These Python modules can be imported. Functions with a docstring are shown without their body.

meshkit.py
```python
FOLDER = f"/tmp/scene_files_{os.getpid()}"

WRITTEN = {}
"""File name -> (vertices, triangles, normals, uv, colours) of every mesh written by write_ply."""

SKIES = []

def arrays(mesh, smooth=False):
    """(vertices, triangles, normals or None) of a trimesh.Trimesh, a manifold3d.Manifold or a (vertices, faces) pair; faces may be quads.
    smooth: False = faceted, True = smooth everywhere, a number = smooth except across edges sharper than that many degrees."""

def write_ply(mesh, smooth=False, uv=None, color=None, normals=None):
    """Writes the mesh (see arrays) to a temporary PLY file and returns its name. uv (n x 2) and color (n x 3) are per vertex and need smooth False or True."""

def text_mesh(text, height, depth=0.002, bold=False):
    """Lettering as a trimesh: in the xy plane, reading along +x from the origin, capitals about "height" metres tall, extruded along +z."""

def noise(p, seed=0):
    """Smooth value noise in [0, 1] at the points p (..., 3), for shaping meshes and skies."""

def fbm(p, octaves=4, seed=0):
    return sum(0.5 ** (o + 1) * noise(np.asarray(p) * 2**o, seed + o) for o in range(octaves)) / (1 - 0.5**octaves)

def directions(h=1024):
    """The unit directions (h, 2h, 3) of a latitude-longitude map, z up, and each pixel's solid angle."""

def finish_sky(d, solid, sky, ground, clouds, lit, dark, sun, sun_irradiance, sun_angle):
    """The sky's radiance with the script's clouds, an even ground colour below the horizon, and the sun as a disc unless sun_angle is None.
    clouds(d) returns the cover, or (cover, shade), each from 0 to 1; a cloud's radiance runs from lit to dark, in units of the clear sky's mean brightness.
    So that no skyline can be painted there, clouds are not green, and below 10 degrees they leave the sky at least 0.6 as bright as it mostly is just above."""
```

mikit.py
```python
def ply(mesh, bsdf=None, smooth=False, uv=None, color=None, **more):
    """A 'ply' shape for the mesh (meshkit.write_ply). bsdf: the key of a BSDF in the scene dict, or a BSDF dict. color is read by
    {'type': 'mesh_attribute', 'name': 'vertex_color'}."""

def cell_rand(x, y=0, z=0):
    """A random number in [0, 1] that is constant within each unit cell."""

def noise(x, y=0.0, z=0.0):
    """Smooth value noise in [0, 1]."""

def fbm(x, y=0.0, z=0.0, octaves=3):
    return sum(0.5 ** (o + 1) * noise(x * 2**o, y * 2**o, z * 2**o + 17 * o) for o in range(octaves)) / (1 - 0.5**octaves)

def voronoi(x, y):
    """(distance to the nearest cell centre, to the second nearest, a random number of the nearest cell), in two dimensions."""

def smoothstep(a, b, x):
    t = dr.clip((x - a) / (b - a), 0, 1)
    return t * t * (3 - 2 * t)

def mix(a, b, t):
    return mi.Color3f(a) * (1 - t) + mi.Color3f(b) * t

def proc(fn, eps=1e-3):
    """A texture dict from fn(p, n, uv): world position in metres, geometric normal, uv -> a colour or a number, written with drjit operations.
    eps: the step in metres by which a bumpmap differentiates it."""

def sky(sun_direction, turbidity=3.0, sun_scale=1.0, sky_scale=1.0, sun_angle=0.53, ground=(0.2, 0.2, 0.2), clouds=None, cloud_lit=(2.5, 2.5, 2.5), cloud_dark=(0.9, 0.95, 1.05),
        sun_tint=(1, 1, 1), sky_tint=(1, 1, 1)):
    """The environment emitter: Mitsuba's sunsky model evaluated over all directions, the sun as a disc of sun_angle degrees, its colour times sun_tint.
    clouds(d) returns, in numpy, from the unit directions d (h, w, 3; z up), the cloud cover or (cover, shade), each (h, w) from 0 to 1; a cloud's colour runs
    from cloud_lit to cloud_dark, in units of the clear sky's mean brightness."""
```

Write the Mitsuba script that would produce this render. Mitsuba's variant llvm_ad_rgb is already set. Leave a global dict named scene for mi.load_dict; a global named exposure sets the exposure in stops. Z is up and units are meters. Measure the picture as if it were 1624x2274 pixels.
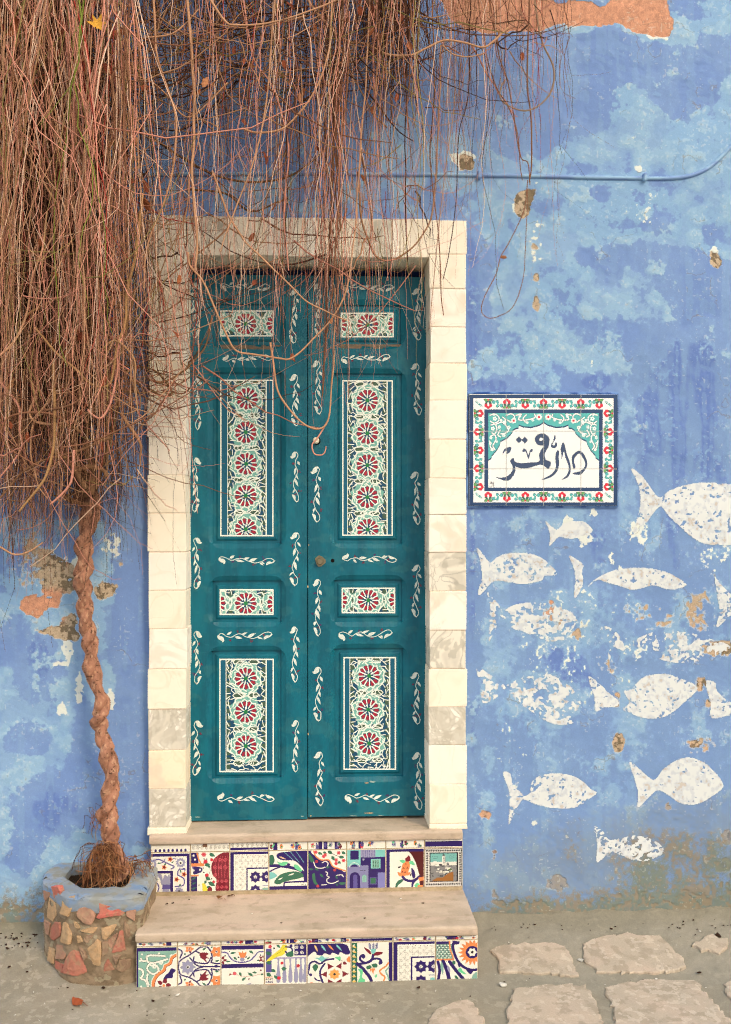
import math, random
import numpy as np
import trimesh
import shapely
from shapely.geometry import Polygon, LineString, Point, box as sbox
from shapely.ops import unary_union
from scipy.ndimage import gaussian_filter
import drjit as dr
import mitsuba as mi
import mikit, meshkit
from mikit import voronoi, cell_rand, smoothstep

scene, labels = {}, {}
T = mi.ScalarTransform4f
RNG = np.random.default_rng(7)
random.seed(7)

# ------------------------------------------------------------------ camera, sky, exposure
EYE = np.array([0.0, -4.0, 1.70])
YAW, FOCAL, CX, CY = math.radians(2.94), 2180.0, 812.0, 1137.0
FWD = np.array([math.sin(YAW), math.cos(YAW), 0.0])
RGT = np.array([math.cos(YAW), -math.sin(YAW), 0.0])
UP = np.array([0.0, 0.0, 1.0])
scene['camera'] = {'type': 'perspective', 'fov': 2 * math.degrees(math.atan(CX / FOCAL)), 'fov_axis': 'x', 'near_clip': 0.05, 'far_clip': 200.0,
                   'to_world': T().look_at(origin=EYE.tolist(), target=(EYE + FWD).tolist(), up=[0, 0, 1])}
exposure = 2.68
scene['sky'] = mikit.sky([0.50, -0.80, 0.62], turbidity=3, sun_scale=0.3, sun_angle=18, clouds=lambda d: 1.0, ground=(0.22, 0.21, 0.19),
                         cloud_lit=(2.5, 2.5, 2.55), cloud_dark=(0.9, 0.95, 1.05), sun_tint=(1.0, 0.99, 0.99))


# ------------------------------------------------------------------ measuring: a point of the survey picture (1624 x 2274) on an upright plane y = Y
def ray(px, py):
    return FWD * FOCAL + RGT * (px - CX) + UP * (CY - py)


def V(px, py, Y=0.0):
    d = ray(px, py)
    return EYE + d * ((Y - EYE[1]) / d[1])


def VA(pts, Y):
    pts = np.asarray(pts, float)
    d = FWD * FOCAL + (pts[:, :1] - CX) * RGT + (CY - pts[:, 1:2]) * UP
    return EYE + d * ((Y - EYE[1]) / d[:, 1:2])


def ground_z(x, y):
    t = np.clip((np.asarray(y) + 0.42) / 0.42, 0, 1)
    return -0.03 + 0.06 * t * t * (3 - 2 * t) + 0 * np.asarray(x)


def on_ground(px, py):
    d, z = ray(px, py), -0.03
    for _ in range(6):
        p = EYE + d * ((z - EYE[2]) / d[2])
        z = float(ground_z(p[0], p[1]))
    return p


# ------------------------------------------------------------------ small tools
def lin(r, g, b, k=0.86):
    c = np.array([r, g, b], float) / 255
    return np.where(c < 0.04045, c / 12.92, ((c + 0.055) / 1.055) ** 2.4) * k


def noise(x, y=0.0, z=0.0):
    if not isinstance(z, (int, float)): return mikit.noise(x, y, z)
    x, y = mi.Float(x), mi.Float(y)
    i, j = dr.floor(x), dr.floor(y)
    u, v = x - i, y - j
    u, v = u * u * (3 - 2 * u), v * v * (3 - 2 * v)
    k = float(round(z * 10))
    return dr.lerp(dr.lerp(cell_rand(i, j, k), cell_rand(i + 1, j, k), u), dr.lerp(cell_rand(i, j + 1, k), cell_rand(i + 1, j + 1, k), u), v)


def fbm(x, y=0.0, z=0.0, octaves=3):
    flat = isinstance(z, (int, float))
    return sum(0.5 ** (o + 1) * noise(x * 2 ** o, y * 2 ** o, z + 17 * o if flat else z * 2 ** o + 17 * o) for o in range(octaves)) / (1 - 0.5 ** octaves)


def mix(a, b, t):
    a, b = (mi.Color3f(*map(float, c)) if isinstance(c, (np.ndarray, tuple, list)) else c for c in (a, b))
    return a * (1 - t) + b * t


def key_for(name):
    if name not in scene:
        return name
    i = 1
    while f'{name}_{i:03d}' in scene:
        i += 1
    return f'{name}_{i:03d}'


def put(name, mesh, bsdf, label=None, cat=None, group=None, kind=None, **kw):
    key = key_for(name)
    scene[key] = mikit.ply(mesh, bsdf, **kw)
    tag(key, label, cat, group, kind)
    return key


def tag(key, label=None, cat=None, group=None, kind=None):
    d = {}
    if label: d['label'] = label
    if cat: d['category'] = cat
    if group: d['group'] = group
    if kind or cat: d['kind'] = kind or 'thing'
    if d: labels[key] = d


class MB:
    """collects triangles with a colour per vertex"""

    def __init__(self):
        self.v, self.f, self.c, self.n = [], [], [], 0

    def add(self, v, f, color=(0.5, 0.5, 0.5)):
        v = np.asarray(v, float)
        if len(v) == 0: return
        self.v.append(v)
        self.f.append(np.asarray(f, int) + self.n)
        c = np.asarray(color, float)
        self.c.append(np.broadcast_to(c, (len(v), 3)) if c.ndim == 1 else c)
        self.n += len(v)

    def mesh(self):
        return trimesh.Trimesh(np.vstack(self.v), np.vstack(self.f), process=False)

    def put(self, name, bsdf, *a, colors=True, **kw):
        if not self.v: return None
        m = self.mesh()
        return put(name, m, bsdf, *a, **({'color': np.vstack(self.c)} if colors else {}), **kw)


def polys(g):
    if g is None or g.is_empty: return []
    if g.geom_type == 'Polygon': return [g]
    if hasattr(g, 'geoms'): return [p for q in g.geoms for p in polys(q)]
    return []


def tri(poly):
    try:
        v, f = trimesh.creation.triangulate_polygon(poly, engine='earcut')
        return np.asarray(v), np.asarray(f)
    except Exception:
        return np.zeros((0, 2)), np.zeros((0, 3), int)


def sm(pts, closed=False, n=5):
    """a smooth curve through the points"""
    p = np.asarray(pts, float)
    if len(p) < 3: return p
    q = np.vstack([p[-1:], p, p[:2]]) if closed else np.vstack([2 * p[:1] - p[1:2], p, 2 * p[-1:] - p[-2:-1]])
    out = []
    t = np.linspace(0, 1, n, endpoint=False)[:, None]
    for i in range(1, len(q) - 2):
        a, b, c, d = q[i - 1], q[i], q[i + 1], q[i + 2]
        out.append(0.5 * (2 * b + (c - a) * t + (2 * a - 5 * b + 4 * c - d) * t ** 2 + (3 * b - a - 3 * c + d) * t ** 3))
    if not closed: out.append(p[-1:])
    return np.vstack(out)


class Paint:
    """flat print: shapes laid one over the other, flattened so that no two overlap"""

    def __init__(self):
        self.items = []

    def geom(self, col, g):
        if g is not None and not g.is_empty: self.items.append((tuple(col), g if g.is_valid else g.buffer(0)))

    def p(self, col, pts, smooth=False):
        self.geom(col, Polygon(sm(pts, True, 4) if smooth else pts))

    def s(self, col, w, pts, smooth=True):
        self.geom(col, LineString(sm(pts, False, 4) if smooth else pts).buffer(w / 2, quad_segs=2))

    def c(self, col, x, y, r, ry=None):
        a = np.arange(14) * 2 * math.pi / 14
        self.geom(col, Polygon(np.stack([x + r * np.cos(a), y + (ry or r) * np.sin(a)], 1)))

    def r(self, col, x0, y0, x1, y1):
        self.geom(col, sbox(min(x0, x1), min(y0, y1), max(x0, x1), max(y0, y1)))

    def leaf(self, col, x0, y0, x1, y1, w):
        d = np.array([x1 - x0, y1 - y0], float)
        nrm = np.array([-d[1], d[0]]) / (np.linalg.norm(d) + 1e-9) * w / 2
        a = np.array([x0, y0])
        self.p(col, [a, a + d * .3 + nrm * .9, a + d * .6 + nrm * .85, a + d, a + d * .6 - nrm * .85, a + d * .3 - nrm * .9])

    def flower(self, col, x, y, r, n, mid=None, rm=None, w=None, ph=0.0):
        for k in range(n):
            a = ph + k * 2 * math.pi / n
            self.leaf(col, x + .15 * r * math.cos(a), y + .15 * r * math.sin(a), x + r * math.cos(a), y + r * math.sin(a), w or 1.15 * math.pi * r / n * 1.2)
        if mid is not None: self.c(mid, x, y, rm or r * .28)

    def flat(self, clip=None):
        runs = []
        for col, g in self.items:
            if runs and runs[-1][0] == col: runs[-1][1].append(g)
            else: runs.append([col, [g]])
        out, cover = [], None
        for col, gs in reversed(runs):
            g = unary_union(gs)
            if clip is not None: g = g.intersection(clip)
            vis = g if cover is None else g.difference(cover)
            cover = g if cover is None else cover.union(g)
            out.append((col, vis))
        return out[::-1]

    def lay(self, mb, to3, clip=None, amin=0.0):
        for col, g in self.flat(clip):
            for q in polys(g):
                if q.area <= amin: continue
                v, f = tri(q)
                if len(v): mb.add(to3(v), f, col)


def chamfer_box(x0, x1, y0, y1, z0, z1, b=0.003, jit=0.0, rng=RNG):
    pts = []
    for sx in (0, 1):
        for sy in (0, 1):
            for sz in (0, 1):
                c = np.array([(x0, x1)[sx], (y0, y1)[sy], (z0, z1)[sz]], float) + rng.uniform(-jit, jit, 3)
                s = np.array([1 - 2 * sx, 1 - 2 * sy, 1 - 2 * sz]) * b
                for k in range(3):
                    q = c + s
                    q[k] = c[k]
                    pts.append(q)
    return trimesh.convex.convex_hull(np.array(pts))


def tube(points, radii, sides=6, cap=True):
    p = np.asarray(points, float)
    r = np.broadcast_to(np.asarray(radii, float), (len(p),))
    t = np.gradient(p, axis=0)
    t /= np.linalg.norm(t, axis=1, keepdims=True) + 1e-12
    a = np.zeros_like(t)
    ref = np.array([0, 1.0, 0]) if abs(t[0][1]) < 0.9 else np.array([1.0, 0, 0])
    a[0] = np.cross(t[0], ref)
    a[0] /= np.linalg.norm(a[0])
    for i in range(1, len(p)):
        q = a[i - 1] - t[i] * np.dot(a[i - 1], t[i])
        a[i] = q / (np.linalg.norm(q) + 1e-12)
    b = np.cross(t, a)
    ang = np.arange(sides) * 2 * math.pi / sides
    v = p[:, None] + r[:, None, None] * (np.cos(ang)[None, :, None] * a[:, None] + np.sin(ang)[None, :, None] * b[:, None])
    i, j = np.meshgrid(np.arange(len(p) - 1), np.arange(sides), indexing='ij')
    q = np.stack([i * sides + j, i * sides + (j + 1) % sides, (i + 1) * sides + (j + 1) % sides, (i + 1) * sides + j], -1).reshape(-1, 4)
    f = np.vstack([q[:, [0, 1, 2]], q[:, [0, 2, 3]]])
    v = v.reshape(-1, 3)
    if cap:
        n = len(v)
        v = np.vstack([v, p[:1], p[-1:]])
        k = np.arange(sides)
        e = (len(p) - 1) * sides
        f = np.vstack([f, np.stack([(k + 1) % sides, k, k * 0 + n], 1), np.stack([e + k, e + (k + 1) % sides, k * 0 + n + 1], 1)])
    return v, f


def iso_fill(X, Z, S):
    """triangles (x, z) of the region S >= 0 on a grid, cut along the contour"""
    ny, nx = S.shape
    idx = np.arange(ny * nx).reshape(ny, nx)
    a, b, c, d = idx[:-1, :-1].ravel(), idx[:-1, 1:].ravel(), idx[1:, 1:].ravel(), idx[1:, :-1].ravel()
    tr = np.vstack([np.stack([a, b, c], 1), np.stack([a, c, d], 1)])
    P, s = np.stack([X.ravel(), Z.ravel()], 1), S.ravel()
    ins = s[tr] >= 0
    cnt = ins.sum(1)
    vs, fs, n = [], [], 0

    def emit(*corner):
        nonlocal n
        k = len(corner[0])
        vs.append(np.stack(corner, 1).reshape(-1, 2))
        fs.append(n + np.arange(3 * k).reshape(-1, 3))
        n += 3 * k

    def cut(i, j):
        t = (s[i] / (s[i] - s[j]))[:, None]
        return P[i] + (P[j] - P[i]) * t

    t3 = tr[cnt == 3]
    if len(t3): emit(P[t3[:, 0]], P[t3[:, 1]], P[t3[:, 2]])
    for want in (1, 2):
        t_ = tr[cnt == want]
        if not len(t_): continue
        odd = np.argmax(ins[cnt == want] == (want == 1), axis=1)
        r = np.arange(len(t_))
        o, p, q = t_[r, odd], t_[r, (odd + 1) % 3], t_[r, (odd + 2) % 3]
        if want == 1: emit(P[o], cut(o, p), cut(o, q))
        else:
            m1, m2 = cut(o, p), cut(o, q)
            emit(m1, P[p], P[q])
            emit(m1, P[q], m2)
    if not vs: return np.zeros((0, 2)), np.zeros((0, 3), int)
    return np.vstack(vs), np.vstack(fs)


# colours of vertices
def vcol(rough=0.6, spec=0.4, kind='principled'):
    if kind == 'diffuse':
        return {'type': 'twosided', 'b': {'type': 'diffuse', 'reflectance': {'type': 'mesh_attribute', 'name': 'vertex_color'}}}
    return {'type': 'twosided', 'b': {'type': 'principled', 'base_color': {'type': 'mesh_attribute', 'name': 'vertex_color'}, 'roughness': rough, 'specular': spec}}


scene['paint_matt'] = vcol(0.55, 0.4)
scene['glaze'] = vcol(0.14, 0.5)
scene['fibre'] = vcol(kind='diffuse')


def pr(base, rough=0.7, spec=0.3, **kw):
    b = {'type': 'principled', 'base_color': base if isinstance(base, dict) else {'type': 'rgb', 'value': list(map(float, base))}, 'roughness': rough, 'specular': spec}
    b.update(kw)
    return b


def two(b):
    return {'type': 'twosided', 'b': b}


def bumped(b, fn, scale=1.0, eps=1e-3):
    return {'type': 'twosided', 'b': {'type': 'bumpmap', 'arbitrary': mikit.proc(fn, eps), 'scale': scale, 'bsdf': b}}

# ------------------------------------------------------------------ the house wall
GX0, GZ0, GRES = -1.60, -0.10, 0.01
GNX, GNZ = 370, 410
_gx, _gz = np.meshgrid(GX0 + (np.arange(GNX) + .5) * GRES, GZ0 + (np.arange(GNZ) + .5) * GRES)


def wall_xz(pts):
    return VA(pts, 0.0)[:, [0, 2]]


def paint_field(base, entries, blur=2.0):
    """where a coat of paint is missing: polygons ('p', pts, value) and ellipses ('e', cx, cy, rx, ry, value), in survey-picture px on the wall"""
    f = np.full((GNZ, GNX), float(base))
    for e in entries:
        if e[0] == 'p':
            f[shapely.contains_xy(Polygon(wall_xz(e[1])).buffer(0), _gx, _gz)] = e[2]
        else:
            _, cx, cy, rx, ry, val = e
            c = wall_xz([[cx, cy]])[0]
            d = ((_gx - c[0]) / (rx / 545)) ** 2 + ((_gz - c[1]) / (ry / 545)) ** 2
            w = np.clip(1.5 - d, 0, 1)
            f = f * (1 - w) + val * w
    return gaussian_filter(f, blur)


z6f = lambda a: [(1038.9 + .3603 * x, 1141.6 + .3603 * y) for x, y in a]
z7f = lambda a: [(1038.9 + .3603 * x, 1427.0 + .3603 * y) for x, y in a]
LIGHT = paint_field(0.18, [
    ('p', [(1034, 1140), (1624, 1140), (1624, 1900), (1034, 1900)], .30),
    ('p', [(-60, 1150), (230, 1150), (262, 1300), (240, 1440), (262, 1530), (190, 1600), (215, 1760), (150, 1990), (120, 2120), (-60, 2120)], .66),
    ('p', [(120, 2120), (60, 1880), (150, 1840), (330, 1880), (330, 2120)], .62),
    ('e', 30, 1560, 90, 130, .8), ('e', 130, 1340, 110, 90, .85), ('e', 120, 1690, 70, 110, .85), ('e', 20, 1800, 30, 240, .75), ('e', 85, 1480, 60, 90, .25),
    ('e', 60, 1640, 55, 45, .12), ('e', 205, 1700, 50, 130, .08), ('e', 110, 1780, 95, 70, .12), ('e', 60, 1880, 45, 60, .15), ('e', 30, 1420, 40, 60, .3),
    ('p', [(847, 280), (867, 255), (942, 250), (962, 300), (1012, 295), (1062, 310), (1097, 345), (1122, 355), (1207, 345), (1247, 300), (1332, 295), (1344, 280), (1344, 230), (1372, 185),
           (1422, 185), (1442, 220), (1477, 260), (1522, 270), (1552, 245), (1587, 215), (1624, 150), (1760, 140), (1760, 620), (1560, 560), (1420, 530), (1330, 590), (1330, 700), (1230, 740), (1090, 700),
           (1100, 560), (1036, 470), (470, 478), (470, 400), (840, 400)], .72),
    ('p', [(1495, 15), (1560, 0), (1760, -100), (1760, 80), (1560, 70), (1535, 100), (1490, 98), (1440, 90), (1380, 62), (1260, 72), (1060, 80), (1240, 48), (1420, 40)], .8),
    ('e', 1525, 20, 28, 24, .2), ('e', 1590, 30, 40, 40, .75),
    ('e', 1325, 428, 22, 12, .1), ('e', 1460, 500, 36, 22, .12), ('e', 1580, 515, 22, 14, .15), ('e', 1215, 455, 40, 16, .5), ('e', 1500, 610, 70, 60, .22), ('e', 1400, 610, 60, 50, .3),
    ('e', 1300, 372, 45, 6, .3), ('e', 1195, 372, 12, 10, .3), ('e', 1380, 560, 60, 22, .2), ('e', 1300, 570, 30, 20, .25), ('e', 1240, 590, 30, 26, .6),
    ('e', 700, 430, 60, 30, .3), ('e', 560, 440, 50, 30, .6), ('e', 950, 440, 60, 24, .25), ('e', 1010, 455, 30, 14, .15),
    ('p', [(1090, 700), (1240, 690), (1380, 700), (1400, 790), (1410, 880), (1420, 1110), (1390, 1200), (1040, 1190), (1040, 1130), (1372, 1130), (1372, 870), (1040, 880), (1040, 800), (1120, 720)], .58),
    ('e', 1110, 855, 60, 16, .1), ('e', 1325, 848, 48, 20, .05), ('e', 1265, 850, 14, 34, .3), ('e', 1210, 780, 60, 40, .66),
    ('p', [(1250, 690), (1420, 560), (1500, 700), (1400, 760), (1300, 780)], .5),
    ('e', 1180, 1165, 150, 35, .52), ('e', 1440, 1165, 25, 60, .75), ('e', 1270, 1150, 30, 30, .7),
    ('p', [(1180, 1330), (1300, 1290), (1420, 1310), (1540, 1330), (1600, 1300), (1624, 1420), (1560, 1460), (1440, 1420), (1360, 1480), (1260, 1450), (1200, 1420)], .6),
    ('p', [(1060, 1500), (1130, 1480), (1290, 1520), (1290, 1600), (1180, 1660), (1110, 1610), (1065, 1580)], .58),
    ('e', 1390, 1580, 40, 90, .62), ('e', 1330, 1700, 40, 60, .6), ('e', 1085, 1740, 30, 120, .6), ('e', 1200, 1400, 70, 40, .6), ('e', 1110, 1440, 50, 40, .55),
    ('e', 1150, 1350, 30, 28, .1), ('e', 1375, 1740, 30, 60, .55), ('e', 1130, 1880, 80, 30, .5), ('e', 1550, 1620, 30, 30, .5), ('e', 1060, 1700, 20, 200, .4),
    ('p', z6f([(200, 620), (280, 565), (440, 545), (600, 585), (670, 640), (560, 785), (400, 750), (270, 695)]), .72), ('p', z7f([(235, 275), (300, 235), (430, 190), (590, 240), (695, 360), (690, 470), (580, 508), (430, 450), (310, 370)]), .74), ('p', z6f([(140, 300), (330, 238), (480, 285), (550, 360), (380, 428), (190, 410)]), .5),
    ('e', 1560, 1000, 60, 120, .12), ('e', 1470, 950, 50, 120, .05), ('e', 1120, 1960, 60, 40, .6), ('e', 1260, 1990, 90, 40, .55), ('e', 1450, 1960, 120, 40, .5),
], 1.6)
DENSE = paint_field(0.0, [('p', [(1440, 800), (1500, 740), (1590, 760), (1620, 1080), (1500, 1060), (1430, 980)], .62), ('p', [(1375, 880), (1440, 860), (1460, 1060), (1385, 1090)], .5), ('p', [(1180, 1430), (1290, 1430), (1330, 1530), (1240, 1520)], .8),
                          ('e', 1325, 848, 46, 20, 1.0), ('e', 1105, 856, 60, 14, .9), ('e', 1500, 1180, 30, 120, .6), ('e', 1325, 1210, 30, 60, .5), ('p', [(1035, 1120), (1060, 1120), (1075, 1700), (1035, 1700)], .6),
                          ('e', 1155, 1350, 25, 22, .9), ('e', 90, 1460, 40, 60, .5), ('e', 120, 1800, 60, 60, .6), ('p', [(1036, 520), (1060, 520), (1062, 880), (1036, 880)], .8)], 2.0)
BARE = paint_field(0.0, [
    ('p', [(960, -40), (1000, 40), (1030, 60), (991, 55), (1072, 70), (1192, 70), (1247, 50), (1332, 60), (1377, 52), (1412, 70), (1452, 80), (1489, 80), (1494, 50), (1479, 0), (1479, -60), (1360, -60), (1357, 2),
           (1337, 17), (1307, 0), (1240, 5), (1100, -60)], 1.0),
    ('p', [(1018, 352), (1030, 342), (1048, 346), (1056, 360), (1050, 380), (1020, 381)], 1.0),
    ('p', [(1146, 432), (1165, 420), (1186, 418), (1196, 428), (1184, 440), (1182, 460), (1172, 480), (1152, 488), (1144, 470)], 1.0), ('e', 1134, 486, 4, 6, .9),
    ('p', [(1576, 550), (1590, 562), (1606, 572), (1600, 595), (1588, 600), (1578, 580)], .9), ('e', 1190, 672, 7, 22, .95), ('e', 1192, 615, 9, 12, .9), ('e', 1187, 548, 8, 8, .8), ('e', 1185, 735, 4, 6, .8),
    ('p', [(40, 1250), (100, 1215), (165, 1250), (175, 1310), (120, 1330), (90, 1320), (95, 1280), (40, 1290)], .72), ('p', [(45, 1330), (75, 1320), (110, 1330), (112, 1345), (85, 1375), (45, 1355)], 1.0), ('e', 123, 1335, 12, 16, .85),
    ('p', [(210, 1305), (235, 1288), (268, 1300), (255, 1320), (225, 1335), (208, 1330)], .75), ('p', [(70, 1400), (120, 1390), (170, 1350), (178, 1420), (150, 1425), (110, 1415)], .72), ('e', 170, 1412, 12, 14, .85),
    ('e', 243, 1476, 6, 6, .7), ('e', 149, 1562, 8, 10, .6), ('e', 270, 1252, 9, 7, .7), ('e', 60, 1240, 40, 70, .5),
    ('e', 1283, 1407, 10, 16, .7), ('e', 1225, 1340, 12, 12, .6), ('e', 1375, 1650, 14, 24, .9), ('e', 1605, 1440, 50, 20, .66), ('e', 1330, 1465, 20, 12, .6), ('e', 1369, 1555, 14, 26, .6), ('e', 1385, 1350, 16, 20, .47),
    ('e', 1340, 1480, 40, 20, .42), ('e', 1450, 1370, 60, 40, .40), ('e', 1560, 1370, 40, 60, .42), ('e', 1240, 1370, 50, 30, .38), ('e', 1560, 1660, 40, 26, .44), ('e', 1510, 1690, 20, 10, .6), ('e', 1485, 1790, 10, 20, .6),
    ('e', 1080, 1810, 16, 10, .8), ('e', 1100, 1895, 10, 18, .7), ('e', 1103, 1745, 6, 14, .7), ('e', 1200, 1310, 30, 16, .4), ('e', 1560, 1520, 18, 18, .7), ('e', 1615, 1860, 14, 20, .8), ('e', 1098, 1990, 14, 22, .55),
    ('e', 1575, 1560, 8, 16, .7), ('e', 1545, 1655, 14, 14, .7), ('e', 1150, 2010, 90, 14, .55), ('e', 1240, 1965, 30, 20, .6), ('e', 1460, 2000, 200, 26, .5), ('e', 1610, 1950, 30, 60, .6), ('e', 60, 2020, 70, 20, .5),
], 0.8)
RED = paint_field(0.0, [('p', [(900, -80), (1560, -80), (1560, 110), (900, 110)], 1.0), ('p', [(20, 1305), (150, 1305), (150, 1390), (20, 1390)], .85), ('e', 1225, 1340, 60, 40, .6), ('e', 1245, 1465, 20, 12, .6),
                        ('p', [(1180, 1380), (1624, 1290), (1624, 1800), (1300, 1800)], .35), ('p', [(1040, 1760), (1130, 1760), (1130, 1920), (1040, 1920)], .5)], 3.0)
WHITE = paint_field(0.0, [
    ('p', [(1000, 342), (1030, 338), (1054, 336), (1056, 350), (1050, 378), (1012, 380), (1012, 362), (1002, 360)], 1.0), ('e', 1419, 376, 9, 8, 1.0), ('e', 1405, 305, 3, 14, .9), ('e', 1143, 460, 7, 12, .9), ('e', 1190, 408, 5, 8, .9),
    ('e', 1434, 290, 3, 3, .9), ('p', [(1420, 72), (1490, 82), (1478, 90), (1440, 84)], .95), ('e', 1315, 806, 9, 8, .8), ('e', 1588, 555, 12, 14, .7), ('e', 1595, 600, 10, 10, .6), ('e', 1000, 190, 4, 10, .6),
    ('e', 150, 1255, 40, 22, .62), ('e', 120, 1260, 30, 50, .55), ('e', 245, 1555, 10, 26, .9), ('e', 137, 1475, 22, 6, .85), ('e', 150, 1440, 14, 26, .7), ('e', 175, 1530, 10, 40, .8), ('e', 135, 1575, 14, 18, .8), ('e', 175, 1555, 8, 12, .8),
    ('e', 1440, 455, 60, 60, .30), ('e', 1195, 560, 20, 90, .38), ('e', 245, 1210, 30, 30, .5),
    ('e', 1420, 1180, 26, 40, .5), ('e', 1260, 1160, 16, 14, .8), ('e', 1320, 1140, 12, 12, .8), ('e', 1300, 1195, 20, 26, .6), ('e', 1370, 1270, 16, 20, .6), ('e', 1360, 1240, 10, 20, .6),
    ('e', 1300, 1420, 200, 150, .31), ('e', 1130, 1700, 50, 130, .30), ('e', 1185, 1835, 12, 14, .6), ('e', 1260, 1860, 10, 10, .5), ('e', 1590, 1230, 40, 80, .36), ('e', 330, 1900, 10, 10, .3),
], 0.8)
GRIME = paint_field(0.0, [('p', [(1030, 1995), (1100, 2000), (1200, 1985), (1330, 1975), (1460, 1950), (1580, 1900), (1760, 1870), (1760, 2200), (1030, 2200)], .62),
                          ('p', [(1030, 2030), (1130, 2015), (1300, 2005), (1480, 1995), (1760, 1960), (1760, 2200), (1030, 2200)], .95),
                          ('p', [(-200, 2010), (60, 2000), (100, 1960), (100, 2200), (-200, 2200)], .7), ('p', [(-200, 2050), (100, 2050), (100, 2200), (-200, 2200)], .95), ('e', 1500, 1905, 150, 70, .55), ('e', 1270, 1890, 20, 60, .45)], 4.0)
DAMP = paint_field(0.0, [('p', [(1035, 1880), (1220, 1830), (1420, 1780), (1760, 1740), (1760, 2200), (1035, 2200)], .8), ('p', [(-200, 1980), (120, 1940), (120, 2200), (-200, 2200)], .6)], 9.0)
SOFT = paint_field(0.0, [('p', [(1030, 1120), (1380, 1120), (1380, 700), (1760, 900), (1760, 2200), (1030, 2200)], 1.0), ('p', [(-200, 1500), (330, 1500), (330, 2200), (-200, 2200)], .1)], 8.0)
_TAB = {k: mi.Float(np.ascontiguousarray(v.ravel(), np.float32)) for k, v in dict(light=LIGHT, dense=DENSE, bare=BARE, red=RED, white=WHITE, grime=GRIME, damp=DAMP, soft=SOFT).items()}


def look_up(names, p):
    fx, fz = dr.clip((p.x - GX0) / GRES - .5, 0, GNX - 1.001), dr.clip((p.z - GZ0) / GRES - .5, 0, GNZ - 1.001)
    ix, iz = mi.UInt32(dr.floor(fx)), mi.UInt32(dr.floor(fz))
    tx, tz = fx - mi.Float(ix), fz - mi.Float(iz)
    i = iz * GNX + ix
    out = []
    for nme in names:
        g = lambda k: dr.gather(mi.Float, _TAB[nme], k)
        out.append(dr.lerp(dr.lerp(g(i), g(i + 1), tx), dr.lerp(g(i + GNX), g(i + GNX + 1), tx), tz))
    return out


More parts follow.
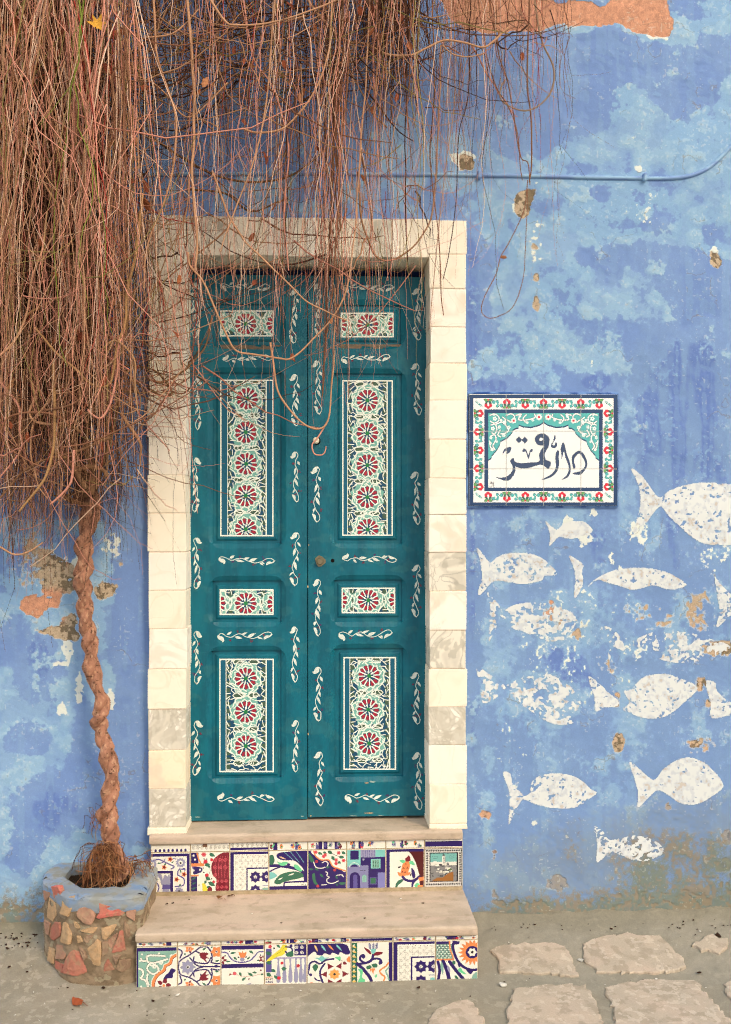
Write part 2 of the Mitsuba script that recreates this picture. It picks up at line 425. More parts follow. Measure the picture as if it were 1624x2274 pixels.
C_DEEP, C_DEEP2, C_DENSE = lin(114, 145, 200), lin(122, 153, 203), lin(92, 119, 187)
C_LIGHT, C_LIGHT2, C_PALE = lin(134, 173, 211), lin(144, 181, 213), lin(164, 196, 217)
C_PLAST, C_TERRA, C_TAN, C_WHITE = lin(126, 112, 90), lin(200, 146, 118), lin(180, 162, 138), lin(226, 232, 222)
C_GREY, C_MOSS, C_MUD = lin(122, 138, 156), lin(118, 128, 114), lin(138, 129, 110)


def wall_color(p, n, uv):
    li, de, ba, re, wh, gr, da, so = look_up(('light', 'dense', 'bare', 'red', 'white', 'grime', 'damp', 'soft'), p)
    x, z = p.x, p.z
    big = fbm(x * 5, z * 5, 1.5, 3) - .5
    mid = fbm(x * 17, z * 17, 3.1, 4) - .5
    fine = fbm(x * 70, z * 70, 7.7, 3) - .5
    grain = noise(x * 330, z * 330, 2.2) - .5
    drip = fbm(x * 34, z * 3.0, 5.5, 3) - .5
    rag = mid * .85 + fine * .34 + big * .5
    deep = mix(C_DEEP, C_DEEP2, smoothstep(-.12, .12, big + mid * .6))
    deep = mix(deep, lin(120, 152, 194), smoothstep(.2, .9, so + big * .8 + mid * .4) * .55)      # an older, greyer coat on the lower wall
    deep = mix(deep, C_DENSE, smoothstep(.35, .65, de + drip * .8 + mid * .7) * .75)
    deep = mix(deep, C_LIGHT, smoothstep(.21, .24, fine * .8 + mid * .6 + big * .4) * .4)
    light = mix(C_LIGHT, C_LIGHT2, smoothstep(-.08, .08, mid + fine * .3 + big))
    light = mix(light, C_PALE, smoothstep(.16, .2, fine * .5 + mid) * .5)
    light = mix(light, C_DEEP2, smoothstep(.10, .16, big * .8 - mid + fine * .3) * .4)
    wd = .045 + so * .08          # chalky brushed edges low on the wall, crisp flaked ones elsewhere
    c = mix(deep, light, smoothstep(.5 - wd, .5 + wd, li + rag + so * (drip * .5 + fine * .25)) * (1 - so * .25))
    half = smoothstep(.39, .42, li + rag) * (1 - smoothstep(.455, .545, li + rag))
    c = mix(c, C_DEEP2, half * .5)
    brush = fbm(x * 9 + z * 2, z * 55 + x * 20, 12., 3) - .5
    c = mix(c, C_LIGHT2, smoothstep(.06, .2, drip + brush * .5) * .22)
    c = mix(c, C_DEEP, smoothstep(.08, .2, brush) * .18)
    w = smoothstep(.47, .52, wh + fine * .75 + mid * .35)
    c = mix(c, C_WHITE, w * .9)
    b = smoothstep(.47, .53, ba + mid * .65 + fine * .6)
    rim = smoothstep(.40, .44, ba + mid * .65 + fine * .6) * (1 - b)
    plaster = mix(mix(C_PLAST, C_TAN, smoothstep(-.05, .1, mid + fine)), C_TERRA, smoothstep(.3, .75, re + fine * .3))
    plaster *= 1 + (fine * .5 + grain * .25)
    c = mix(c, C_WHITE, rim * .35)
    c = mix(c, plaster, b)
    # stains at the foot of the wall: patches of grey and green mould, then mud
    st = smoothstep(.25, .85, da + mid * .5 + fine * .5 + grain * .2)
    c = mix(c, C_GREY, st * .62)
    st2 = smoothstep(.22, .66, gr + mid * .6 + fine * .6 + grain * .25)
    c = mix(c, mix(C_MOSS, C_MUD, smoothstep(-.10, .12, big + fine)), st2 * .88)
    rot = smoothstep(.74, .80, gr * .55 + fine * 1.0 + mid * .9) * smoothstep(.2, .5, gr)
    c = mix(c, lin(128, 112, 78), rot * .5)
    st3 = smoothstep(.86, .98, gr + mid * .5 + fine * .6)
    c = mix(c, C_MUD, st3 * .9)
    crack = (1 - smoothstep(.0, .006, dr.abs(big * .7 + mid * .18 + .035))) * smoothstep(.0, .1, mid)
    c = mix(c, C_PLAST, crack * .45)
    speck = smoothstep(.40, .42, noise(x * 120, z * 120, 9.) - .5 + mid * .4) * .2
    c = mix(c, C_WHITE, speck)
    return c * (1 + grain * .08 + fine * .08)


def wall_relief(p, n, uv):
    li, ba, wh = look_up(('light', 'bare', 'white'), p)
    x, z = p.x, p.z
    mid = fbm(x * 17, z * 17, 3.1, 3) - .5
    fine = fbm(x * 70, z * 70, 7.7, 3) - .5
    h = fine * .0026 + (noise(x * 240, z * 240) - .5) * .0006 + mid * .0064
    h -= .0010 * smoothstep(.44, .56, li + mid + fine * .55)
    h -= .0030 * smoothstep(.44, .56, ba + mid * .65 + fine * .6)
    return h


scene['wall_paint'] = bumped(pr(mikit.proc(wall_color), 0.75, 0.25), wall_relief, 1.0, 2e-3)


def wall_y(x, z):
    x, z = np.asarray(x, float), np.asarray(z, float)
    p = np.stack([x * 2.2, z * 2.2, 0 * x + .3], -1)
    return 0.020 * (meshkit.noise(p, 3) - .5) + .010 * (meshkit.noise(p * 2.7, 5) - .5)


# measures of the doorway (picture px turned to metres)
YM, YD = -0.05, 0.10            # faces of the marble surround and of the door
POST_L = (V(329, 1100, YM)[0], V(413, 1100, YM)[0])
POST_R = (V(954, 1100, YM)[0], V(1036.5, 1100, YM)[0])
LINTEL_Z = (V(690, 570, YM)[2], V(690, 481, YM)[2])
POST_BOT = V(700, 1846, YM)[2]

_xs = np.unique(np.round(np.concatenate([np.linspace(-6, -1.7, 12), np.arange(-1.7, 2.12, .02), np.linspace(2.12, 7, 14)]), 4))
_zs = np.unique(np.round(np.concatenate([np.arange(-.14, 4.1, .02), np.linspace(4.1, 6.4, 10)]), 4))
_X, _Z = np.meshgrid(_xs, _zs)
_Y = wall_y(_X, _Z)
_id = np.arange(_X.size).reshape(_X.shape)
hx0, hx1, hz0, hz1 = POST_L[0] + .05, POST_R[1] - .05, .1, LINTEL_Z[1] - .05
_cx, _cz = (_X[:-1, :-1] + _X[1:, 1:]) / 2, (_Z[:-1, :-1] + _Z[1:, 1:]) / 2
_keep = ~((_cx > hx0) & (_cx < hx1) & (_cz > hz0) & (_cz < hz1))
_q = np.stack([_id[:-1, :-1], _id[:-1, 1:], _id[1:, 1:], _id[1:, :-1]], -1)[_keep]
_v = np.stack([_X, _Y, _Z], -1).reshape(-1, 3)
_f = np.vstack([_q[:, [0, 1, 2]], _q[:, [0, 2, 3]]])
# the dark passage behind the door
_r = trimesh.creation.box([hx1 - hx0 + .12, .5, hz1 - hz0 + .3])
_r.apply_translation([(hx0 + hx1) / 2, .28, (hz0 + hz1) / 2])
_r.update_faces(_r.face_normals[:, 1] > -.5)
_tp = trimesh.creation.box([13.0, .5, .1])
_tp.apply_translation([.5, .27, 6.45])
wall_mesh = trimesh.util.concatenate([trimesh.Trimesh(_v, _f, process=False), _r, _tp])
WALL = put('house_wall', wall_mesh, 'wall_paint', 'weathered blue painted plaster wall with flaking patches around the doorway', 'wall', smooth=60)

# ------------------------------------------------------------------ fish painted on the wall
z6 = lambda a: [(1038.9 + .3603 * x, 1141.6 + .3603 * y) for x, y in a]
z7 = lambda a: [(1038.9 + .3603 * x, 1427.0 + .3603 * y) for x, y in a]
z4 = lambda a: [(996.1 + .3866 * x, 799.1 + .3866 * y) for x, y in a]
FISH = [  # outlines, share of paint left, label
    ([z6([(478, 45), (510, 70), (548, 95), (590, 62), (640, 45), (700, 42), (740, 62), (768, 92), (766, 108), (730, 130), (660, 150), (600, 148), (560, 140), (505, 198), (510, 150), (505, 110)])], .97, 'small nearly whole white fish just under the tiled name sign'),
    ([z6([(55, 205), (90, 240), (140, 300), (180, 268), (240, 245), (330, 238), (410, 250), (480, 285), (550, 360), (530, 378), (480, 378), (455, 410), (380, 428), (310, 430), (250, 420), (190, 410), (140, 430), (100, 480), (65, 500), (75, 440), (90, 390), (80, 300)])], .78, 'flaked white fish beside the marble, upper one of the left column'),
    ([z6([(625, 255), (680, 285), (715, 315), (705, 350), (712, 400), (705, 450), (660, 520), (658, 460), (665, 400), (650, 320)]), z6([(740, 450), (790, 400), (880, 355), (980, 335), (1080, 332), (1180, 345), (1260, 375), (1350, 435), (1260, 465), (1200, 455), (1150, 440), (1080, 455), (1010, 465), (930, 440), (850, 420), (800, 405)])], .88, 'white fish reduced to its tail and arched back'),
    ([z6([(120, 480), (170, 530), (210, 590), (170, 600), (180, 650), (170, 720), (110, 820), (135, 740), (135, 650), (140, 560)]), z6([(200, 620), (280, 565), (360, 548), (440, 545), (520, 555), (600, 585), (670, 635), (665, 680), (620, 760), (560, 785), (480, 780), (400, 750), (330, 725), (270, 695), (240, 650)])], .56, 'badly speckled white fish below the upper left one, tail sharp'),
    ([z4([(1050, 622), (1110, 665), (1160, 730), (1215, 790), (1280, 745), (1380, 715), (1480, 705), (1560, 708), (1640, 720), (1760, 770), (1880, 880), (1760, 1000), (1640, 1060), (1560, 1062), (1480, 1058), (1400, 1020), (1320, 950), (1260, 890), (1215, 840), (1150, 920), (1065, 995), (1080, 930), (1105, 830), (1100, 760), (1080, 690)])], .84, 'largest white fish right of the tiled name sign'),
    ([z6([(1520, 385), (1552, 430), (1640, 500), (1720, 430), (1860, 480), (1900, 560), (1760, 640), (1640, 610), (1535, 700), (1548, 600), (1530, 480)])], .72, 'crumbling fish tail at the right edge below the largest fish'),
    ([z6([(835, 672), (880, 700), (930, 745), (985, 850), (930, 830), (900, 830), (875, 915), (870, 830), (860, 740)]), z6([(1010, 795), (1070, 755), (1180, 720), (1300, 725), (1400, 740), (1500, 770), (1620, 815), (1560, 860), (1450, 900), (1330, 920), (1220, 905), (1150, 880), (1060, 830)])], .42, 'mostly worn away fish with only fragments of white left'),
    ([z7([(55, 140), (110, 180), (190, 235), (235, 275), (215, 310), (170, 345), (100, 375), (80, 310), (70, 240)]), z7([(235, 275), (300, 235), (370, 200), (430, 190), (510, 198), (590, 240), (660, 300), (695, 360), (710, 420), (690, 470), (640, 500), (580, 508), (500, 490), (430, 450), (370, 410), (310, 370), (270, 320)])], .46, 'rounded fish worn to white flecks, lowest of the left column of three'),
    ([z7([(745, 210), (810, 250), (870, 310), (930, 360), (920, 395), (850, 400), (790, 425), (785, 340)]), z7([(965, 300), (1010, 290), (1070, 225), (1130, 200), (1220, 195), (1310, 220), (1420, 280), (1340, 370), (1270, 430), (1200, 465), (1130, 472), (1050, 455), (960, 415), (1000, 370)])], .85, 'white lens shaped fish with a flaked separate tail'),
    ([z7([(1470, 240), (1530, 250), (1540, 300), (1630, 370), (1700, 320), (1850, 330), (1950, 400), (1800, 470), (1680, 440), (1505, 465), (1500, 380)])], .86, 'white fish tail at the right edge level with the lens shaped fish'),
    ([z7([(1000, 735), (1060, 780), (1150, 850), (1210, 780), (1290, 725), (1360, 708), (1430, 725), (1500, 775), (1575, 880), (1500, 950), (1440, 985), (1380, 1000), (1300, 985), (1230, 935), (1170, 915), (1120, 960), (1052, 1022), (1055, 940), (1035, 850)])], .94, 'best kept large white fish low on the right'),
    ([z7([(220, 805), (265, 810), (280, 880), (330, 925), (350, 950), (385, 930), (400, 860), (460, 820), (540, 808), (620, 815), (700, 850), (760, 905), (800, 930), (750, 970), (680, 1015), (600, 1025), (500, 1020), (420, 1000), (350, 970), (325, 990), (290, 1060), (255, 1125), (262, 1000), (255, 910)])], .80, 'greyed fish with a pale body low beside the doorway'),
    ([z7([(780, 1135), (835, 1165), (870, 1215), (930, 1210), (1000, 1195), (1080, 1198), (1160, 1225), (1215, 1285), (1150, 1335), (1070, 1350), (1000, 1335), (920, 1300), (870, 1300), (795, 1355), (800, 1240)])], .68, 'faded lowest fish near the foot of the wall'),
]


def fish_color(p, n, uv):
    fine = fbm(p.x * 60, p.z * 60, 4.4, 3)
    g = noise(p.x * 300, p.z * 300, 8.)
    c = mix(lin(218, 224, 224), lin(202, 210, 216), smoothstep(.45, .62, fine))
    return mix(c, lin(196, 180, 160), smoothstep(.74, .78, fine + g * .08) * .6)


scene['white_limewash'] = two(pr(mikit.proc(fish_color), .8, .2))
for i, (outl, keep, lab) in enumerate(FISH):
    mb = MB()
    for o in outl:
        w = Polygon(wall_xz(sm(o, True, 4))).buffer(0)
        x0, z0, x1, z1 = w.bounds
        X, Z = np.meshgrid(np.arange(x0 - .01, min(x1, 2.1) + .012, .0032), np.arange(z0 - .01, z1 + .012, .0032))
        ins = shapely.contains_xy(w, X, Z)
        from scipy.ndimage import distance_transform_edt as edt
        sd = np.where(ins, edt(ins), -edt(~ins)) * .0032 - np.where(ins, .0016, -.0016)
        q = np.stack([X * 95, Z * 110, 0 * X + i * 3.7], -1)
        nz = meshkit.fbm(q, 3, 11 + i)
        nz2 = meshkit.fbm(q * np.array([.36, .36, 1]), 3, 40 + i)
        big = meshkit.fbm(q * np.array([.11, .11, 1]), 2, 70 + i)
        val = .40 * nz + (.25 if keep > .75 else .42) * nz2 + (.05 if keep > .75 else .22) * big
        thr = np.quantile(val[ins], (1 - keep) * (.62 if keep > .75 else .95)) if ins.any() else .5
        s = np.minimum(sd + .003 * (nz2 - .5), (val - thr) * .06)
        v2, f2 = iso_fill(X, Z, s)
        if len(v2): mb.add(np.stack([v2[:, 0], wall_y(v2[:, 0], v2[:, 1]) - .0015, v2[:, 1]], 1), f2)
    mb.put('house_wall__painted_fish', 'white_limewash', lab, colors=False)

# ------------------------------------------------------------------ cable pipe painted over with the wall
PIPE = [(300, 388), (470, 386), (700, 386), (930, 388), (1100, 390), (1300, 394), (1440, 397), (1500, 396), (1540, 389), (1575, 372), (1605, 345), (1640, 308), (1700, 240), (1760, 170)]
scene['pipe_paint'] = two(pr(mikit.proc(lambda p, n, uv: mix(C_DEEP2, C_LIGHT2, smoothstep(.36, .6, fbm(p.x * 9, p.z * 30, 2., 3)))), .6, .3))
pp = sm([tuple(a) for a in PIPE], False, 6)
P3 = VA(pp, 0.0)
P3[:, 1] = wall_y(P3[:, 0], P3[:, 2]) - .003
PIPE_KEY = put('cable_pipe', tube(P3, .0078, 10), 'pipe_paint', 'thin pipe painted blue running along the wall above the doorway', 'pipe', smooth=40)
for cxp, cyp in ((1064, 390), (1430, 396), (600, 386)):
    c = V(cxp, cyp)
    y0 = float(wall_y(c[0], c[2]))
    put('cable_pipe__clip', chamfer_box(c[0] - .008, c[0] + .008, y0 - .022, y0 + .01, c[2] - .017, c[2] + .017, .004), 'pipe_paint')

# ------------------------------------------------------------------ marble surround of the doorway, block by block
MARBLES = dict(cream=((246, 238, 218), (228, 214, 188)), pale=((246, 240, 226), (232, 222, 202)), warm=((246, 232, 204), (238, 208, 172)), pink=((248, 242, 228), (232, 204, 184)), grey=((232, 226, 210), (176, 172, 158)), breccia=((218, 212, 196), (160, 152, 134)))
MKIND = {k: i for i, k in enumerate(MARBLES)}


def marble_color(p, n, uv):
    """six kinds of marble; which one is told by the hundreds of u, the rest of uv is the place in the stone"""
    which = dr.floor(uv.x / 100)
    u, v = uv.x - which * 100, uv.y
    base, vein = mi.Color3f(0), mi.Color3f(0)
    for k, (b, w) in enumerate(MARBLES.values()):
        on = dr.abs(which - k) < .5
        base = dr.select(on, mi.Color3f(*map(float, lin(*b))), base)
        vein = dr.select(on, mi.Color3f(*map(float, lin(*w))), vein)
    is_ = lambda *ks: dr.select(sum([dr.select(dr.abs(which - MKIND[k]) < .5, mi.Float(1), mi.Float(0)) for k in ks]) > .5, mi.Float(1), mi.Float(0))
    wx, wz = fbm(u * 6, v * 6, 1., 2) - .5, fbm(u * 6, v * 6, 9., 2) - .5
    cloud = fbm(u * 14 + wx * 3, v * 14 + wz * 3, 3., 3)
    ridge = dr.abs(fbm(u * 9 + wx * 4, v * 9 - u * 5 + wz * 4, 5., 3) - .5)
    c = mix(base, vein, smoothstep(.55, .78, cloud) * .45)
    c = mix(c, vein, (1 - smoothstep(.0, .035, ridge)) * (.35 + .3 * is_('grey')))
    d1, d2, w = voronoi(u * 44 + wx * 14, v * 44 + wz * 14)
    lump = smoothstep(.0, .45, d2 - d1)
    br = mix(lin(204, 198, 182), mix(lin(212, 207, 192), lin(240, 236, 224), smoothstep(.5, .8, w)), lump * smoothstep(.25, .4, w))
    br = mix(br, lin(184, 178, 160), smoothstep(.5, .62, fbm(u * 26 + wx * 6, v * 26, 6., 3)) * .5)
    br = mix(br, lin(214, 210, 196), smoothstep(.52, .66, fbm(u * 60, v * 60, 4., 2)) * .5)
    c = mix(c, br, is_('breccia') * smoothstep(.30, .42, cloud))
    c = mix(c, lin(176, 172, 156), is_('grey') * smoothstep(.5, .62, fbm(u * 30 + wx * 5, v * 22, 2., 3)) * .6)
    c = mix(c, lin(242, 214, 192), is_('pink', 'warm') * smoothstep(.54, .76, fbm(u * 8 + wx * 3, v * 13, 8., 3)) * .7)
    return c * (1 + (noise(u * 160, v * 160) - .5) * .03)


scene['marble'] = bumped(pr(mikit.proc(marble_color), .38, .4), lambda p, n, uv: fbm(uv.x * 40, uv.y * 40, 1., 2) * .0016, 1.0, 2e-3)
scene['mortar'] = two(pr(mikit.proc(lambda p, n, uv: mix(lin(226, 206, 182), lin(196, 172, 146), fbm(p.x * 50, p.z * 50, p.y * 50, 3))), .9, .1))

tag('marble_surround', 'cream marble surround of blocks framing the blue door', 'door surround')
Z = lambda py, px=690: float(V(px, py, YM)[2])
NOTE = {'breccia': 'grey brecciated block', 'grey': 'grey veined block', 'warm': 'peach stained block', 'pink': 'pink banded block'}


def block(x0, x1, z0, z1, mat, y1=.175, dy=0.0, name='marble_surround__marble_block'):
    m = chamfer_box(x0, x1, YM + dy, y1, z0 + .0008, z1 - .0008, .0024, .0016)
    off = RNG.uniform(0, 40, 2)
    m.unmerge_vertices()
    uv = np.stack([m.vertices[:, 0] + m.vertices[:, 1] * .8 + off[0] + 5 + 100 * MKIND[mat], m.vertices[:, 2] + off[1]], 1)
    return put(name, m, 'marble', uv=uv)


LJ = [543, 629, 715, 801, 885, 971, 1055, 1139.6, 1225.8, 1310.8, 1396.5, 1486, 1575, 1667, 1752, 1838]
LM = ['pale', 'cream', 'pale', 'cream', 'pale', 'pale', 'cream', 'cream', 'pale', 'cream', 'pink', 'cream', 'breccia', 'warm', 'breccia']
RJ = [564, 640, 725, 806, 889, 975.6, 1062, 1143, 1226.7, 1313, 1400, 1485, 1570, 1655, 1742, 1829]
RM = ['cream', 'pink', 'pale', 'cream', 'pale', 'cream', 'pale', 'pink', 'grey', 'pink', 'grey', 'cream', 'breccia', 'pale', 'cream']
for J, M, (x0, x1), pxm in ((LJ, LM, POST_L, 370), (RJ, RM, POST_R, 995)):
    for k, m in enumerate(M):
        e = RNG.uniform(-.0035, .0035, 4)
        block(x0 + e[0], x1 + e[1], Z(J[k + 1], pxm), Z(J[k], pxm), m, dy=e[2] * .6)
    zb = Z(J[-1], pxm)
    block(x0 - .003, x1 + .002, Z(1855 if pxm < 600 else 1841, pxm), zb, 'cream', dy=-.004)
block(POST_L[0], POST_L[1], Z(543, 370), LINTEL_Z[1], 'pale')
block(POST_R[0] - .001, POST_R[1], Z(564, 995), LINTEL_Z[1] - .004, 'cream')
LX = [POST_L[1] + .0008] + [V(a, 520, YM)[0] for a in (505, 592, 640, 679, 708, 790, 871, 888)] + [POST_R[0] - .0025]
for k in range(len(LX) - 1):
    e = RNG.uniform(-.002, .002, 3)
    block(LX[k] + .0006, LX[k + 1] - .0006, LINTEL_Z[0] + e[0], LINTEL_Z[1] + e[1] - .002, ['grey', 'cream', 'pale', 'cream', 'pale', 'cream', 'grey', 'pale', 'cream'][k], dy=e[2])
mb = []
for x0, x1, z0, z1 in ((POST_L[0] + .004, POST_L[1] - .004, POST_BOT + .01, LINTEL_Z[1] - .006), (POST_R[0] + .004, POST_R[1] - .004, POST_BOT + .02, LINTEL_Z[1] - .008), (POST_L[1] + .004, POST_R[0] - .004, LINTEL_Z[0] + .004, LINTEL_Z[1] - .007)):
    b = trimesh.creation.box([x1 - x0, .215, z1 - z0])
    b.apply_translation([(x0 + x1) / 2, YM + .0035 + .1075, (z0 + z1) / 2])
    mb.append(b)
put('marble_surround__mortar', trimesh.util.concatenate(mb), 'mortar')

# ------------------------------------------------------------------ the double door
TEAL, TEAL2 = lin(0, 92, 112, .92), lin(8, 104, 126, .92)


def teal_color(p, n, uv):
    g = fbm(p.x * 26, p.z * 7, 2., 4)
    s = fbm(p.x * 60, p.z * 60, 5., 3)
    c = mix(lin(0, 92, 112), lin(0, 105, 125), smoothstep(.3, .7, g))
    c = mix(c, lin(40, 126, 136), smoothstep(.72, .76, s) * .2)
    low = smoothstep(.60, .66, fbm(p.x * 18, p.z * 24, 8., 4) + .22 * smoothstep(.62, .40, p.z))
    c = mix(c, lin(60, 122, 124), low * .22)
    return c * (1 + (noise(p.x * 420, p.z * 60) - .5) * .10)


scene['teal_paint'] = bumped(pr(mikit.proc(teal_color), .45, .3), lambda p, n, uv: fbm(p.x * 190, p.z * 22, 1., 3) * .0011 + noise(p.x * 60, p.z * 60) * .0006, 1.0, 1e-3)
scene['dark_gap'] = two(pr(lin(22, 22, 22), .9, .1))


def dust_color(p, n, uv):
    a = fbm(p.x * 45, p.z * 90, 3., 4)
    return mix(mix(lin(118, 104, 88), lin(92, 96, 90), smoothstep(.4, .7, a)), lin(4, 92, 110), smoothstep(.60, .66, fbm(p.x * 30, p.z * 60, 6., 3)))


scene['dusty_paint'] = two(pr(mikit.proc(dust_color), .9, .1))
tag('double_door', 'teal wooden double door painted with white sprigs and star patterns', 'door')
DREC, DFIELD, CH = .020, .011, .0205   # depth of panels and of their raised fields, width of the stopped chamfers (m)
DZ = lambda py: float(V(690, py, YD)[2])


def dxz(px, py):
    q = V(px, py, YD)
    return q[0], q[2]


LEAVES = [dict(x=(403, 682.6), bot=1819, holes=[((472, 673, 625, 765), (489, 689, 608, 747)), ((472, 826, 625, 1207), (489, 843, 607.6, 1191)), ((472, 1290, 625, 1381), (488, 1308, 608, 1366)), ((470, 1446, 625, 1728), (487, 1463, 608.6, 1715))]),
          dict(x=(684.6, 958), bot=1815, holes=[((743, 675, 891, 764), (757, 694, 875, 749)), ((743, 828, 893, 1207), (760, 844, 873, 1190)), ((743, 1288, 894, 1381), (759, 1305, 878, 1362)), ((743, 1441, 896, 1725), (763, 1459, 880, 1710))])]


def door_leaf(d, first):
    xl, xr = dxz(d['x'][0], 1137)[0], dxz(d['x'][1], 1137)[0]
    zt, zb = DZ(612), DZ(d['bot'])
    leaf = key_for('double_door__leaf')
    front, holes, chf, dust = MB(), [], MB(), MB()
    panels = MB()
    for hi, (h, fld) in enumerate(d['holes']):
        x0, z1 = dxz(h[0], h[1])
        x1, z0 = dxz(h[2], h[3])
        cor = [(x0, z0), (x1, z0), (x1, z1), (x0, z1)]
        outer = []
        sides = []
        for k in range(4):
            a, b = np.array(cor[k]), np.array(cor[(k + 1) % 4])
            L = np.linalg.norm(b - a)
            nrm = np.array([(b - a)[1], -(b - a)[0]]) / L
            t = np.concatenate([[0], np.linspace(.004, .05, 6), [L * .5], L - np.linspace(.05, .004, 6), [L]])
            e = np.minimum(t, L - t)
            c = CH * np.sqrt(np.clip(e / .045, 0, 1) * (2 - np.clip(e / .045, 0, 1)))
            c = np.clip(c, .0008, CH)
            inner = a + (b - a) / L * t[:, None]
            outc = inner + nrm * c[:, None]
            sides.append((inner, outc, c * .55))
            outer.append(outc[:-1])
        holes.append(np.vstack(outer))
        for k, (inner, outc, dep) in enumerate(sides):
            n = len(inner)
            o3 = np.stack([outc[:, 0], np.full(n, YD), outc[:, 1]], 1)
            i3 = np.stack([inner[:, 0], YD + dep, inner[:, 1]], 1)
            r3 = np.stack([inner[:, 0], np.full(n, YD + DREC), inner[:, 1]], 1)
            i = np.arange(n - 1)
            f = np.vstack([np.stack([i, i + 1, i + 1 + n], 1), np.stack([i, i + 1 + n, i + n], 1)])
            (dust if (k == 0 and hi == 0) else chf).add(np.vstack([o3, i3]), f)
            chf.add(np.vstack([i3, r3]), f)
        # the panel with its raised field
        fx0, fz1 = dxz(fld[0] - 5, fld[1] - 5)
        fx1, fz0 = dxz(fld[2] + 5, fld[3] + 5)
        bv = .007
        rings = [((x0, z0, x1, z1), YD + DREC), ((fx0 - bv, fz0 - bv, fx1 + bv, fz1 + bv), YD + DREC), ((fx0 - bv, fz0 - bv, fx1 + bv, fz1 + bv), YD + DREC - .004), ((fx0, fz0, fx1, fz1), YD + DFIELD)]
        vs = np.array([[(a[0], y, a[1]), (a[2], y, a[1]), (a[2], y, a[3]), (a[0], y, a[3])] for a, y in rings]).reshape(-1, 3)
        fs = [[r * 4 + k, r * 4 + (k + 1) % 4, r * 4 + 4 + (k + 1) % 4, r * 4 + 4 + k] for r in range(3) for k in range(4)] + [[12, 13, 14, 15]]
        fs = np.array(fs)
        pm = MB()
        pm.add(vs, np.vstack([fs[:, [0, 1, 2]], fs[:, [0, 2, 3]]]))
        panels.add(pm.v[0], pm.f[0])
        pm.put(leaf + '__panel', 'teal_paint', colors=False)
        # dust lying on the top of the field
        if hi in (0, 1):
            dq = chamfer_box(fx0 + .002, fx1 - .002, YD + DFIELD - .004, YD + DFIELD + .001, fz1 - .0035, fz1 + .0005, .001)
    face = Polygon([(xl, zb), (xr, zb), (xr, zt), (xl, zt)], holes)
    v, f = tri(face)
    front.add(np.stack([v[:, 0], np.full(len(v), YD), v[:, 1]], 1), f)
    rim = [(xl, zb), (xr, zb), (xr, zt), (xl, zt)]
    for k in range(4):
        a, b = rim[k], rim[(k + 1) % 4]
        front.add([(a[0], YD, a[1]), (b[0], YD, b[1]), (b[0], YD + .04, b[1]), (a[0], YD + .04, a[1])], [[0, 1, 2], [0, 2, 3]])
    for a, b in zip(chf.v, chf.f): pass
    mesh = trimesh.util.concatenate([front.mesh(), chf.mesh()])
    put(leaf, mesh, 'teal_paint', smooth=False)
    if dust.v: dust.put(leaf + '__dusty_ledge', 'dusty_paint', 'narrow chamfer under the top panel grey with dust', colors=False)
    return leaf, (xl, xr, zb, zt)


LEAF1, _ = door_leaf(LEAVES[0], True)
LEAF2, _ = door_leaf(LEAVES[1], False)

# --- painted star panels
P_WHITE, P_RED, P_GREEN, P_AQUA, P_NAVY, P_OLIVE, P_BLUE = lin(234, 240, 230), lin(160, 32, 54), lin(20, 124, 66), lin(120, 180, 168), lin(14, 72, 104), lin(66, 92, 74), lin(0, 92, 120)


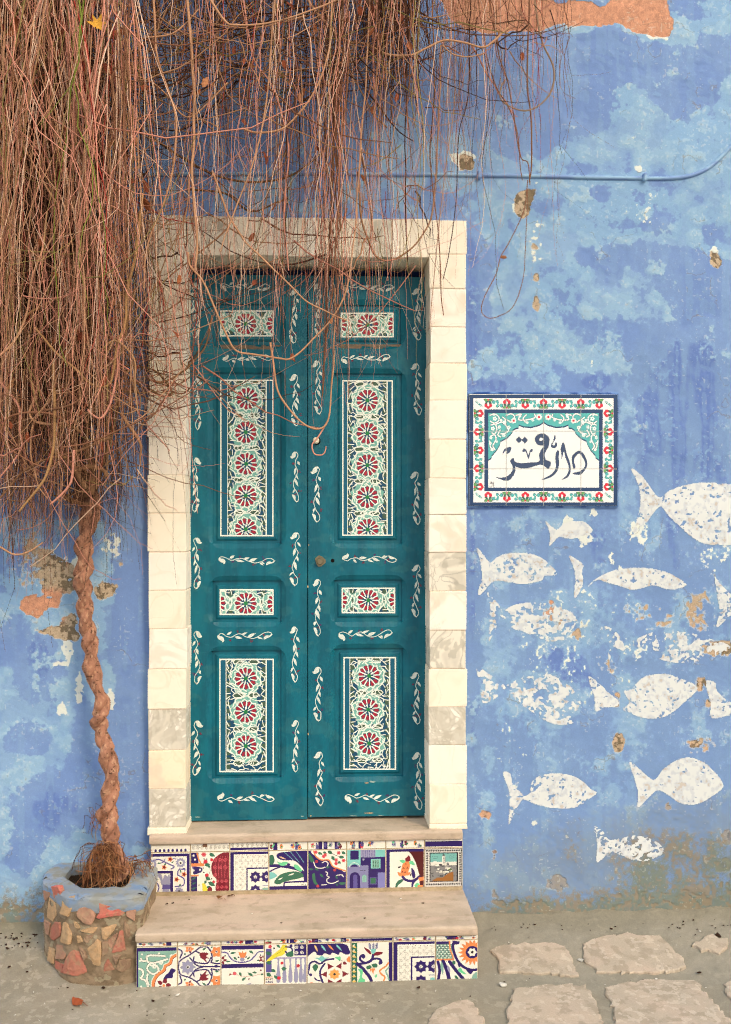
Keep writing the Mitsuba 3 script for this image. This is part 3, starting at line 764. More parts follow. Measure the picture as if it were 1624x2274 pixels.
def star_panel(leaf, rect, strip, centres, R, seed, dusty=False):
    rg = np.random.default_rng(seed)
    x0, y0, x1, y1 = rect
    P = Paint()
    P.r(P_WHITE, x0, y0, x1, y1)
    w = 3.0
    if strip:
        sx0, sx1 = strip
        P.r(P_BLUE, x0 + w, y0 + w, sx0 - w * .5, y1 - w)
        P.r(P_BLUE, sx1 + w, y0 + w, x1 - w, y1 - w)
        ix = (sx0, sx1)
    else:
        ix = (x0 + w, x1 - w)
    inner = sbox(ix[0], y0 + w, ix[1], y1 - w)
    P.geom(P_NAVY, inner)
    pend = []
    J = lambda s=.6: rg.normal(0, s)

    def stroke(pts, ww=1.95):
        pts = [(a + J(.5), b + J(.5)) for a, b in pts]
        pend.append((P_WHITE, LineString(pts).buffer(ww / 2 * rg.uniform(.85, 1.15), quad_segs=2)))

    cells, aqua, reds, dots, navy = [], [], [], [], []
    for cx, cy in centres:
        pol = lambda r, a: (cx + r * R * math.cos(a), cy + r * R * math.sin(a))
        aqua.append(Polygon([pol(1.62 if k % 2 else 1.36, k * math.pi / 10) for k in range(20)]))
        navy.append(Polygon([pol(.9 if k % 2 else 1.02, k * math.pi / 12) for k in range(24)]))
        ph = rg.uniform(0, .5)
        for k in range(12):
            a, m = ph + k * math.pi / 6, ph + (k + .5) * math.pi / 6
            da = math.pi / 6
            reds.append(Polygon([pol(.50, a), pol(.62, a - .17), pol(.90, a - .15), pol(1.0, a), pol(.90, a + .15), pol(.62, a + .17)]))
            stroke([pol(.30 + .12 * (k % 2), m + J(.05)), pol(.96, m + J(.03))], 2.5)
            stroke([pol(.98, m), pol(1.15, a + J(.04))], 2.4)
            if rg.random() < .8: stroke([pol(1.13, a), pol(.97, a - da / 2)], 2.3)
            if k % 2 == 0: stroke([pol(.16, a + .2), pol(.42, a + .1)], 2.0)
        for k in range(10):
            a = k * math.pi / 5 + rg.uniform(-.06, .06)
            if rg.random() < .75: stroke([pol(1.5, a + math.pi / 10), pol(1.30, a + .03)], 2.2)
            if rg.random() < .75: stroke([pol(1.26, a), pol(1.46, a - math.pi / 12)], 2.2)
        dots.append((cx, cy))
    # straps between the rosettes: many short hand painted dashes
    ys = sorted(c[1] for c in centres)
    mx, hw = (ix[0] + ix[1]) / 2, (ix[1] - ix[0]) / 2
    for cy in np.arange(y0 + 8, y1 - 4, 15.5):
        for s in (-1, 1):
            if strip: cells.append(Polygon([(mx + s * hw, cy - 6), (mx + s * (hw - 8 - J(1)), cy - 5), (mx + s * (hw - 9), cy + 4), (mx + s * hw, cy + 6)]))
    for a, b in zip([2 * ys[0] - ys[1] if strip else 0] + ys, ys + [2 * ys[-1] - ys[-2] if strip else 0]):
        my = (a + b) / 2
        if strip:
            for s in (-1, 1):
                hxg = [(mx + s * 5, my), (mx + s * 11, my - 5), (mx + s * 24, my - 5), (mx + s * 29, my), (mx + s * 24, my + 5), (mx + s * 11, my + 5)]
                cells.append(Polygon(hxg))
                stroke(hxg[:3]); stroke(hxg[2:5]); stroke(hxg[4:] + hxg[:1])
    if not strip:
        for s in (-1, 1):
            cells.append(sbox(mx + s * 36 - 5, y0 + 4, mx + s * 36 + 5, y1 - 4))
    placed = []
    for _ in range(2600):
        x, y = rg.uniform(ix[0] + 2, ix[1] - 2), rg.uniform(y0 + 5, y1 - 5)
        if any((x - cx) ** 2 + (y - cy) ** 2 < (1.2 * R) ** 2 for cx, cy in centres) or any((x - a) ** 2 + (y - b) ** 2 < 66 for a, b in placed): continue
        placed.append((x, y))
        near = min(centres, key=lambda c: (c[0] - x) ** 2 + (c[1] - y) ** 2)
        ang = math.atan2(y - near[1], x - near[0])
        ang = round((ang + (math.pi / 2 if rg.random() < .5 else math.pi / 4)) / (math.pi / 5)) * math.pi / 5 + J(.12)
        L2 = rg.uniform(4.5, 7)
        q0, q1 = (x - L2 * math.cos(ang), y - L2 * math.sin(ang)), (x + L2 * math.cos(ang), y + L2 * math.sin(ang))
        if rg.random() < .45:
            b2 = ang + rg.choice([-1, 1]) * 1.1
            stroke([q0, q1, (q1[0] + 5 * math.cos(b2), q1[1] + 5 * math.sin(b2))])
        else: stroke([q0, q1])
    for g in cells: P.geom(P_OLIVE, g.intersection(inner))
    for g in aqua: P.geom(P_AQUA, g.intersection(inner))
    for g in navy: P.geom(P_NAVY, g.intersection(inner))
    for g in reds: P.geom(P_RED, g.intersection(inner))
    for c, g in pend: P.geom(c, g.intersection(inner))
    for cx, cy in dots:
        if inner.contains(Point(cx, cy)): P.c(P_GREEN, cx, cy, 4.6)
    mb = MB()
    YF = YD + DFIELD - .0007
    P.lay(mb, lambda v: VA(v, YF), clip=sbox(x0, y0, x1, y1), amin=.05)
    mb.put(leaf + '__star_pattern', 'paint_matt', 'painted star and rosette pattern in white red and green')


L_, R_ = LEAVES[0]['holes'], LEAVES[1]['holes']
star_panel(LEAF1, L_[0][1], None, [(546, 719), (476, 719), (616, 719)], 24, 1)
star_panel(LEAF1, L_[1][1], (506, 590), [(549, 885), (546, 960), (547, 1030), (546, 1101), (546, 1175)], 24.5, 2)
star_panel(LEAF1, L_[2][1], None, [(546, 1340), (477, 1340), (617, 1340)], 24, 3)
star_panel(LEAF1, L_[3][1], (503, 590), [(546, 1507), (546, 1581), (546, 1657)], 24.5, 4)
star_panel(LEAF2, R_[0][1], None, [(817, 721), (747, 721), (885, 721)], 24, 5)
star_panel(LEAF2, R_[1][1], (772.5, 858.6), [(816, 889), (816, 962), (816, 1033), (816, 1104), (817, 1176)], 24.5, 6)
star_panel(LEAF2, R_[2][1], None, [(818, 1333), (748, 1333), (888, 1333)], 24, 7)
star_panel(LEAF2, R_[3][1], (778, 864), [(820, 1501), (818, 1576), (820, 1651)], 24.5, 8)

# --- painted leafy sprigs
_z = lambda pts: [((y - 1465) / 735, (x - 160) / 735) for x, y in pts]
SPRIG_STEM = _z([(165, 1478), (190, 1478), (208, 1505), (205, 1540), (180, 1580), (160, 1620), (158, 1660), (180, 1700), (198, 1745), (190, 1790), (155, 1850), (130, 1900), (122, 1950), (135, 2000), (165, 2050), (195, 2090), (210, 2130), (208, 2165), (190, 2195), (165, 2200)])
SPRIG_LEAVES = [(*_z([(190, 1600)])[0], *_z([(236, 1670)])[0], .050), (*_z([(166, 1692)])[0], *_z([(136, 1806)])[0], .054), (*_z([(182, 1795)])[0], *_z([(211, 1882)])[0], .046), (*_z([(148, 1862)])[0], *_z([(202, 1986)])[0], .058),
                (*_z([(142, 2008)])[0], *_z([(95, 2062)])[0], .034), (*_z([(140, 2025)])[0], *_z([(100, 2080)])[0], .030)]
SPRIG_CURLS = [_z([(175, 1472), (140, 1475), (115, 1500), (105, 1522), (86, 1530), (105, 1552), (140, 1545), (168, 1525), (172, 1500), (182, 1482)]), _z([(172, 2206), (140, 2184), (115, 2140), (102, 2106), (130, 2106), (152, 2125), (156, 2150), (152, 2170), (168, 2190)])]
SPRIG_BERRIES = _z([(125, 1640), (225, 1755), (92, 1925), (220, 2060), (172, 2092)])


def sprig(leaf, cx, cy, length, vertical, flip, flip_u=1, seed=0):
    rg = np.random.default_rng(seed)
    L, shear = length, 0.0

    def to_px(u, v):
        u, v = (u - .5) * L * flip_u, (v + shear * (u - .5)) * L * flip
        return (cx + v, cy + u) if vertical else (cx + u, cy + v)

    P = Paint()
    jit = lambda: rg.normal(0, .010)
    flip *= rg.uniform(.72, .95)
    cx, cy = cx + rg.normal(0, 1.2), cy + rg.normal(0, 1.5)
    L *= rg.uniform(.93, 1.03)
    shear = rg.normal(0, .03)
    stem = [to_px(u + jit() * .4, v + jit() * .5) for u, v in SPRIG_STEM]
    for bu, bv in SPRIG_BERRIES:
        if rg.random() < .12: continue
        bx, by = to_px(bu + jit(), bv + jit())
        col = lin(110, 34, 62) if rg.random() < .7 else lin(72, 40, 92)
        for k in range(5):
            P.c(col, bx + rg.normal(0, 1.5), by + rg.normal(0, 1.5), 1.25)
    wcol = lin(222, 232, 224) * rg.uniform(.86, 1.0)
    P.s(wcol, rg.uniform(1.3, 1.8), stem)
    for u0, v0, u1, v1, w in SPRIG_LEAVES:
        a, b = to_px(u0 + jit(), v0 + jit()), to_px(u1 + jit(), v1 + jit())
        P.leaf(wcol, *a, *b, w * L * rg.uniform(.85, 1.1))
    for c in SPRIG_CURLS:
        cc = np.array(c)
        P.p(wcol, [to_px(u + jit() * .3, v + jit() * .3) for u, v in cc.mean(0) + (cc - cc.mean(0)) * 1.18], True)
    mb = MB()
    P.lay(mb, lambda v: VA(v, YD - .0006), amin=.02)
    mb.put(leaf + '__painted_sprig', 'paint_matt')


sd = 100
for leaf, x, fl, rows in ((LEAF1, 437, -1, [(625, 750), (835, 955), (1015, 1135), (1190, 1312), (1396, 1517), (1595, 1725)]), (LEAF1, 655, 1, [(640, 762), (825, 945), (1000, 1117), (1178, 1300), (1390, 1515), (1595, 1720)]),
                          (LEAF2, 705, 1, [(628, 748), (801, 921), (1037, 1160), (1285, 1410), (1480, 1605), (1665, 1792)]), (LEAF2, 925, 1, [(637, 760), (805, 922), (1045, 1165), (1250, 1373), (1487, 1610), (1672, 1800)])):
    for y0, y1 in rows:
        sd += 1
        fu = 1 if RNG.random() < .75 else -1
        sprig(leaf, x + (4 if (x > 690 and y0 > 1600) else 0), (y0 + y1) / 2, (y1 - y0) * .98, True, fl, 1, sd)
for leaf, rows in ((LEAF1, [(488, 606, 637), (490, 608, 792), (488, 611, 1244), (482, 608, 1414), (485, 610, 1773)]), (LEAF2, [(757, 875, 640), (752, 868, 797), (760, 880, 1243), (750, 872, 1411), (765, 887, 1772)])):
    for x0, x1, y in rows:
        sd += 1
        sprig(leaf, (x0 + x1) / 2, y, (x1 - x0) * .98, False, -1 if sd % 3 else 1, 1, sd)

# --- lock, old knob, key hole
scene['brass'] = two({'type': 'principled', 'base_color': {'type': 'rgb', 'value': lin(140, 130, 104).tolist()}, 'metallic': .8, 'roughness': .38})
scene['old_white'] = two(pr(lin(226, 220, 196), .4, .5))


def disc_mesh(cx, cz, r, y0, y1, n=20, bevel=.002):
    m = trimesh.creation.revolve([[0, 0], [r, 0], [r, abs(y1 - y0) - bevel], [r - bevel, abs(y1 - y0)], [0, abs(y1 - y0)]], sections=n)
    m.apply_transform(trimesh.transformations.rotation_matrix(math.pi / 2, [1, 0, 0]))
    m.apply_translation([cx, y1, cz])
    return m


lx, lz = dxz(711.5, 1246)
tri_pts = [(.86 * a, .86 * b) for a, b in [(-.022, .012), (-.006, .024), (.006, .020), (.023, .004), (.023, -.006), (.004, -.022), (-.008, -.024), (-.016, -.012)]]
pl = trimesh.creation.extrude_polygon(Polygon(tri_pts).buffer(.003), .004, engine='earcut')
pl.apply_transform(np.array([[1, 0, 0, lx], [0, 0, -1, YD], [0, 1, 0, lz], [0, 0, 0, 1.0]]))
put(LEAF2 + '__lock_plate', pl, 'brass')
put(LEAF2 + '__lock_cylinder', disc_mesh(lx - .001, lz, .0135, YD - .004, YD - .013), 'brass', smooth=35)
kh = chamfer_box(lx - .0015, lx + .0015, YD - .0137, YD - .0125, lz - .009, lz + .002, .0004)
put(LEAF2 + '__keyhole', trimesh.util.concatenate([kh, disc_mesh(lx - .0005, lz + .002, .0028, YD - .0125, YD - .0137, 12, .0003)]), 'dark_gap')
hx, hz = dxz(739, 1245)
put(LEAF2 + '__old_keyhole', disc_mesh(hx, hz, .0075, YD + .001, YD - .0006, 16, .0003), 'dark_gap', 'round black hole of an older lock')
kx, kz = dxz(702, 979)
put(LEAF2 + '__knob', disc_mesh(kx, kz, .0135, YD - .001, YD - .016, 18, .005), 'old_white', smooth=40)
put(LEAF2 + '__knob_rose', disc_mesh(kx + .003, kz, .0165, YD + .001, YD - .001, 18, .0005), 'dark_gap', smooth=40)

# chips of bare wood and paint on the door
mb = MB()
rg = np.random.default_rng(5)
for cxp, cyp, w, h in ((826, 1736, 16, 6), (815, 1739, 10, 3), (820, 1806, 24, 3), (845, 1811, 18, 2.5), (785, 1812, 20, 2), (672, 1813, 8, 3), (690, 1812, 5, 4), (684, 1303, 4, 6), (685, 1630, 3, 8), (686, 1210, 2, 6), (900, 1815, 8, 3), (440, 1815, 14, 3)):
    a = np.arange(9) * 2 * math.pi / 9
    r = rg.uniform(.5, 1.1, 9)
    g = Polygon(np.stack([cxp + w / 2 * r * np.cos(a), cyp + h / 2 * r * np.sin(a)], 1)).buffer(0)
    for q in polys(g):
        v, f = tri(q)
        mb.add(VA(v, YD - .0005), f, lin(188, 160, 118) if rg.random() < .6 else lin(150, 176, 168))
mb.put(LEAF2 + '__chipped_paint', 'paint_matt', 'chips in the paint showing bare wood')

# ------------------------------------------------------------------ front steps
YR1, YN1, YR2, YN2 = -.062, -.080, -.390, -.405


def slab_color(p, n, uv):
    a, b = fbm(p.x * 9, p.y * 14, p.z * 9, 4), fbm(p.x * 40, p.y * 40, p.z * 40, 3)
    c = mix(lin(200, 182, 162), lin(184, 167, 146), smoothstep(.35, .65, a))
    c = mix(c, lin(208, 184, 166), smoothstep(.55, .7, fbm(p.x * 5, p.y * 30, p.z * 40, 3)) * .5)
    c = mix(c, lin(166, 150, 128), smoothstep(.56, .70, b * .6 + a * .4) * .6)
    return c * (1 + (noise(p.x * 260, p.y * 260, p.z * 260) - .5) * .12)


scene['slab_stone'] = bumped(pr(mikit.proc(slab_color), .55, .35), lambda p, n, uv: fbm(p.x * 50, p.y * 50, p.z * 50, 3) * .0022, 1.0, 2e-3)
scene['grout'] = two(pr(mikit.proc(lambda p, n, uv: mix(lin(196, 180, 150), lin(150, 132, 104), fbm(p.x * 60, p.z * 60, 1., 3))), .9, .1))
tag('front_steps', 'two stone front steps with painted tile risers below the door', 'steps')


def slab(x0, x1, yf, yb, zf, th, zb=None, r=.011):
    """a tread with a rounded nosing, as a profile swept along x"""
    zb = zf if zb is None else zb
    prof = [(yb, zb), (yf + r, zf)] + [(yf + r - r * math.sin(a), zf - r + r * math.cos(a)) for a in np.linspace(.3, math.pi / 2, 5)] + [(yf, zf - th + .005), (yf + .005, zf - th), (yb, zb - th)]
    prof = np.array(prof)
    xs = np.concatenate([[x0, x0 + .006], np.linspace(x0 + .006, x1 - .006, 40)[1:-1], [x1 - .006, x1]])
    rg = np.random.default_rng(3)
    vs = []
    ctr = prof.mean(0)
    for i, x in enumerate(xs):
        q = prof.copy()
        if i in (0, len(xs) - 1): q = ctr + (q - ctr) * np.array([.985, .86])
        wob = meshkit.noise(np.stack([np.full(len(q), x * 9.0), q[:, 0] * 40, q[:, 1] * 40], 1), 2) - .5
        q[1:-1, 0] += wob[1:-1] * .006
        q[1:-1, 1] += wob[1:-1] * .003
        vs.append(np.column_stack([np.full(len(q), x), q]))
    n = len(prof)
    v = np.vstack(vs)
    i, j = np.meshgrid(np.arange(len(xs) - 1), np.arange(n), indexing='ij')
    qd = np.stack([i * n + j, (i + 1) * n + j, (i + 1) * n + (j + 1) % n, i * n + (j + 1) % n], -1).reshape(-1, 4)
    f = np.vstack([qd[:, [0, 1, 2]], qd[:, [0, 2, 3]]])
    c0, c1 = len(v), len(v) + 1
    v = np.vstack([v, [[x0, *ctr]], [[x1, *ctr]]])
    k = np.arange(n)
    f = np.vstack([f, np.stack([k, (k + 1) % n, k * 0 + c0], 1), np.stack([(len(xs) - 1) * n + (k + 1) % n, (len(xs) - 1) * n + k, k * 0 + c1], 1)])
    return trimesh.Trimesh(v, f, process=False)


ZS1 = float(V(690, 1850, YN1)[2])
ZS2 = float(V(690, 2065, YN2)[2])
put('front_steps__tread_slab', slab(V(331, 1860, YN1)[0], V(1028, 1860, YN1)[0], YN1, .30, ZS1, .038, ZS1 - .014), 'slab_stone', smooth=40)
put('front_steps__tread_slab', slab(V(300.5, 2070, YN2)[0], V(1061, 2070, YN2)[0], YN2, -.05, ZS2, .036), 'slab_stone', smooth=40)

# tiles: rows of (joint px), main and cut top row
T1X = [334, 423, 510.5, 597, 683.6, 770, 857, 943, 1028]
T2X = [302.5, 394, 490.7, 587.4, 682, 779.6, 873, 967.5, 1062]
ROW1 = (float(V(690, 1976, YR1)[2]), float(V(690, 1888, YR1)[2]), ZS1 - .037)
ROW2 = (float(V(690, 2187, YR2)[2]), float(V(690, 2095, YR2)[2]), ZS2 - .036)
x1s = [float(V(a, 1935, YR1)[0]) for a in T1X]
x2s = [float(V(a, 2140, YR2)[0]) for a in T2X]
for xs, Y, row, yb in ((x1s, YR1, ROW1, .02), (x2s, YR2, ROW2, -.07)):
    b = trimesh.creation.box([xs[-1] - xs[0] - .006, yb - Y - .003, row[2] - row[0] + .05])
    b.apply_translation([(xs[0] + xs[-1]) / 2, (yb + Y + .003) / 2, (row[2] + row[0] - .05) / 2 - .002])
    put('front_steps__riser_core', b, 'grout')

NAVY, WHT, GRN, MAR, ORG, LAV, TEA, INK = lin(46, 30, 98), lin(234, 232, 220), lin(58, 110, 86), lin(122, 36, 50), lin(226, 138, 84), lin(150, 150, 178), lin(126, 196, 190), lin(40, 38, 44)
PEA, YEL, RED_, VIO, SAGE, PNK = lin(110, 206, 150), lin(222, 212, 70), lin(206, 52, 66), lin(92, 84, 150), lin(134, 176, 162), lin(206, 90, 100)


def scroll(P, col, x, y, r, turn=1, w=1.6, tail=None):
    a = np.linspace(0, 3.6 * math.pi, 26)
    rr = r * (1 - a / a[-1] * .85)
    P.s(col, w, np.stack([x + rr * np.cos(a) * turn, y + rr * np.sin(a)], 1)[::2], True)


def lattice_corner(P, x0, y0, x1, y1, inx, iny):
    """white tile with a thin scroll lattice, a navy border and a navy flower square in its corner"""
    P.r(WHT, x0, y0, x1, y1)
    P.r(NAVY, x0, y0, x0 + 44, y1); P.r(NAVY, x0, y0, x1, y0 + 30)
    P.r(WHT, x0 + 36, y0 + 26, x1, y1)
    g = lin(120, 120, 104)
    for gx in np.arange(x0 + 55, x1, 58): P.r(g, gx - .9, y0 + 40, gx + .9, iny if gx > inx else y1)
    for gy in np.arange(y0 + 42, y1, 60): P.r(g, x0 + 50, gy - .9, inx if gy > iny else x1, gy + .9)
    for gx in np.arange(x0 + 70, x1, 58):
        for gy in np.arange(y0 + 56, y1, 60):
            if gx > inx - 20 and gy > iny - 20: continue
            scroll(P, g, gx, gy, 13, 1); scroll(P, g, gx + 28, gy + 30, 13, -1)
    P.r(NAVY, inx, iny, x1, y1); P.r(WHT, inx + 14, iny + 14, x1, y1)
    for fx, fy in ((inx + 92, iny + 95), (inx + 92, iny + 232), (inx + 205, iny + 95), (inx + 205, iny + 232)):
        P.flower(NAVY, fx, fy, 62, 8, WHT, 12, 44)
        P.flower(WHT, fx, fy, 24, 8, NAVY, 5, 5)


def t11(P):
    P.r(WHT, 45, 160, 440, 555); P.r(NAVY, 45, 170, 440, 198); P.r(NAVY, 408, 170, 436, 555); P.r(NAVY, 45, 342, 268, 368); P.r(NAVY, 240, 342, 268, 555)
    P.flower(LAV, 345, 262, 54, 11, WHT, 22, 30); P.c(INK, 345, 265, 10); P.flower(LAV, 60, 270, 50, 11, WHT, 20, 28); P.flower(LAV, 330, 550, 48, 11, INK, 12, 28)
    P.s(VIO, 12, [(75, 232), (130, 226), (180, 250), (230, 275), (280, 300), (250, 325)]); P.s(VIO, 12, [(380, 330), (330, 330), (315, 380), (345, 400), (380, 430), (370, 490), (290, 500)])
    P.s(VIO, 9, [(150, 262), (175, 250), (190, 220)]); P.s(VIO, 9, [(300, 225), (270, 220), (255, 235)]); P.s(VIO, 9, [(385, 350), (390, 325), (370, 318)])
    for x, y in ((240, 225), (180, 305), (380, 380), (305, 430)): P.flower(ORG, x, y, 30, 5, MAR, 14, 20)
    for a in ((110, 265, 150, 262, 16), (200, 262, 175, 290, 16), (255, 262, 280, 245, 14), (340, 330, 350, 370, 16), (340, 470, 335, 510, 18)): P.leaf(GRN, *a)
    P.p(LAV, [(110, 380), (150, 375), (165, 430), (175, 400), (195, 380), (212, 400), (232, 370), (240, 440), (238, 480), (160, 485), (140, 430)], True); P.p(VIO, [(165, 480), (240, 480), (240, 525), (155, 525)])
    P.p(LAV, [(165, 525), (232, 525), (235, 555), (160, 555)]); P.leaf(GRN, 48, 395, 125, 432, 26); P.s(VIO, 12, [(48, 445), (100, 455), (125, 500), (115, 555)]); P.flower(MAR, 65, 505, 42, 5, WHT, 8, 24)


def t12(P):
    P.r(WHT, 443, 160, 836, 552); P.r(NAVY, 443, 162, 520, 270); P.s(ORG, 14, [(505, 162), (520, 220), (545, 272)]); P.r(ORG, 443, 268, 578, 300); P.r(VIO, 455, 300, 500, 320)
    P.p(NAVY, [(470, 310), (520, 305), (560, 320), (555, 350), (530, 365), (470, 378)], True); P.r(ORG, 443, 384, 522, 398); P.r(NAVY, 443, 400, 505, 552)
    for x, y in ((470, 190), (485, 230), (470, 340), (535, 335)): P.c(WHT, x, y, 11)
    for y in (430, 480, 530): P.leaf(GRN, 450, y, 500, y - 20, 20)
    P.p(MAR, [(650, 300), (690, 215), (770, 165), (836, 160), (836, 552), (700, 552), (705, 440), (665, 390)], True)
    for k in range(7): scroll(P, PNK, 690 + (k % 3) * 52, 235 + (k // 3) * 75, 22, 1 if k % 2 else -1, 5)
    for k in range(5): P.s(PNK, 4, [(700 + k * 30, 420), (690 + k * 34, 300), (720 + k * 25, 200)])
    for k in range(6): scroll(P, PNK, 715 + (k % 3) * 44, 450 + (k // 3) * 60, 17, 1 if k % 2 else -1, 5)
    P.flower(PNK, 575, 180, 30, 6, RED_, 8); P.c(RED_, 592, 255, 22); P.c(RED_, 605, 392, 20); P.c(RED_, 675, 460, 14); P.c(RED_, 655, 235, 16)
    for a in ((630, 175, 690, 200, 40), (660, 190, 640, 162, 26), (580, 290, 640, 280, 40), (610, 270, 640, 320, 24), (590, 410, 645, 440, 40), (600, 440, 580, 480, 26), (620, 460, 690, 500, 44), (640, 500, 600, 520, 26)): P.leaf(GRN, *a)
    for x, y in ((578, 228), (604, 228), (570, 318), (575, 362), (525, 488), (655, 428)): P.c(INK, x, y, 7)
    P.s(GRN, 3, [(615, 300), (640, 340), (620, 400)]); P.p(YEL, [(555, 475), (575, 470), (600, 500), (612, 552), (565, 552), (560, 500)], True); P.p(MAR, [(612, 530), (640, 505), (660, 530), (650, 552), (615, 552)], True)


def t13(P): lattice_corner(P, 840, 158, 1226, 550, 1003, 320); P.r(WHT, 1165, 490, 1226, 550); P.r(LAV, 1168, 500, 1226, 508); P.r(SAGE, 1168, 525, 1226, 548)


def t14(P):
    P.r(WHT, 1232, 150, 1612, 545); P.r(NAVY, 1232, 508, 1612, 545)
    P.p(NAVY, [(1305, 190), (1340, 165), (1420, 158), (1612, 150), (1612, 400), (1590, 380), (1560, 320), (1480, 250), (1380, 245), (1320, 225)], True)
    for a in ((1380, 160, 1470, 240), (1440, 155, 1530, 265), (1500, 155, 1580, 270)): P.s(TEA, 5, [a[:2], a[2:]], False)
    P.leaf(lin(222, 190, 150), 1330, 205, 1400, 235, 18)
    P.s(NAVY, 30, [(1232, 295), (1330, 300), (1450, 320), (1540, 350), (1600, 400)]); P.s(NAVY, 14, [(1232, 360), (1290, 330), (1350, 310)])
    P.p(PEA, [(1310, 255), (1350, 270), (1380, 258), (1420, 270), (1385, 298), (1340, 295)], True); P.p(PEA, [(1480, 290), (1520, 300), (1560, 350), (1545, 362), (1490, 330)], True)
    P.p(GRN, [(1280, 470), (1330, 400), (1400, 370), (1500, 360), (1590, 400), (1540, 430), (1440, 450), (1370, 470), (1330, 490)], True); P.leaf(WHT, 1320, 445, 1370, 420, 14); P.leaf(WHT, 1420, 400, 1490, 380, 14)
    P.p(GRN, [(1232, 200), (1270, 190), (1285, 250), (1260, 290), (1232, 270)], True); P.p(TEA, [(1232, 370), (1270, 365), (1310, 400), (1270, 430), (1232, 430)], True)
    P.s(NAVY, 16, [(1380, 508), (1385, 475), (1440, 468), (1612, 465)]); P.p(NAVY, [(1570, 380), (1612, 390), (1612, 460), (1580, 460)]); P.c(NAVY, 1425, 290, 16)
    for k, tx in enumerate(('A', 'N', 'I', 'S')):
        x = 1547 + k * 14
        if tx == 'A': P.s(INK, 2.4, [(x, 505), (x + 5, 490), (x + 10, 505)], False); P.s(INK, 2, [(x + 2, 500), (x + 8, 500)], False)
        if tx == 'N': P.s(INK, 2.4, [(x, 505), (x, 490), (x + 9, 505), (x + 9, 490)], False)
        if tx == 'I': P.s(INK, 2.4, [(x + 4, 505), (x + 4, 490)], False)
        if tx == 'S': P.s(INK, 2.4, [(x + 9, 491), (x + 2, 491), (x + 2, 497), (x + 9, 499), (x + 8, 505), (x, 505)], False)


def t15(P):
    P.r(NAVY, 55, 143, 435, 535)
    P.p(WHT, [(100, 143), (125, 200), (180, 240), (265, 240), (300, 300), (370, 335), (435, 358), (435, 143)], True); P.r(WHT, 300, 143, 435, 300)
    P.s(ORG, 13, [(108, 143), (130, 200), (185, 240), (260, 242), (300, 305), (370, 335), (435, 358)])
    P.p(GRN, [(60, 165), (100, 215), (115, 250), (85, 262), (62, 220)], True); P.p(GRN, [(95, 385), (120, 375), (130, 440), (150, 490), (115, 480), (97, 430)], True); P.p(GRN, [(360, 475), (420, 470), (425, 490), (385, 498)], True)
    for pts in ([(110, 260), (130, 310), (180, 325), (225, 315)], [(195, 270), (225, 255), (255, 275), (245, 305)], [(240, 400), (265, 420), (240, 440), (250, 470), (300, 480), (360, 455)], [(340, 400), (390, 395), (410, 415)], [(190, 495), (240, 490)], [(230, 360), (250, 375), (240, 395)]): P.s(WHT, 9, pts)
    for x, y in ((140, 255), (150, 505), (320, 345)): P.flower(RED_, x, y, 17, 5, GRN, 5)
    for a in ((120, 320, 160, 350, 22), (170, 380, 210, 420, 26), (230, 320, 275, 310, 22), (60, 330, 110, 335, 22), (330, 400, 350, 440, 22), (335, 480, 350, 510, 20)): P.leaf(GRN, *a)
    for x, y in ((130, 160), (210, 205), (360, 172), (335, 245), (410, 250), (335, 280), (225, 190)): P.flower(PNK, x, y, 22, 6, RED_, 8)
    for a in ((150, 165, 200, 185, 30), (250, 150, 300, 180, 40), (290, 200, 320, 250, 36), (360, 215, 420, 215, 34), (390, 160, 430, 185, 34), (350, 260, 385, 280, 30), (200, 160, 240, 170, 24)): P.leaf(GRN, *a)
    P.s(INK, 4, [(250, 145), (310, 185), (380, 215)])


def t16(P):
    P.r(VIO, 445, 140, 822, 525); P.r(TEA, 445, 140, 578, 310); P.r(NAVY, 476, 148, 560, 238); P.r(LAV, 578, 140, 728, 218); P.r(NAVY, 578, 218, 822, 380); P.r(TEA, 725, 140, 822, 215)
    for x in range(600, 725, 22): P.r(VIO, x, 140, x + 5, 216)
    P.p(lin(130, 130, 172), [(445, 310), (500, 290), (570, 297), (655, 297), (655, 525), (445, 525)]); P.s(WHT, 5, [(465, 312), (490, 278), (520, 268), (555, 285), (570, 310)])
    P.p(NAVY, [(482, 310), (495, 290), (518, 283), (540, 292), (552, 310)]); P.p(NAVY, [(470, 525), (472, 400), (490, 372), (520, 362), (555, 375), (572, 405), (574, 525)]); P.p(VIO, [(505, 525), (505, 400), (520, 385), (545, 395), (548, 525)])
    P.p(SAGE, [(592, 465), (592, 405), (615, 388), (638, 405), (638, 465)]); P.s(TEA, 4, [(600, 458), (600, 410), (615, 396), (630, 410), (630, 458), (600, 458)], False)
    P.r(TEA, 680, 235, 775, 330); P.r(SAGE, 690, 243, 762, 325)
    for k in range(3):
        for j in range(2): P.r(TEA, 694 + k * 23, 250 + j * 38, 696 + k * 23, 284 + j * 38); P.r(GRN, 700 + k * 23, 252 + j * 38, 709 + k * 23, 282 + j * 38)
    P.r(NAVY, 655, 340, 748, 525); P.r(VIO, 668, 418, 736, 490); P.r(GRN, 676, 425, 728, 482); P.r(lin(128, 128, 186), 748, 372, 822, 525); P.r(NAVY, 748, 340, 822, 372)
    P.c(LAV, 606, 238, 11); P.r(INK, 575, 345, 625, 349)


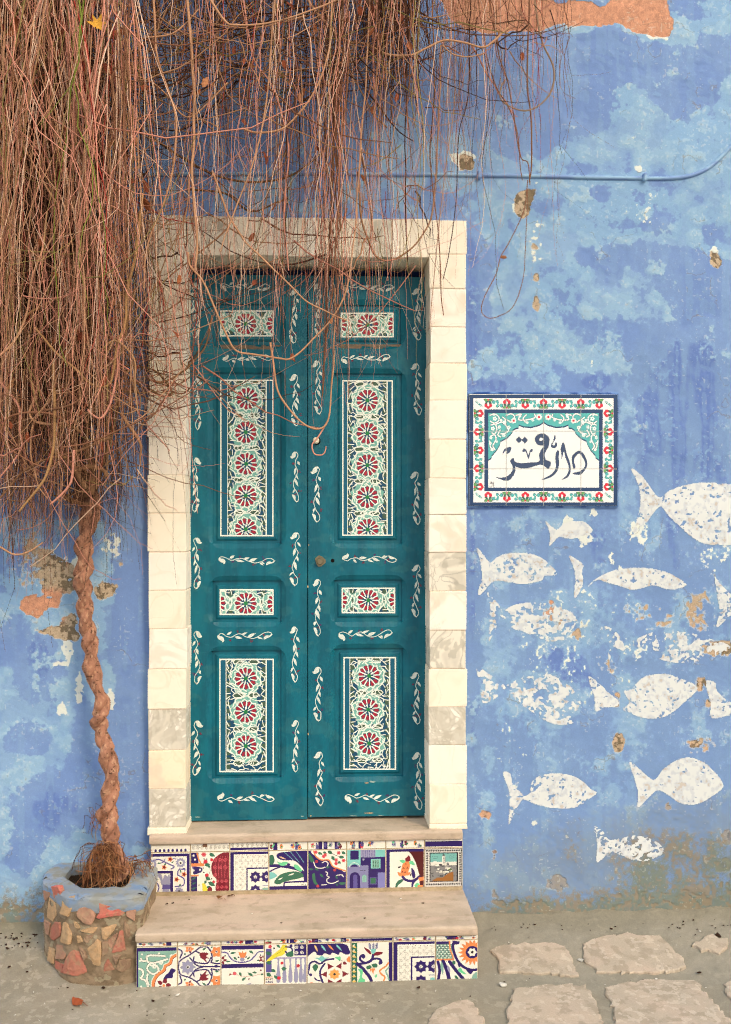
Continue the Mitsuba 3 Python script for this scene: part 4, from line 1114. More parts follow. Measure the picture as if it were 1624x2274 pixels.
def t17(P):
    P.r(WHT, 835, 140, 1218, 525); P.r(NAVY, 835, 140, 870, 525); P.r(NAVY, 835, 140, 1210, 168)
    P.p(lin(84, 26, 30), [(1062, 168), (1218, 168), (1218, 525), (1170, 525), (1165, 400), (1130, 280), (1095, 210)])
    P.p(ORG, [(1020, 262), (1070, 275), (1065, 340), (1045, 390), (1010, 415), (975, 405), (985, 340), (1000, 290)], True)
    for x, y in ((1030, 290), (1010, 330), (1045, 330), (995, 368), (1025, 372)): P.p(MAR, [(x - 14, y + 12), (x, y - 10), (x + 14, y + 12), (x, y + 4)])
    P.p(ORG, [(948, 370), (985, 385), (1000, 410), (965, 412)], True); P.p(ORG, [(1025, 405), (1045, 380), (1078, 376), (1060, 405)], True); P.p(MAR, [(1025, 235), (1040, 225), (1058, 205), (1075, 230), (1075, 258), (1045, 268), (1025, 255)], True)
    P.p(PEA, [(965, 255), (1000, 248), (1030, 265), (1000, 285), (980, 270)], True); P.p(PEA, [(1070, 262), (1100, 265), (1122, 305), (1095, 300), (1065, 290)], True); P.leaf(INK, 950, 330, 985, 312, 18); P.leaf(INK, 1085, 385, 1072, 420, 16)
    P.s(NAVY, 26, [(1000, 420), (1020, 445), (1070, 462), (1120, 455), (1165, 420)]); P.p(NAVY, [(1085, 335), (1105, 345), (1120, 375), (1125, 420), (1105, 440), (1090, 400)], True); P.p(NAVY, [(1100, 450), (1150, 440), (1110, 490), (1100, 525), (1085, 525)], True)
    P.p(GRN, [(925, 525), (935, 480), (965, 450), (1002, 445), (990, 475), (955, 500), (945, 525)], True); P.p(PEA, [(1120, 500), (1150, 480), (1165, 505), (1140, 525), (1120, 520)], True); P.p(ORG, [(1155, 430), (1218, 420), (1218, 455), (1165, 468)]); P.r(ORG, 1150, 505, 1200, 525)


def t18(P):
    P.r(lin(206, 204, 198), 1222, 130, 1594, 510); P.r(INK, 1222, 130, 1594, 138); P.r(INK, 1586, 130, 1594, 510)
    for k in range(16):
        for yy in (152, 484): scroll(P, INK, 1242 + k * 23, yy, 9, 1 if k % 2 else -1, 4)
        for xx in (1244, 1572):
            if 1 < k < 15: scroll(P, INK, xx, 134 + k * 23, 9, 1 if k % 2 else -1, 4)
    P.r(INK, 1268, 172, 1552, 462); P.r(lin(120, 180, 174), 1277, 182, 1538, 300); P.r(lin(222, 220, 208), 1277, 265, 1538, 300); P.r(lin(130, 130, 130), 1277, 300, 1538, 455)
    rg = np.random.default_rng(2)
    for k in range(46):
        x, y = rg.uniform(1280, 1510), rg.uniform(258, 400)
        P.r([lin(228, 226, 214), lin(110, 112, 112), lin(200, 198, 186), lin(70, 72, 76)][rg.integers(4)], x, y, x + rg.uniform(12, 40), y + rg.uniform(10, 26))
    P.r(WHT, 1395, 205, 1425, 295); P.r(lin(90, 96, 96), 1397, 190, 1420, 210); P.r(lin(90, 96, 96), 1402, 220, 1407, 290); P.r(INK, 1406, 182, 1411, 195); P.r(lin(150, 150, 146), 1415, 215, 1425, 290)
    P.p(lin(150, 98, 46), [(1290, 455), (1340, 420), (1400, 418), (1460, 375), (1505, 365), (1505, 455)]); P.leaf(lin(80, 110, 60), 1450, 345, 1495, 340, 20)
    for x in (1320, 1485): P.s(lin(70, 110, 110), 3, [(x - 25, 215), (x - 10, 205), (x + 10, 212), (x + 28, 206), (x + 22, 226), (x - 20, 228)], True)


def t21(P):
    P.r(SAGE, 50, 185, 420, 572); P.r(NAVY, 50, 190, 420, 222); P.r(NAVY, 50, 190, 63, 572)
    curve = [(200, 572), (205, 510), (240, 450), (300, 405), (310, 365), (360, 340), (375, 290), (420, 262)]
    P.p(WHT, np.vstack([sm(curve), [(420, 572)]])); P.s(ORG, 26, curve); P.s(WHT, 6, [(182, 572), (190, 500), (225, 440), (285, 398), (300, 355), (345, 330), (360, 280), (420, 240)]); P.s(MAR, 5, [(216, 572), (220, 515), (250, 462), (312, 415), (325, 375), (370, 350), (385, 300), (420, 275)])
    for pts in ([(90, 290), (100, 312), (140, 310), (145, 270), (200, 262), (310, 272)], [(145, 285), (150, 320), (200, 335), (270, 320), (335, 300)], [(200, 340), (240, 370), (250, 410), (210, 440), (165, 420), (145, 380), (170, 340)], [(70, 385), (100, 400), (110, 440), (90, 480), (130, 500), (160, 570)], [(150, 440), (145, 490), (160, 540)]): P.s(INK, 22, pts); P.s(WHT, 17, pts)
    for x, y in ((190, 350), (275, 335), (215, 370)): P.flower(WHT, x, y, 22, 5, SAGE, 5)
    for x, y in ((98, 250), (257, 246), (80, 312)): P.c(WHT, x, y, 9)
    P.leaf(WHT, 355, 270, 378, 258, 14); P.leaf(WHT, 80, 550, 105, 565, 22); P.leaf(WHT, 75, 460, 85, 480, 12)
    P.p(NAVY, [(290, 520), (310, 460), (345, 430), (370, 390), (412, 410), (385, 440), (380, 480), (330, 485), (320, 520)], True); P.flower(MAR, 300, 548, 72, 5, WHT, 22, 40); P.c(ORG, 300, 552, 14); P.p(MAR, [(300, 500), (330, 490), (320, 540)])


def t22(P):
    P.r(WHT, 430, 180, 820, 570)
    for pts in ([(440, 330), (470, 300), (540, 260), (590, 225), (640, 190), (700, 190), (735, 240), (745, 300), (735, 340)], [(440, 430), (470, 455), (540, 480), (600, 520), (640, 560), (700, 555), (735, 500), (745, 440), (735, 400)], [(440, 345), (435, 385), (450, 440)], [(540, 290), (600, 360), (660, 375), (730, 378), (820, 380)], [(540, 470), (600, 400), (660, 380)], [(600, 230), (650, 260), (640, 290)], [(580, 280), (575, 320), (620, 340), (700, 345), (735, 290)], [(600, 520), (650, 490), (640, 450)], [(580, 470), (575, 430), (620, 410), (700, 410), (735, 460)], [(430, 200), (470, 230), (450, 290)], [(430, 545), (465, 520), (450, 460)], [(740, 340), (780, 350), (820, 350)], [(740, 400), (780, 410), (820, 412)]): P.s(NAVY, 13, pts)
    P.flower(LAV, 522, 378, 76, 8, INK, 10, 42)
    for s in (1, -1):
        y = lambda v: 376 + s * (v - 376)
        P.p(MAR, [(630, y(250)), (670, y(240)), (715, y(255)), (690, y(275)), (718, y(300)), (685, y(300)), (700, y(345)), (665, y(310)), (640, y(290))], True)
        P.flower(ORG, 785, y(238), 58, 6, NAVY, 8, 40); P.flower(ORG, 535, y(205), 44, 5, MAR, 8, 30)
        for a in ((655, 220, 690, 195, 20), (500, 265, 490, 240, 18), (770, 330, 810, 320, 20), (735, 200, 750, 185, 14)): P.leaf(GRN, a[0], y(a[1]), a[2], y(a[3]), a[4])
        P.leaf(NAVY, 530, y(225), 555, y(245), 14); P.leaf(NAVY, 760, y(375), 800, y(365), 16)


def t23(P):
    P.r(WHT, 830, 170, 1216, 560); P.r(NAVY, 830, 172, 1216, 210); P.r(NAVY, 830, 348, 1216, 386)
    P.s(VIO, 11, [(830, 232), (880, 240), (910, 285), (950, 320), (1020, 335), (1090, 318), (1130, 280), (1165, 240), (1216, 235)])
    P.p(ORG, [(985, 230), (1010, 245), (1022, 225), (1035, 245), (1060, 232), (1045, 285), (1020, 295), (1000, 285)], True); P.p(LAV, [(1000, 300), (1020, 288), (1042, 302), (1030, 325), (1010, 325)], True)
    for a in ((910, 245, 965, 240, 22), (940, 280, 975, 312, 22), (1080, 225, 1125, 250, 24), (1065, 310, 1090, 280, 20), (870, 322, 915, 322, 16), (1180, 320, 1150, 318, 16)): P.leaf(GRN, *a)
    P.flower(MAR, 838, 310, 44, 5, None, None, 26); P.flower(MAR, 1205, 305, 40, 5, None, None, 24)
    for x, y in ((865, 268), (985, 285), (1055, 285), (1185, 268)): P.c(INK, x, y, 7)
    P.s(lin(190, 110, 70), 3, [(895, 455), (950, 448), (1010, 465), (1070, 472), (1130, 465), (1216, 440)]); P.c(PNK, 950, 440, 17)
    for a in ((995, 425, 1012, 468, 26), (1015, 510, 1055, 475, 26), (1070, 435, 1120, 470, 28), (1110, 432, 1155, 438, 22), (1185, 455, 1216, 452, 20)): P.leaf(GRN, *a)
    for x, y in ((910, 445), (1080, 496), (1188, 415)): P.c(MAR, x, y, 8)
    P.p(LAV, [(1030, 558), (1060, 545), (1105, 530), (1085, 560)])


def t24(P):
    P.r(WHT, 1228, 165, 1612, 555); P.r(VIO, 1238, 205, 1290, 430); P.r(NAVY, 1500, 165, 1612, 275); P.r(lin(160, 150, 190), 1310, 290, 1612, 304)
    for k in range(4): scroll(P, WHT, 1520 + (k % 2) * 50, 195 + (k // 2) * 50, 18, 1 if k % 2 else -1, 5)
    for x in (1352, 1408, 1463, 1515, 1560, 1600): P.p(LAV, [(x - 9, 304), (x + 9, 304), (x + 7, 350), (x + 20, 480), (x + 12, 530), (x - 12, 530), (x - 20, 480), (x - 7, 350)], True)
    P.p(YEL, [(1395, 165), (1430, 175), (1432, 215), (1400, 265), (1340, 285), (1270, 325), (1240, 322), (1290, 270), (1330, 240), (1370, 205)], True); P.s(lin(150, 150, 40), 3, [(1330, 260), (1380, 230), (1410, 190)])
    P.s(NAVY, 14, [(1420, 190), (1470, 200), (1480, 240), (1440, 255), (1418, 235)]); P.p(GRN, [(1420, 260), (1480, 230), (1490, 280), (1440, 285)], True); P.c(NAVY, 1470, 180, 14)
    for a in ((1235, 240, 1290, 260, 40), (1240, 330, 1290, 350, 36), (1285, 405, 1330, 430, 34), (1380, 400, 1430, 400, 40), (1240, 440, 1290, 470, 40), (1335, 165, 1370, 200, 26), (1310, 460, 1350, 500, 30)): P.leaf(GRN, *a)
    P.flower(RED_, 1275, 185, 20, 5, PNK, 7); P.c(RED_, 1385, 345, 14); P.flower(RED_, 1535, 375, 20, 5, MAR, 6); P.c(RED_, 1357, 488, 18); P.c(INK, 1312, 202, 9)
    P.r(WHT, 1232, 480, 1300, 540); P.r(ORG, 1232, 474, 1300, 482); P.r(ORG, 1228, 542, 1335, 555); P.r(WHT, 1335, 538, 1612, 550)
    for k in range(4): P.p(INK, [(1232 + k * 18, 500), (1241 + k * 18, 484), (1250 + k * 18, 500)]); P.p(NAVY, [(1232 + k * 18, 530), (1241 + k * 18, 508), (1250 + k * 18, 530)])


def t25(P):
    P.r(WHT, 48, 150, 430, 538)
    P.p(NAVY, [(48, 155), (360, 155), (420, 215), (425, 250), (390, 262), (340, 235), (325, 262), (270, 240), (250, 262), (200, 245), (180, 262), (135, 258), (110, 225), (60, 262), (48, 270)], True)
    for a, c in (((110, 160, 140, 232), lin(224, 184, 130)), ((165, 160, 215, 228), TEA), ((225, 158, 285, 222), ORG), ((300, 160, 355, 225), TEA)): P.leaf(c, *a, 20)
    P.p(TEA, [(100, 285), (150, 285), (175, 265), (200, 285), (242, 280), (210, 300), (178, 328), (140, 300)], True); P.p(PEA, [(290, 285), (320, 280), (345, 285), (335, 322), (315, 305)], True)
    P.s(NAVY, 17, [(60, 400), (70, 340), (110, 320), (160, 345), (210, 310), (280, 300)]); P.s(NAVY, 17, [(200, 345), (165, 400), (160, 450), (175, 500), (190, 538)]); P.s(NAVY, 12, [(110, 480), (130, 500), (165, 510)]); P.s(INK, 4, [(330, 312), (380, 330), (400, 360)]); P.c(MAR, 378, 345, 15)
    P.p(GRN, [(92, 370), (120, 345), (145, 370), (135, 395), (115, 418), (100, 395)], True); P.s(NAVY, 8, [(60, 400), (55, 430), (70, 455)]); P.c(NAVY, 76, 448, 14)
    for k in range(6):
        a = k * math.pi / 3 - 1.05
        x, y = 290 + 92 * math.cos(a), 448 + 92 * math.sin(a)
        q = lambda r, b: (x + r * math.cos(a + b), y + r * math.sin(a + b))
        P.p(MAR, [q(40, 0), q(14, .8), q(38, 2.2), q(22, 3.14), q(38, -2.2), q(14, -.8)])
    P.flower(lin(232, 166, 90), 288, 448, 54, 8, INK, 11, 34); P.p(ORG, [(395, 310), (415, 280), (432, 290), (432, 335), (405, 330)], True); P.flower(ORG, 85, 535, 20, 5, RED_, 6); P.leaf(INK, 395, 538, 430, 525, 14)


def t26(P):
    P.r(WHT, 440, 150, 815, 525); P.r(GRN, 440, 152, 492, 530); P.r(NAVY, 782, 150, 815, 525)
    for k in range(8): P.leaf(lin(226, 186, 100), 445, 175 + k * 48, 485, 200 + k * 44, 22); P.leaf(WHT, 470, 160 + k * 48, 455, 190 + k * 44, 12)
    P.s(NAVY, 30, [(492, 345), (540, 390), (590, 450), (615, 490), (622, 525)]); P.s(NAVY, 22, [(500, 350), (570, 340), (620, 320), (640, 265)]); P.s(NAVY, 20, [(590, 335), (640, 305), (690, 305), (715, 330), (700, 350)]); P.s(NAVY, 20, [(560, 340), (520, 310), (525, 275), (550, 265)])
    P.c(NAVY, 550, 280, 18); P.c(NAVY, 705, 340, 18)
    P.p(MAR, [(552, 195), (580, 205), (612, 230), (620, 262), (590, 245)], True); P.p(MAR, [(640, 262), (670, 240), (728, 245), (700, 268), (660, 275)], True); P.p(TEA, [(618, 215), (650, 205), (665, 225), (645, 258), (625, 250)], True)
    for k in range(9): P.leaf(LAV, 640 + (k % 3 - 1) * 22, 215 - (k // 3) * 12, 640 + (k % 3 - 1) * 42, 175 - (k // 3) * 12, 24); P.s(INK, 2, [(640 + (k % 3 - 1) * 22, 215 - (k // 3) * 12), (640 + (k % 3 - 1) * 42, 170 - (k // 3) * 12)], False)
    P.p(GRN, [(575, 375), (610, 362), (625, 385), (600, 400), (580, 395)], True); P.p(GRN, [(625, 355), (670, 350), (675, 380), (640, 385)], True)
    for a in ((620, 385, 610, 425, 16), (630, 385, 640, 450, 22), (640, 385, 660, 420, 16)): P.leaf(ORG, *a)
    P.p(PEA, [(500, 400), (535, 395), (545, 430), (535, 470), (565, 500), (550, 525), (500, 525), (515, 470), (520, 430)], True); P.leaf(PEA, 655, 480, 675, 445, 22)
    P.s(ORG, 15, [(778, 345), (755, 375), (700, 415), (715, 450), (745, 475), (730, 525)]); P.s(SAGE, 14, [(782, 385), (755, 420), (770, 460), (782, 500)])


def t27(P): lattice_corner(P, 830, 150, 1208, 523, 988, 290); P.r(WHT, 1145, 448, 1208, 523); P.r(lin(90, 120, 150), 1150, 462, 1208, 470); P.r(TEA, 1165, 490, 1208, 520)


def t28(P):
    P.r(WHT, 1222, 140, 1600, 522); P.r(NAVY, 1222, 145, 1350, 172); P.r(SAGE, 1222, 170, 1372, 312)
    for k in range(12):
        P.s(INK, 3, [(1222 + k * 16 - 30, 170), (1222 + k * 16 - 60, 312)], False)
    for k in range(7): P.r(INK, 1222, 172 + k * 20, 1365, 175 + k * 20); 
    for k in range(7):
        for j in range(4): P.r(WHT, 1230 + j * 34 + (k % 2) * 14, 178 + k * 20, 1242 + j * 34 + (k % 2) * 14, 190 + k * 20)
    P.s(ORG, 13, [(1345, 140), (1350, 220), (1372, 280), (1378, 312)]); P.r(ORG, 1222, 312, 1385, 328)
    P.s(NAVY, 24, [(1395, 140), (1375, 190), (1395, 280), (1430, 350), (1490, 405), (1560, 425), (1600, 420)]); P.p(NAVY, [(1370, 140), (1440, 150), (1430, 175), (1380, 180)]); P.p(NAVY, [(1500, 420), (1560, 425), (1540, 465), (1515, 450)], True); P.p(NAVY, [(1420, 360), (1450, 380), (1430, 395)], True)
    P.flower(ORG, 1552, 255, 130, 18, NAVY, 60, 36); P.flower(WHT, 1552, 255, 44, 6, INK, 13, 34)
    for pts, w in (([(1240, 340), (1255, 420), (1240, 522)], 26), ([(1285, 335), (1320, 420), (1345, 522)], 34), ([(1345, 340), (1400, 420), (1470, 510)], 30)): P.s(NAVY, w, pts)
    P.leaf(SAGE, 1270, 330, 1285, 470, 30); P.leaf(LAV, 1325, 370, 1350, 455, 26); P.leaf(GRN, 1375, 330, 1395, 370, 34); P.p(PEA, [(1420, 425), (1445, 400), (1465, 430), (1500, 465), (1460, 455)], True); P.leaf(GRN, 1390, 470, 1430, 520, 26); P.p(SAGE, [(1545, 522), (1560, 470), (1600, 445), (1600, 522)], True)


def thin(kind, seed):
    def f(P):
        x0, y0, x1, y1 = 0, 0, 100, 13
        rg = np.random.default_rng(seed)
        P.r(WHT, x0, y0, x1, y1)
        if kind == 'arch':
            P.r(lin(206, 196, 170), 0, 0, 100, 3)
            for k in range(8): P.c(NAVY, 12 + k * 11, 11, 3)
        elif kind == 'lattice':
            for k in range(9): scroll(P, lin(130, 128, 112), 6 + k * 11.5, 6, 4, 1 if k % 2 else -1, .8)
            P.r(lin(120, 88, 70), 30, 0, 42, 6)
        elif kind == 'line':
            for k in range(8): scroll(P, lin(130, 128, 112), 6 + k * 13, 3, 4, 1 if k % 2 else -1, .8)
            P.r(NAVY, 0, 8, 100, 12)
        elif kind == 'band': P.r(NAVY, 0, 3 if seed % 2 else 5, 100, 12)
        else:
            for k in range(3):
                a = rg.uniform(0, 80)
                if rg.random() < .6: P.r(NAVY, a, 0, a + rg.uniform(5, 14), 13)
            for k in range(7):
                a = rg.uniform(4, 96)
                P.flower([ORG, MAR, RED_, LAV, VIO][rg.integers(5)], a, rg.uniform(3, 11), 5, 5, INK, 1.2)
                P.leaf([GRN, PEA, VIO][rg.integers(3)], a, rg.uniform(2, 11), a + rg.uniform(-10, 10), rg.uniform(2, 12), 4)
        return (x0, y0, x1, y1)
    return f


TILE_DOC = {}


def tile(x0, x1, z0, z1, Y, design, rect, label):
    g = .0016
    x0, x1, z0, z1 = x0 + g, x1 - g, z0 + g, z1 - g
    body = chamfer_box(x0, x1, Y, Y + .008, z0, z1, .0012)
    body.unmerge_vertices()
    mb = MB()
    mb.add(body.vertices, body.faces, lin(222, 214, 196))
    P = Paint()
    design(P)
    rx0, ry0, rx1, ry1 = rect
    b = .0012
    X0, X1, Z0, Z1 = x0 + b, x1 - b, z0 + b, z1 - b
    P.lay(mb, lambda v: np.stack([X0 + (v[:, 0] - rx0) / (rx1 - rx0) * (X1 - X0), np.full(len(v), Y - .0003), Z1 - (v[:, 1] - ry0) / (ry1 - ry0) * (Z1 - Z0)], 1), clip=sbox(rx0, ry0, rx1, ry1), amin=(rx1 - rx0) ** 2 * 1e-6)
    mb.put('front_steps__tile', 'glaze', label)


MAIN1 = [(t11, (48, 165, 436, 552), 'tile with violet scrolls and a navy corner frame'), (t12, (445, 162, 833, 550), 'tile with a maroon ironwork lattice and red fruit'), (t13, (842, 160, 1224, 548), 'white tile with thin scroll lattice in the upper step'),
         (t14, (1234, 152, 1610, 543), 'tile with a large green leaf and dark flower'), (t15, (57, 145, 433, 533), 'navy tile with white scrolls and red blossom'), (t16, (447, 142, 820, 523), 'tile painted with a blue house front'),
         (t17, (837, 142, 1210, 523), 'white tile with one orange bud on a navy stem'), (t18, (1224, 132, 1592, 508), 'tile with a small framed view of a white town')]
MAIN2 = [(t21, (52, 188, 418, 570), 'sage green tile with white scrolls'), (t22, (433, 183, 818, 568), 'tile with a grey flower in a ring of navy vines'), (t23, (833, 173, 1214, 557), 'white tile with a navy band and a leafy twig'),
         (t24, (1230, 168, 1610, 552), 'tile with a yellow bird on a balustrade'), (t25, (50, 152, 428, 536), 'tile with an orange flower inside a ring of maroon buds'), (t26, (442, 152, 813, 523), 'tile with a maroon and grey blossom and a navy edge'),
         (t27, (832, 152, 1206, 521), 'white tile with thin scroll lattice in the lower step'), (t28, (1224, 142, 1598, 520), 'tile with a big orange sunflower')]
THIN1 = ['arch', 'lattice', 'line', 'mix', 'mix', 'mix', 'mix', 'band']
THIN2 = ['mix', 'mix', 'mix', 'mix', 'mix', 'band', 'mix', 'mix']
for k in range(8):
    tile(x1s[k], x1s[k + 1], ROW1[0], ROW1[1], YR1, *MAIN1[k])
    tile(x1s[k], x1s[k + 1], ROW1[1], ROW1[2] - .001, YR1, thin(THIN1[k], k + 20), (0, 0, 100, 13), None)
    tile(x2s[k], x2s[k + 1], ROW2[0], ROW2[1], YR2, *MAIN2[k])
    tile(x2s[k], x2s[k + 1], ROW2[1], ROW2[2] - .001, YR2, thin(THIN2[k], k + 40), (0, 0, 100, 13), None)
# plain sides of the lower step
put('front_steps__side_render', chamfer_box(x2s[-1] - .012, x2s[-1] + .001, YR2 + .006, .03, ROW2[0] - .06, ZS2 - .034, .003), 'grout')
put('front_steps__side_render', chamfer_box(x1s[-1] - .012, x1s[-1] + .001, YR1 + .006, .03, ROW1[0] - .02, ZS1 - .036, .003), 'grout')

# ------------------------------------------------------------------ tiled name sign: twelve glazed tiles
YS = -.016
zs = lambda a: [(1027.5 + .21793 * x, 867.6 + .21793 * y) for x, y in a]
tag('tiled_name_sign', 'twelve tile sign with dark Arabic lettering and a floral border', 'sign')
S_NAVY, S_WHITE, S_TURQ, S_RED, S_GREEN, S_DGREEN, S_LET, S_LINE = lin(30, 62, 104), lin(240, 242, 240), lin(84, 180, 178), lin(212, 44, 62), lin(104, 172, 92), lin(52, 104, 86), lin(54, 72, 104), lin(60, 84, 96)


def sign_paint():
    P = Paint()
    P.r(S_NAVY, 65, 38, 1580, 1176)
    P.r(S_WHITE, 110, 76, 1540, 1138)
    P.r(S_NAVY, 222, 190, 1430, 1024)
    P.r(S_WHITE, 262, 228, 1392, 988)
    half = [(825, 318), (785, 345), (700, 368), (620, 362), (575, 345), (572, 375), (545, 378), (515, 395), (500, 430), (455, 475), (410, 500), (388, 508), (380, 545), (345, 605), (300, 655), (296, 680), (262, 702)]
    full = half + [(262, 228), (825, 228)]
    for s in (1, -1):
        m = lambda pts: [((a if s > 0 else 1654 - a), b) for a, b in pts]
        P.p(S_NAVY, m([(a, b + 14) if i < len(half) else (a, b) for i, (a, b) in enumerate(full)]))
        P.p(S_TURQ, m(full))
        for pts in ([(280, 250), (330, 238), (370, 270), (365, 310), (320, 330), (285, 310)], [(290, 350), (330, 340), (350, 390), (330, 440), (300, 430)], [(345, 340), (400, 320), (440, 350), (470, 400), (440, 430), (390, 440)], [(285, 465), (330, 450), (340, 500), (310, 560), (330, 600)],
                    [(450, 250), (500, 235), (530, 270), (500, 320), (460, 300)], [(545, 250), (600, 240), (570, 290), (620, 300), (690, 290), (740, 270), (735, 240)], [(650, 245), (620, 280), (640, 320)], [(385, 400), (360, 450), (390, 470)], [(275, 510), (285, 570), (310, 610)], [(410, 270), (440, 300), (420, 340)]):
            P.s(S_LINE, 19, m(pts)); P.s(S_WHITE, 13, m(pts))
        for x, y, r in ((330, 285, 26), (310, 385, 24), (430, 320, 22), (375, 370, 20), (470, 375, 22), (420, 455, 20), (290, 480, 18), (300, 600, 18), (660, 325, 16), (715, 300, 16), (585, 260, 16), (285, 535, 16), (350, 520, 14), (395, 300, 16), (320, 245, 14)):
            x = x if s > 0 else 1654 - x
            P.flower(S_WHITE, x, y, r, 5)
        for x, y, r, n in ((780, 268, 36, 8), (522, 305, 32, 7)):
            x = x if s > 0 else 1654 - x
            P.flower(S_WHITE, x, y, r, n, S_RED, 12, 24)
    # border: flowers and leaves turning up and down
    def border(x, y, ux, uy, flip):
        q = lambda a, b: (x + a * ux + b * flip * uy, y + a * uy + b * flip * ux)
        def pl(col, pts): P.p(col, [q(a, b) for a, b in pts], True)
        for sgn in (-1, 1):
            pl(S_LINE, [(sgn * 2, -44), (sgn * 22, -50), (sgn * 46, -46), (sgn * 30, -22), (sgn * 12, -18)])
            pl(S_GREEN, [(sgn * 4, -42), (sgn * 22, -46), (sgn * 40, -43), (sgn * 28, -26), (sgn * 14, -22)])
            pl(S_DGREEN, [(0, -28), (sgn * 18, -26), (sgn * 36, -4), (sgn * 22, 8), (sgn * 10, -2)])
        for a, b in ((-20, 18), (20, 18), (0, 32)): P.c(S_RED, *q(a, b), 20)
        P.p(S_WHITE, [q(0, -4), q(11, 10), q(0, 26), q(-11, 10)], True)
        P.c(S_RED, *q(0, -40), 9)

    def twig(x, y, ux, uy, flip):
        q = lambda a, b: (x + a * ux + b * flip * uy, y + a * uy + b * flip * ux)
        for pts, w in (([(-50, 22), (-22, 30), (2, 14), (22, -16), (50, -24)], 6), ):
            P.s(S_DGREEN, w, [q(a, b) for a, b in pts])
        for pts in ([(-52, 10), (-30, -2), (-20, 20), (-34, 34), (-50, 26)], [(-18, 26), (4, 34), (14, 8), (2, -6), (-8, 10)], [(52, -10), (34, 2), (22, -16), (32, -34), (50, -28)], [(16, -24), (-4, -36), (-16, -18), (-2, -4), (8, -14)]):
            P.p(S_LINE, [q(a * 1.12, b * 1.12) for a, b in pts], True)
            P.p(S_TURQ, [q(a, b) for a, b in pts], True)
    for k, x in enumerate((262, 452, 640, 826, 1015, 1205, 1393)):
        border(x, 133, 1, 0, 1 if k % 2 == 0 else -1)
        border(x, 1082, 1, 0, -1 if k % 2 == 0 else 1)
        if k < 6:
            twig(x + 94, 133, 1, 0, 1 if k % 2 else -1); twig(x + 94, 1082, 1, 0, -1 if k % 2 else 1)
    for k, y in enumerate((230, 420, 607, 792, 980)):
        border(165, y, 0, 1, 1 if k % 2 == 0 else -1)
        border(1488, y, 0, 1, -1 if k % 2 == 0 else 1)
        if k < 4: twig(165, y + 94, 0, 1, 1 if k % 2 else -1); twig(1488, y + 94, 0, 1, -1 if k % 2 else 1)
    for x, y in ((165, 133), (1488, 133), (165, 1070), (1488, 1070)): twig(x, y, .8, .6, 1)
    # the lettering
    for pts in ([(408, 650), (420, 605), (452, 580), (493, 574), (493, 606), (472, 636), (445, 642), (456, 618), (432, 620)],
                [(610, 622), (622, 592), (650, 602), (664, 640), (674, 652), (690, 602), (714, 594), (712, 626), (694, 626), (680, 686), (668, 690), (644, 622), (624, 624)],
                [(940, 450), (950, 485), (930, 520), (918, 550), (940, 556), (945, 530), (963, 536), (960, 570), (935, 586), (906, 576), (904, 550), (924, 510)],
                [(972, 606), (986, 626), (980, 680), (986, 740), (966, 820), (920, 870), (860, 898), (800, 908), (870, 872), (926, 830), (952, 770), (945, 690), (954, 630)],
                [(1025, 524), (1045, 565), (1062, 640), (1095, 730), (1104, 800), (1090, 860), (1050, 896), (1005, 908), (1050, 876), (1076, 830), (1082, 770), (1052, 690), (1034, 620), (1022, 660), (1006, 702), (1010, 650), (1000, 606), (1008, 562)],
                [(1130, 792), (1152, 776), (1138, 730), (1142, 690), (1180, 644), (1210, 660), (1244, 720), (1248, 768), (1200, 818), (1120, 842), (1170, 858), (1216, 848), (1264, 782), (1270, 720), (1240, 650), (1195, 612), (1150, 630), (1116, 672), (1116, 730)],
                [(340, 880), (400, 886), (460, 868), (504, 820), (510, 770), (485, 716), (520, 684), (534, 722), (600, 738), (700, 730), (768, 726), (786, 700), (780, 655), (800, 606), (826, 562), (800, 560), (760, 546), (738, 502), (746, 465), (790, 438), (840, 440), (880, 475), (886, 520), (876, 570), (850, 620), (838, 660), (852, 704), (902, 730), (876, 796), (830, 766), (780, 756), (680, 786), (600, 790), (550, 778), (536, 768), (540, 810), (520, 862), (480, 910), (440, 918), (390, 905)]):
        P.p(S_LET, pts, True)
    for pts in ([(575, 465), (541, 500), (575, 537), (609, 500)], [(635, 468), (601, 503), (635, 540), (669, 503)]): P.p(S_LET, pts)
    P.p(S_WHITE, [(800, 478), (820, 490), (808, 510), (784, 506), (784, 492)], True)
    for pts in ([(280, 955), (285, 930), (290, 950), (298, 928), (300, 955)], [(310, 960), (308, 935), (318, 930), (320, 945), (310, 950), (322, 962)], [(272, 982), (300, 970), (322, 968), (308, 980)]): P.s(INK, 4, pts)
    return P


P = sign_paint()
flat = P.flat()
xj, yj = [65, 445, 828, 1207, 1580], [38, 412, 797, 1176]
for r in range(3):
    for c in range(4):
        rect = sbox(xj[c] + 3.2, yj[r] + 3.2, xj[c + 1] - 3.2, yj[r + 1] - 3.2)
        a, b = VA(zs([(xj[c] + 2, yj[r + 1] - 2)]), YS)[0], VA(zs([(xj[c + 1] - 2, yj[r] + 2)]), YS)[0]
        body = chamfer_box(a[0], b[0], YS, YS + .008, a[2], b[2], .001)
        body.unmerge_vertices()
        mb = MB()
        mb.add(body.vertices, body.faces, lin(222, 224, 222))
        for col, g in flat:
            for q in polys(g.intersection(rect)):
                if q.area > 6:
                    v, f = tri(q)
                    if len(v): mb.add(VA(zs(v), YS - .0003), f, col)
        mb.put('tiled_name_sign__tile', 'glaze')
a, b = VA(zs([(68, 1173)]), YS)[0], VA(zs([(1577, 41)]), YS)[0]
put('tiled_name_sign__grout', chamfer_box(a[0], b[0], YS + .003, .01, a[2], b[2], .001), two(pr(lin(200, 204, 196), .8, .2)))
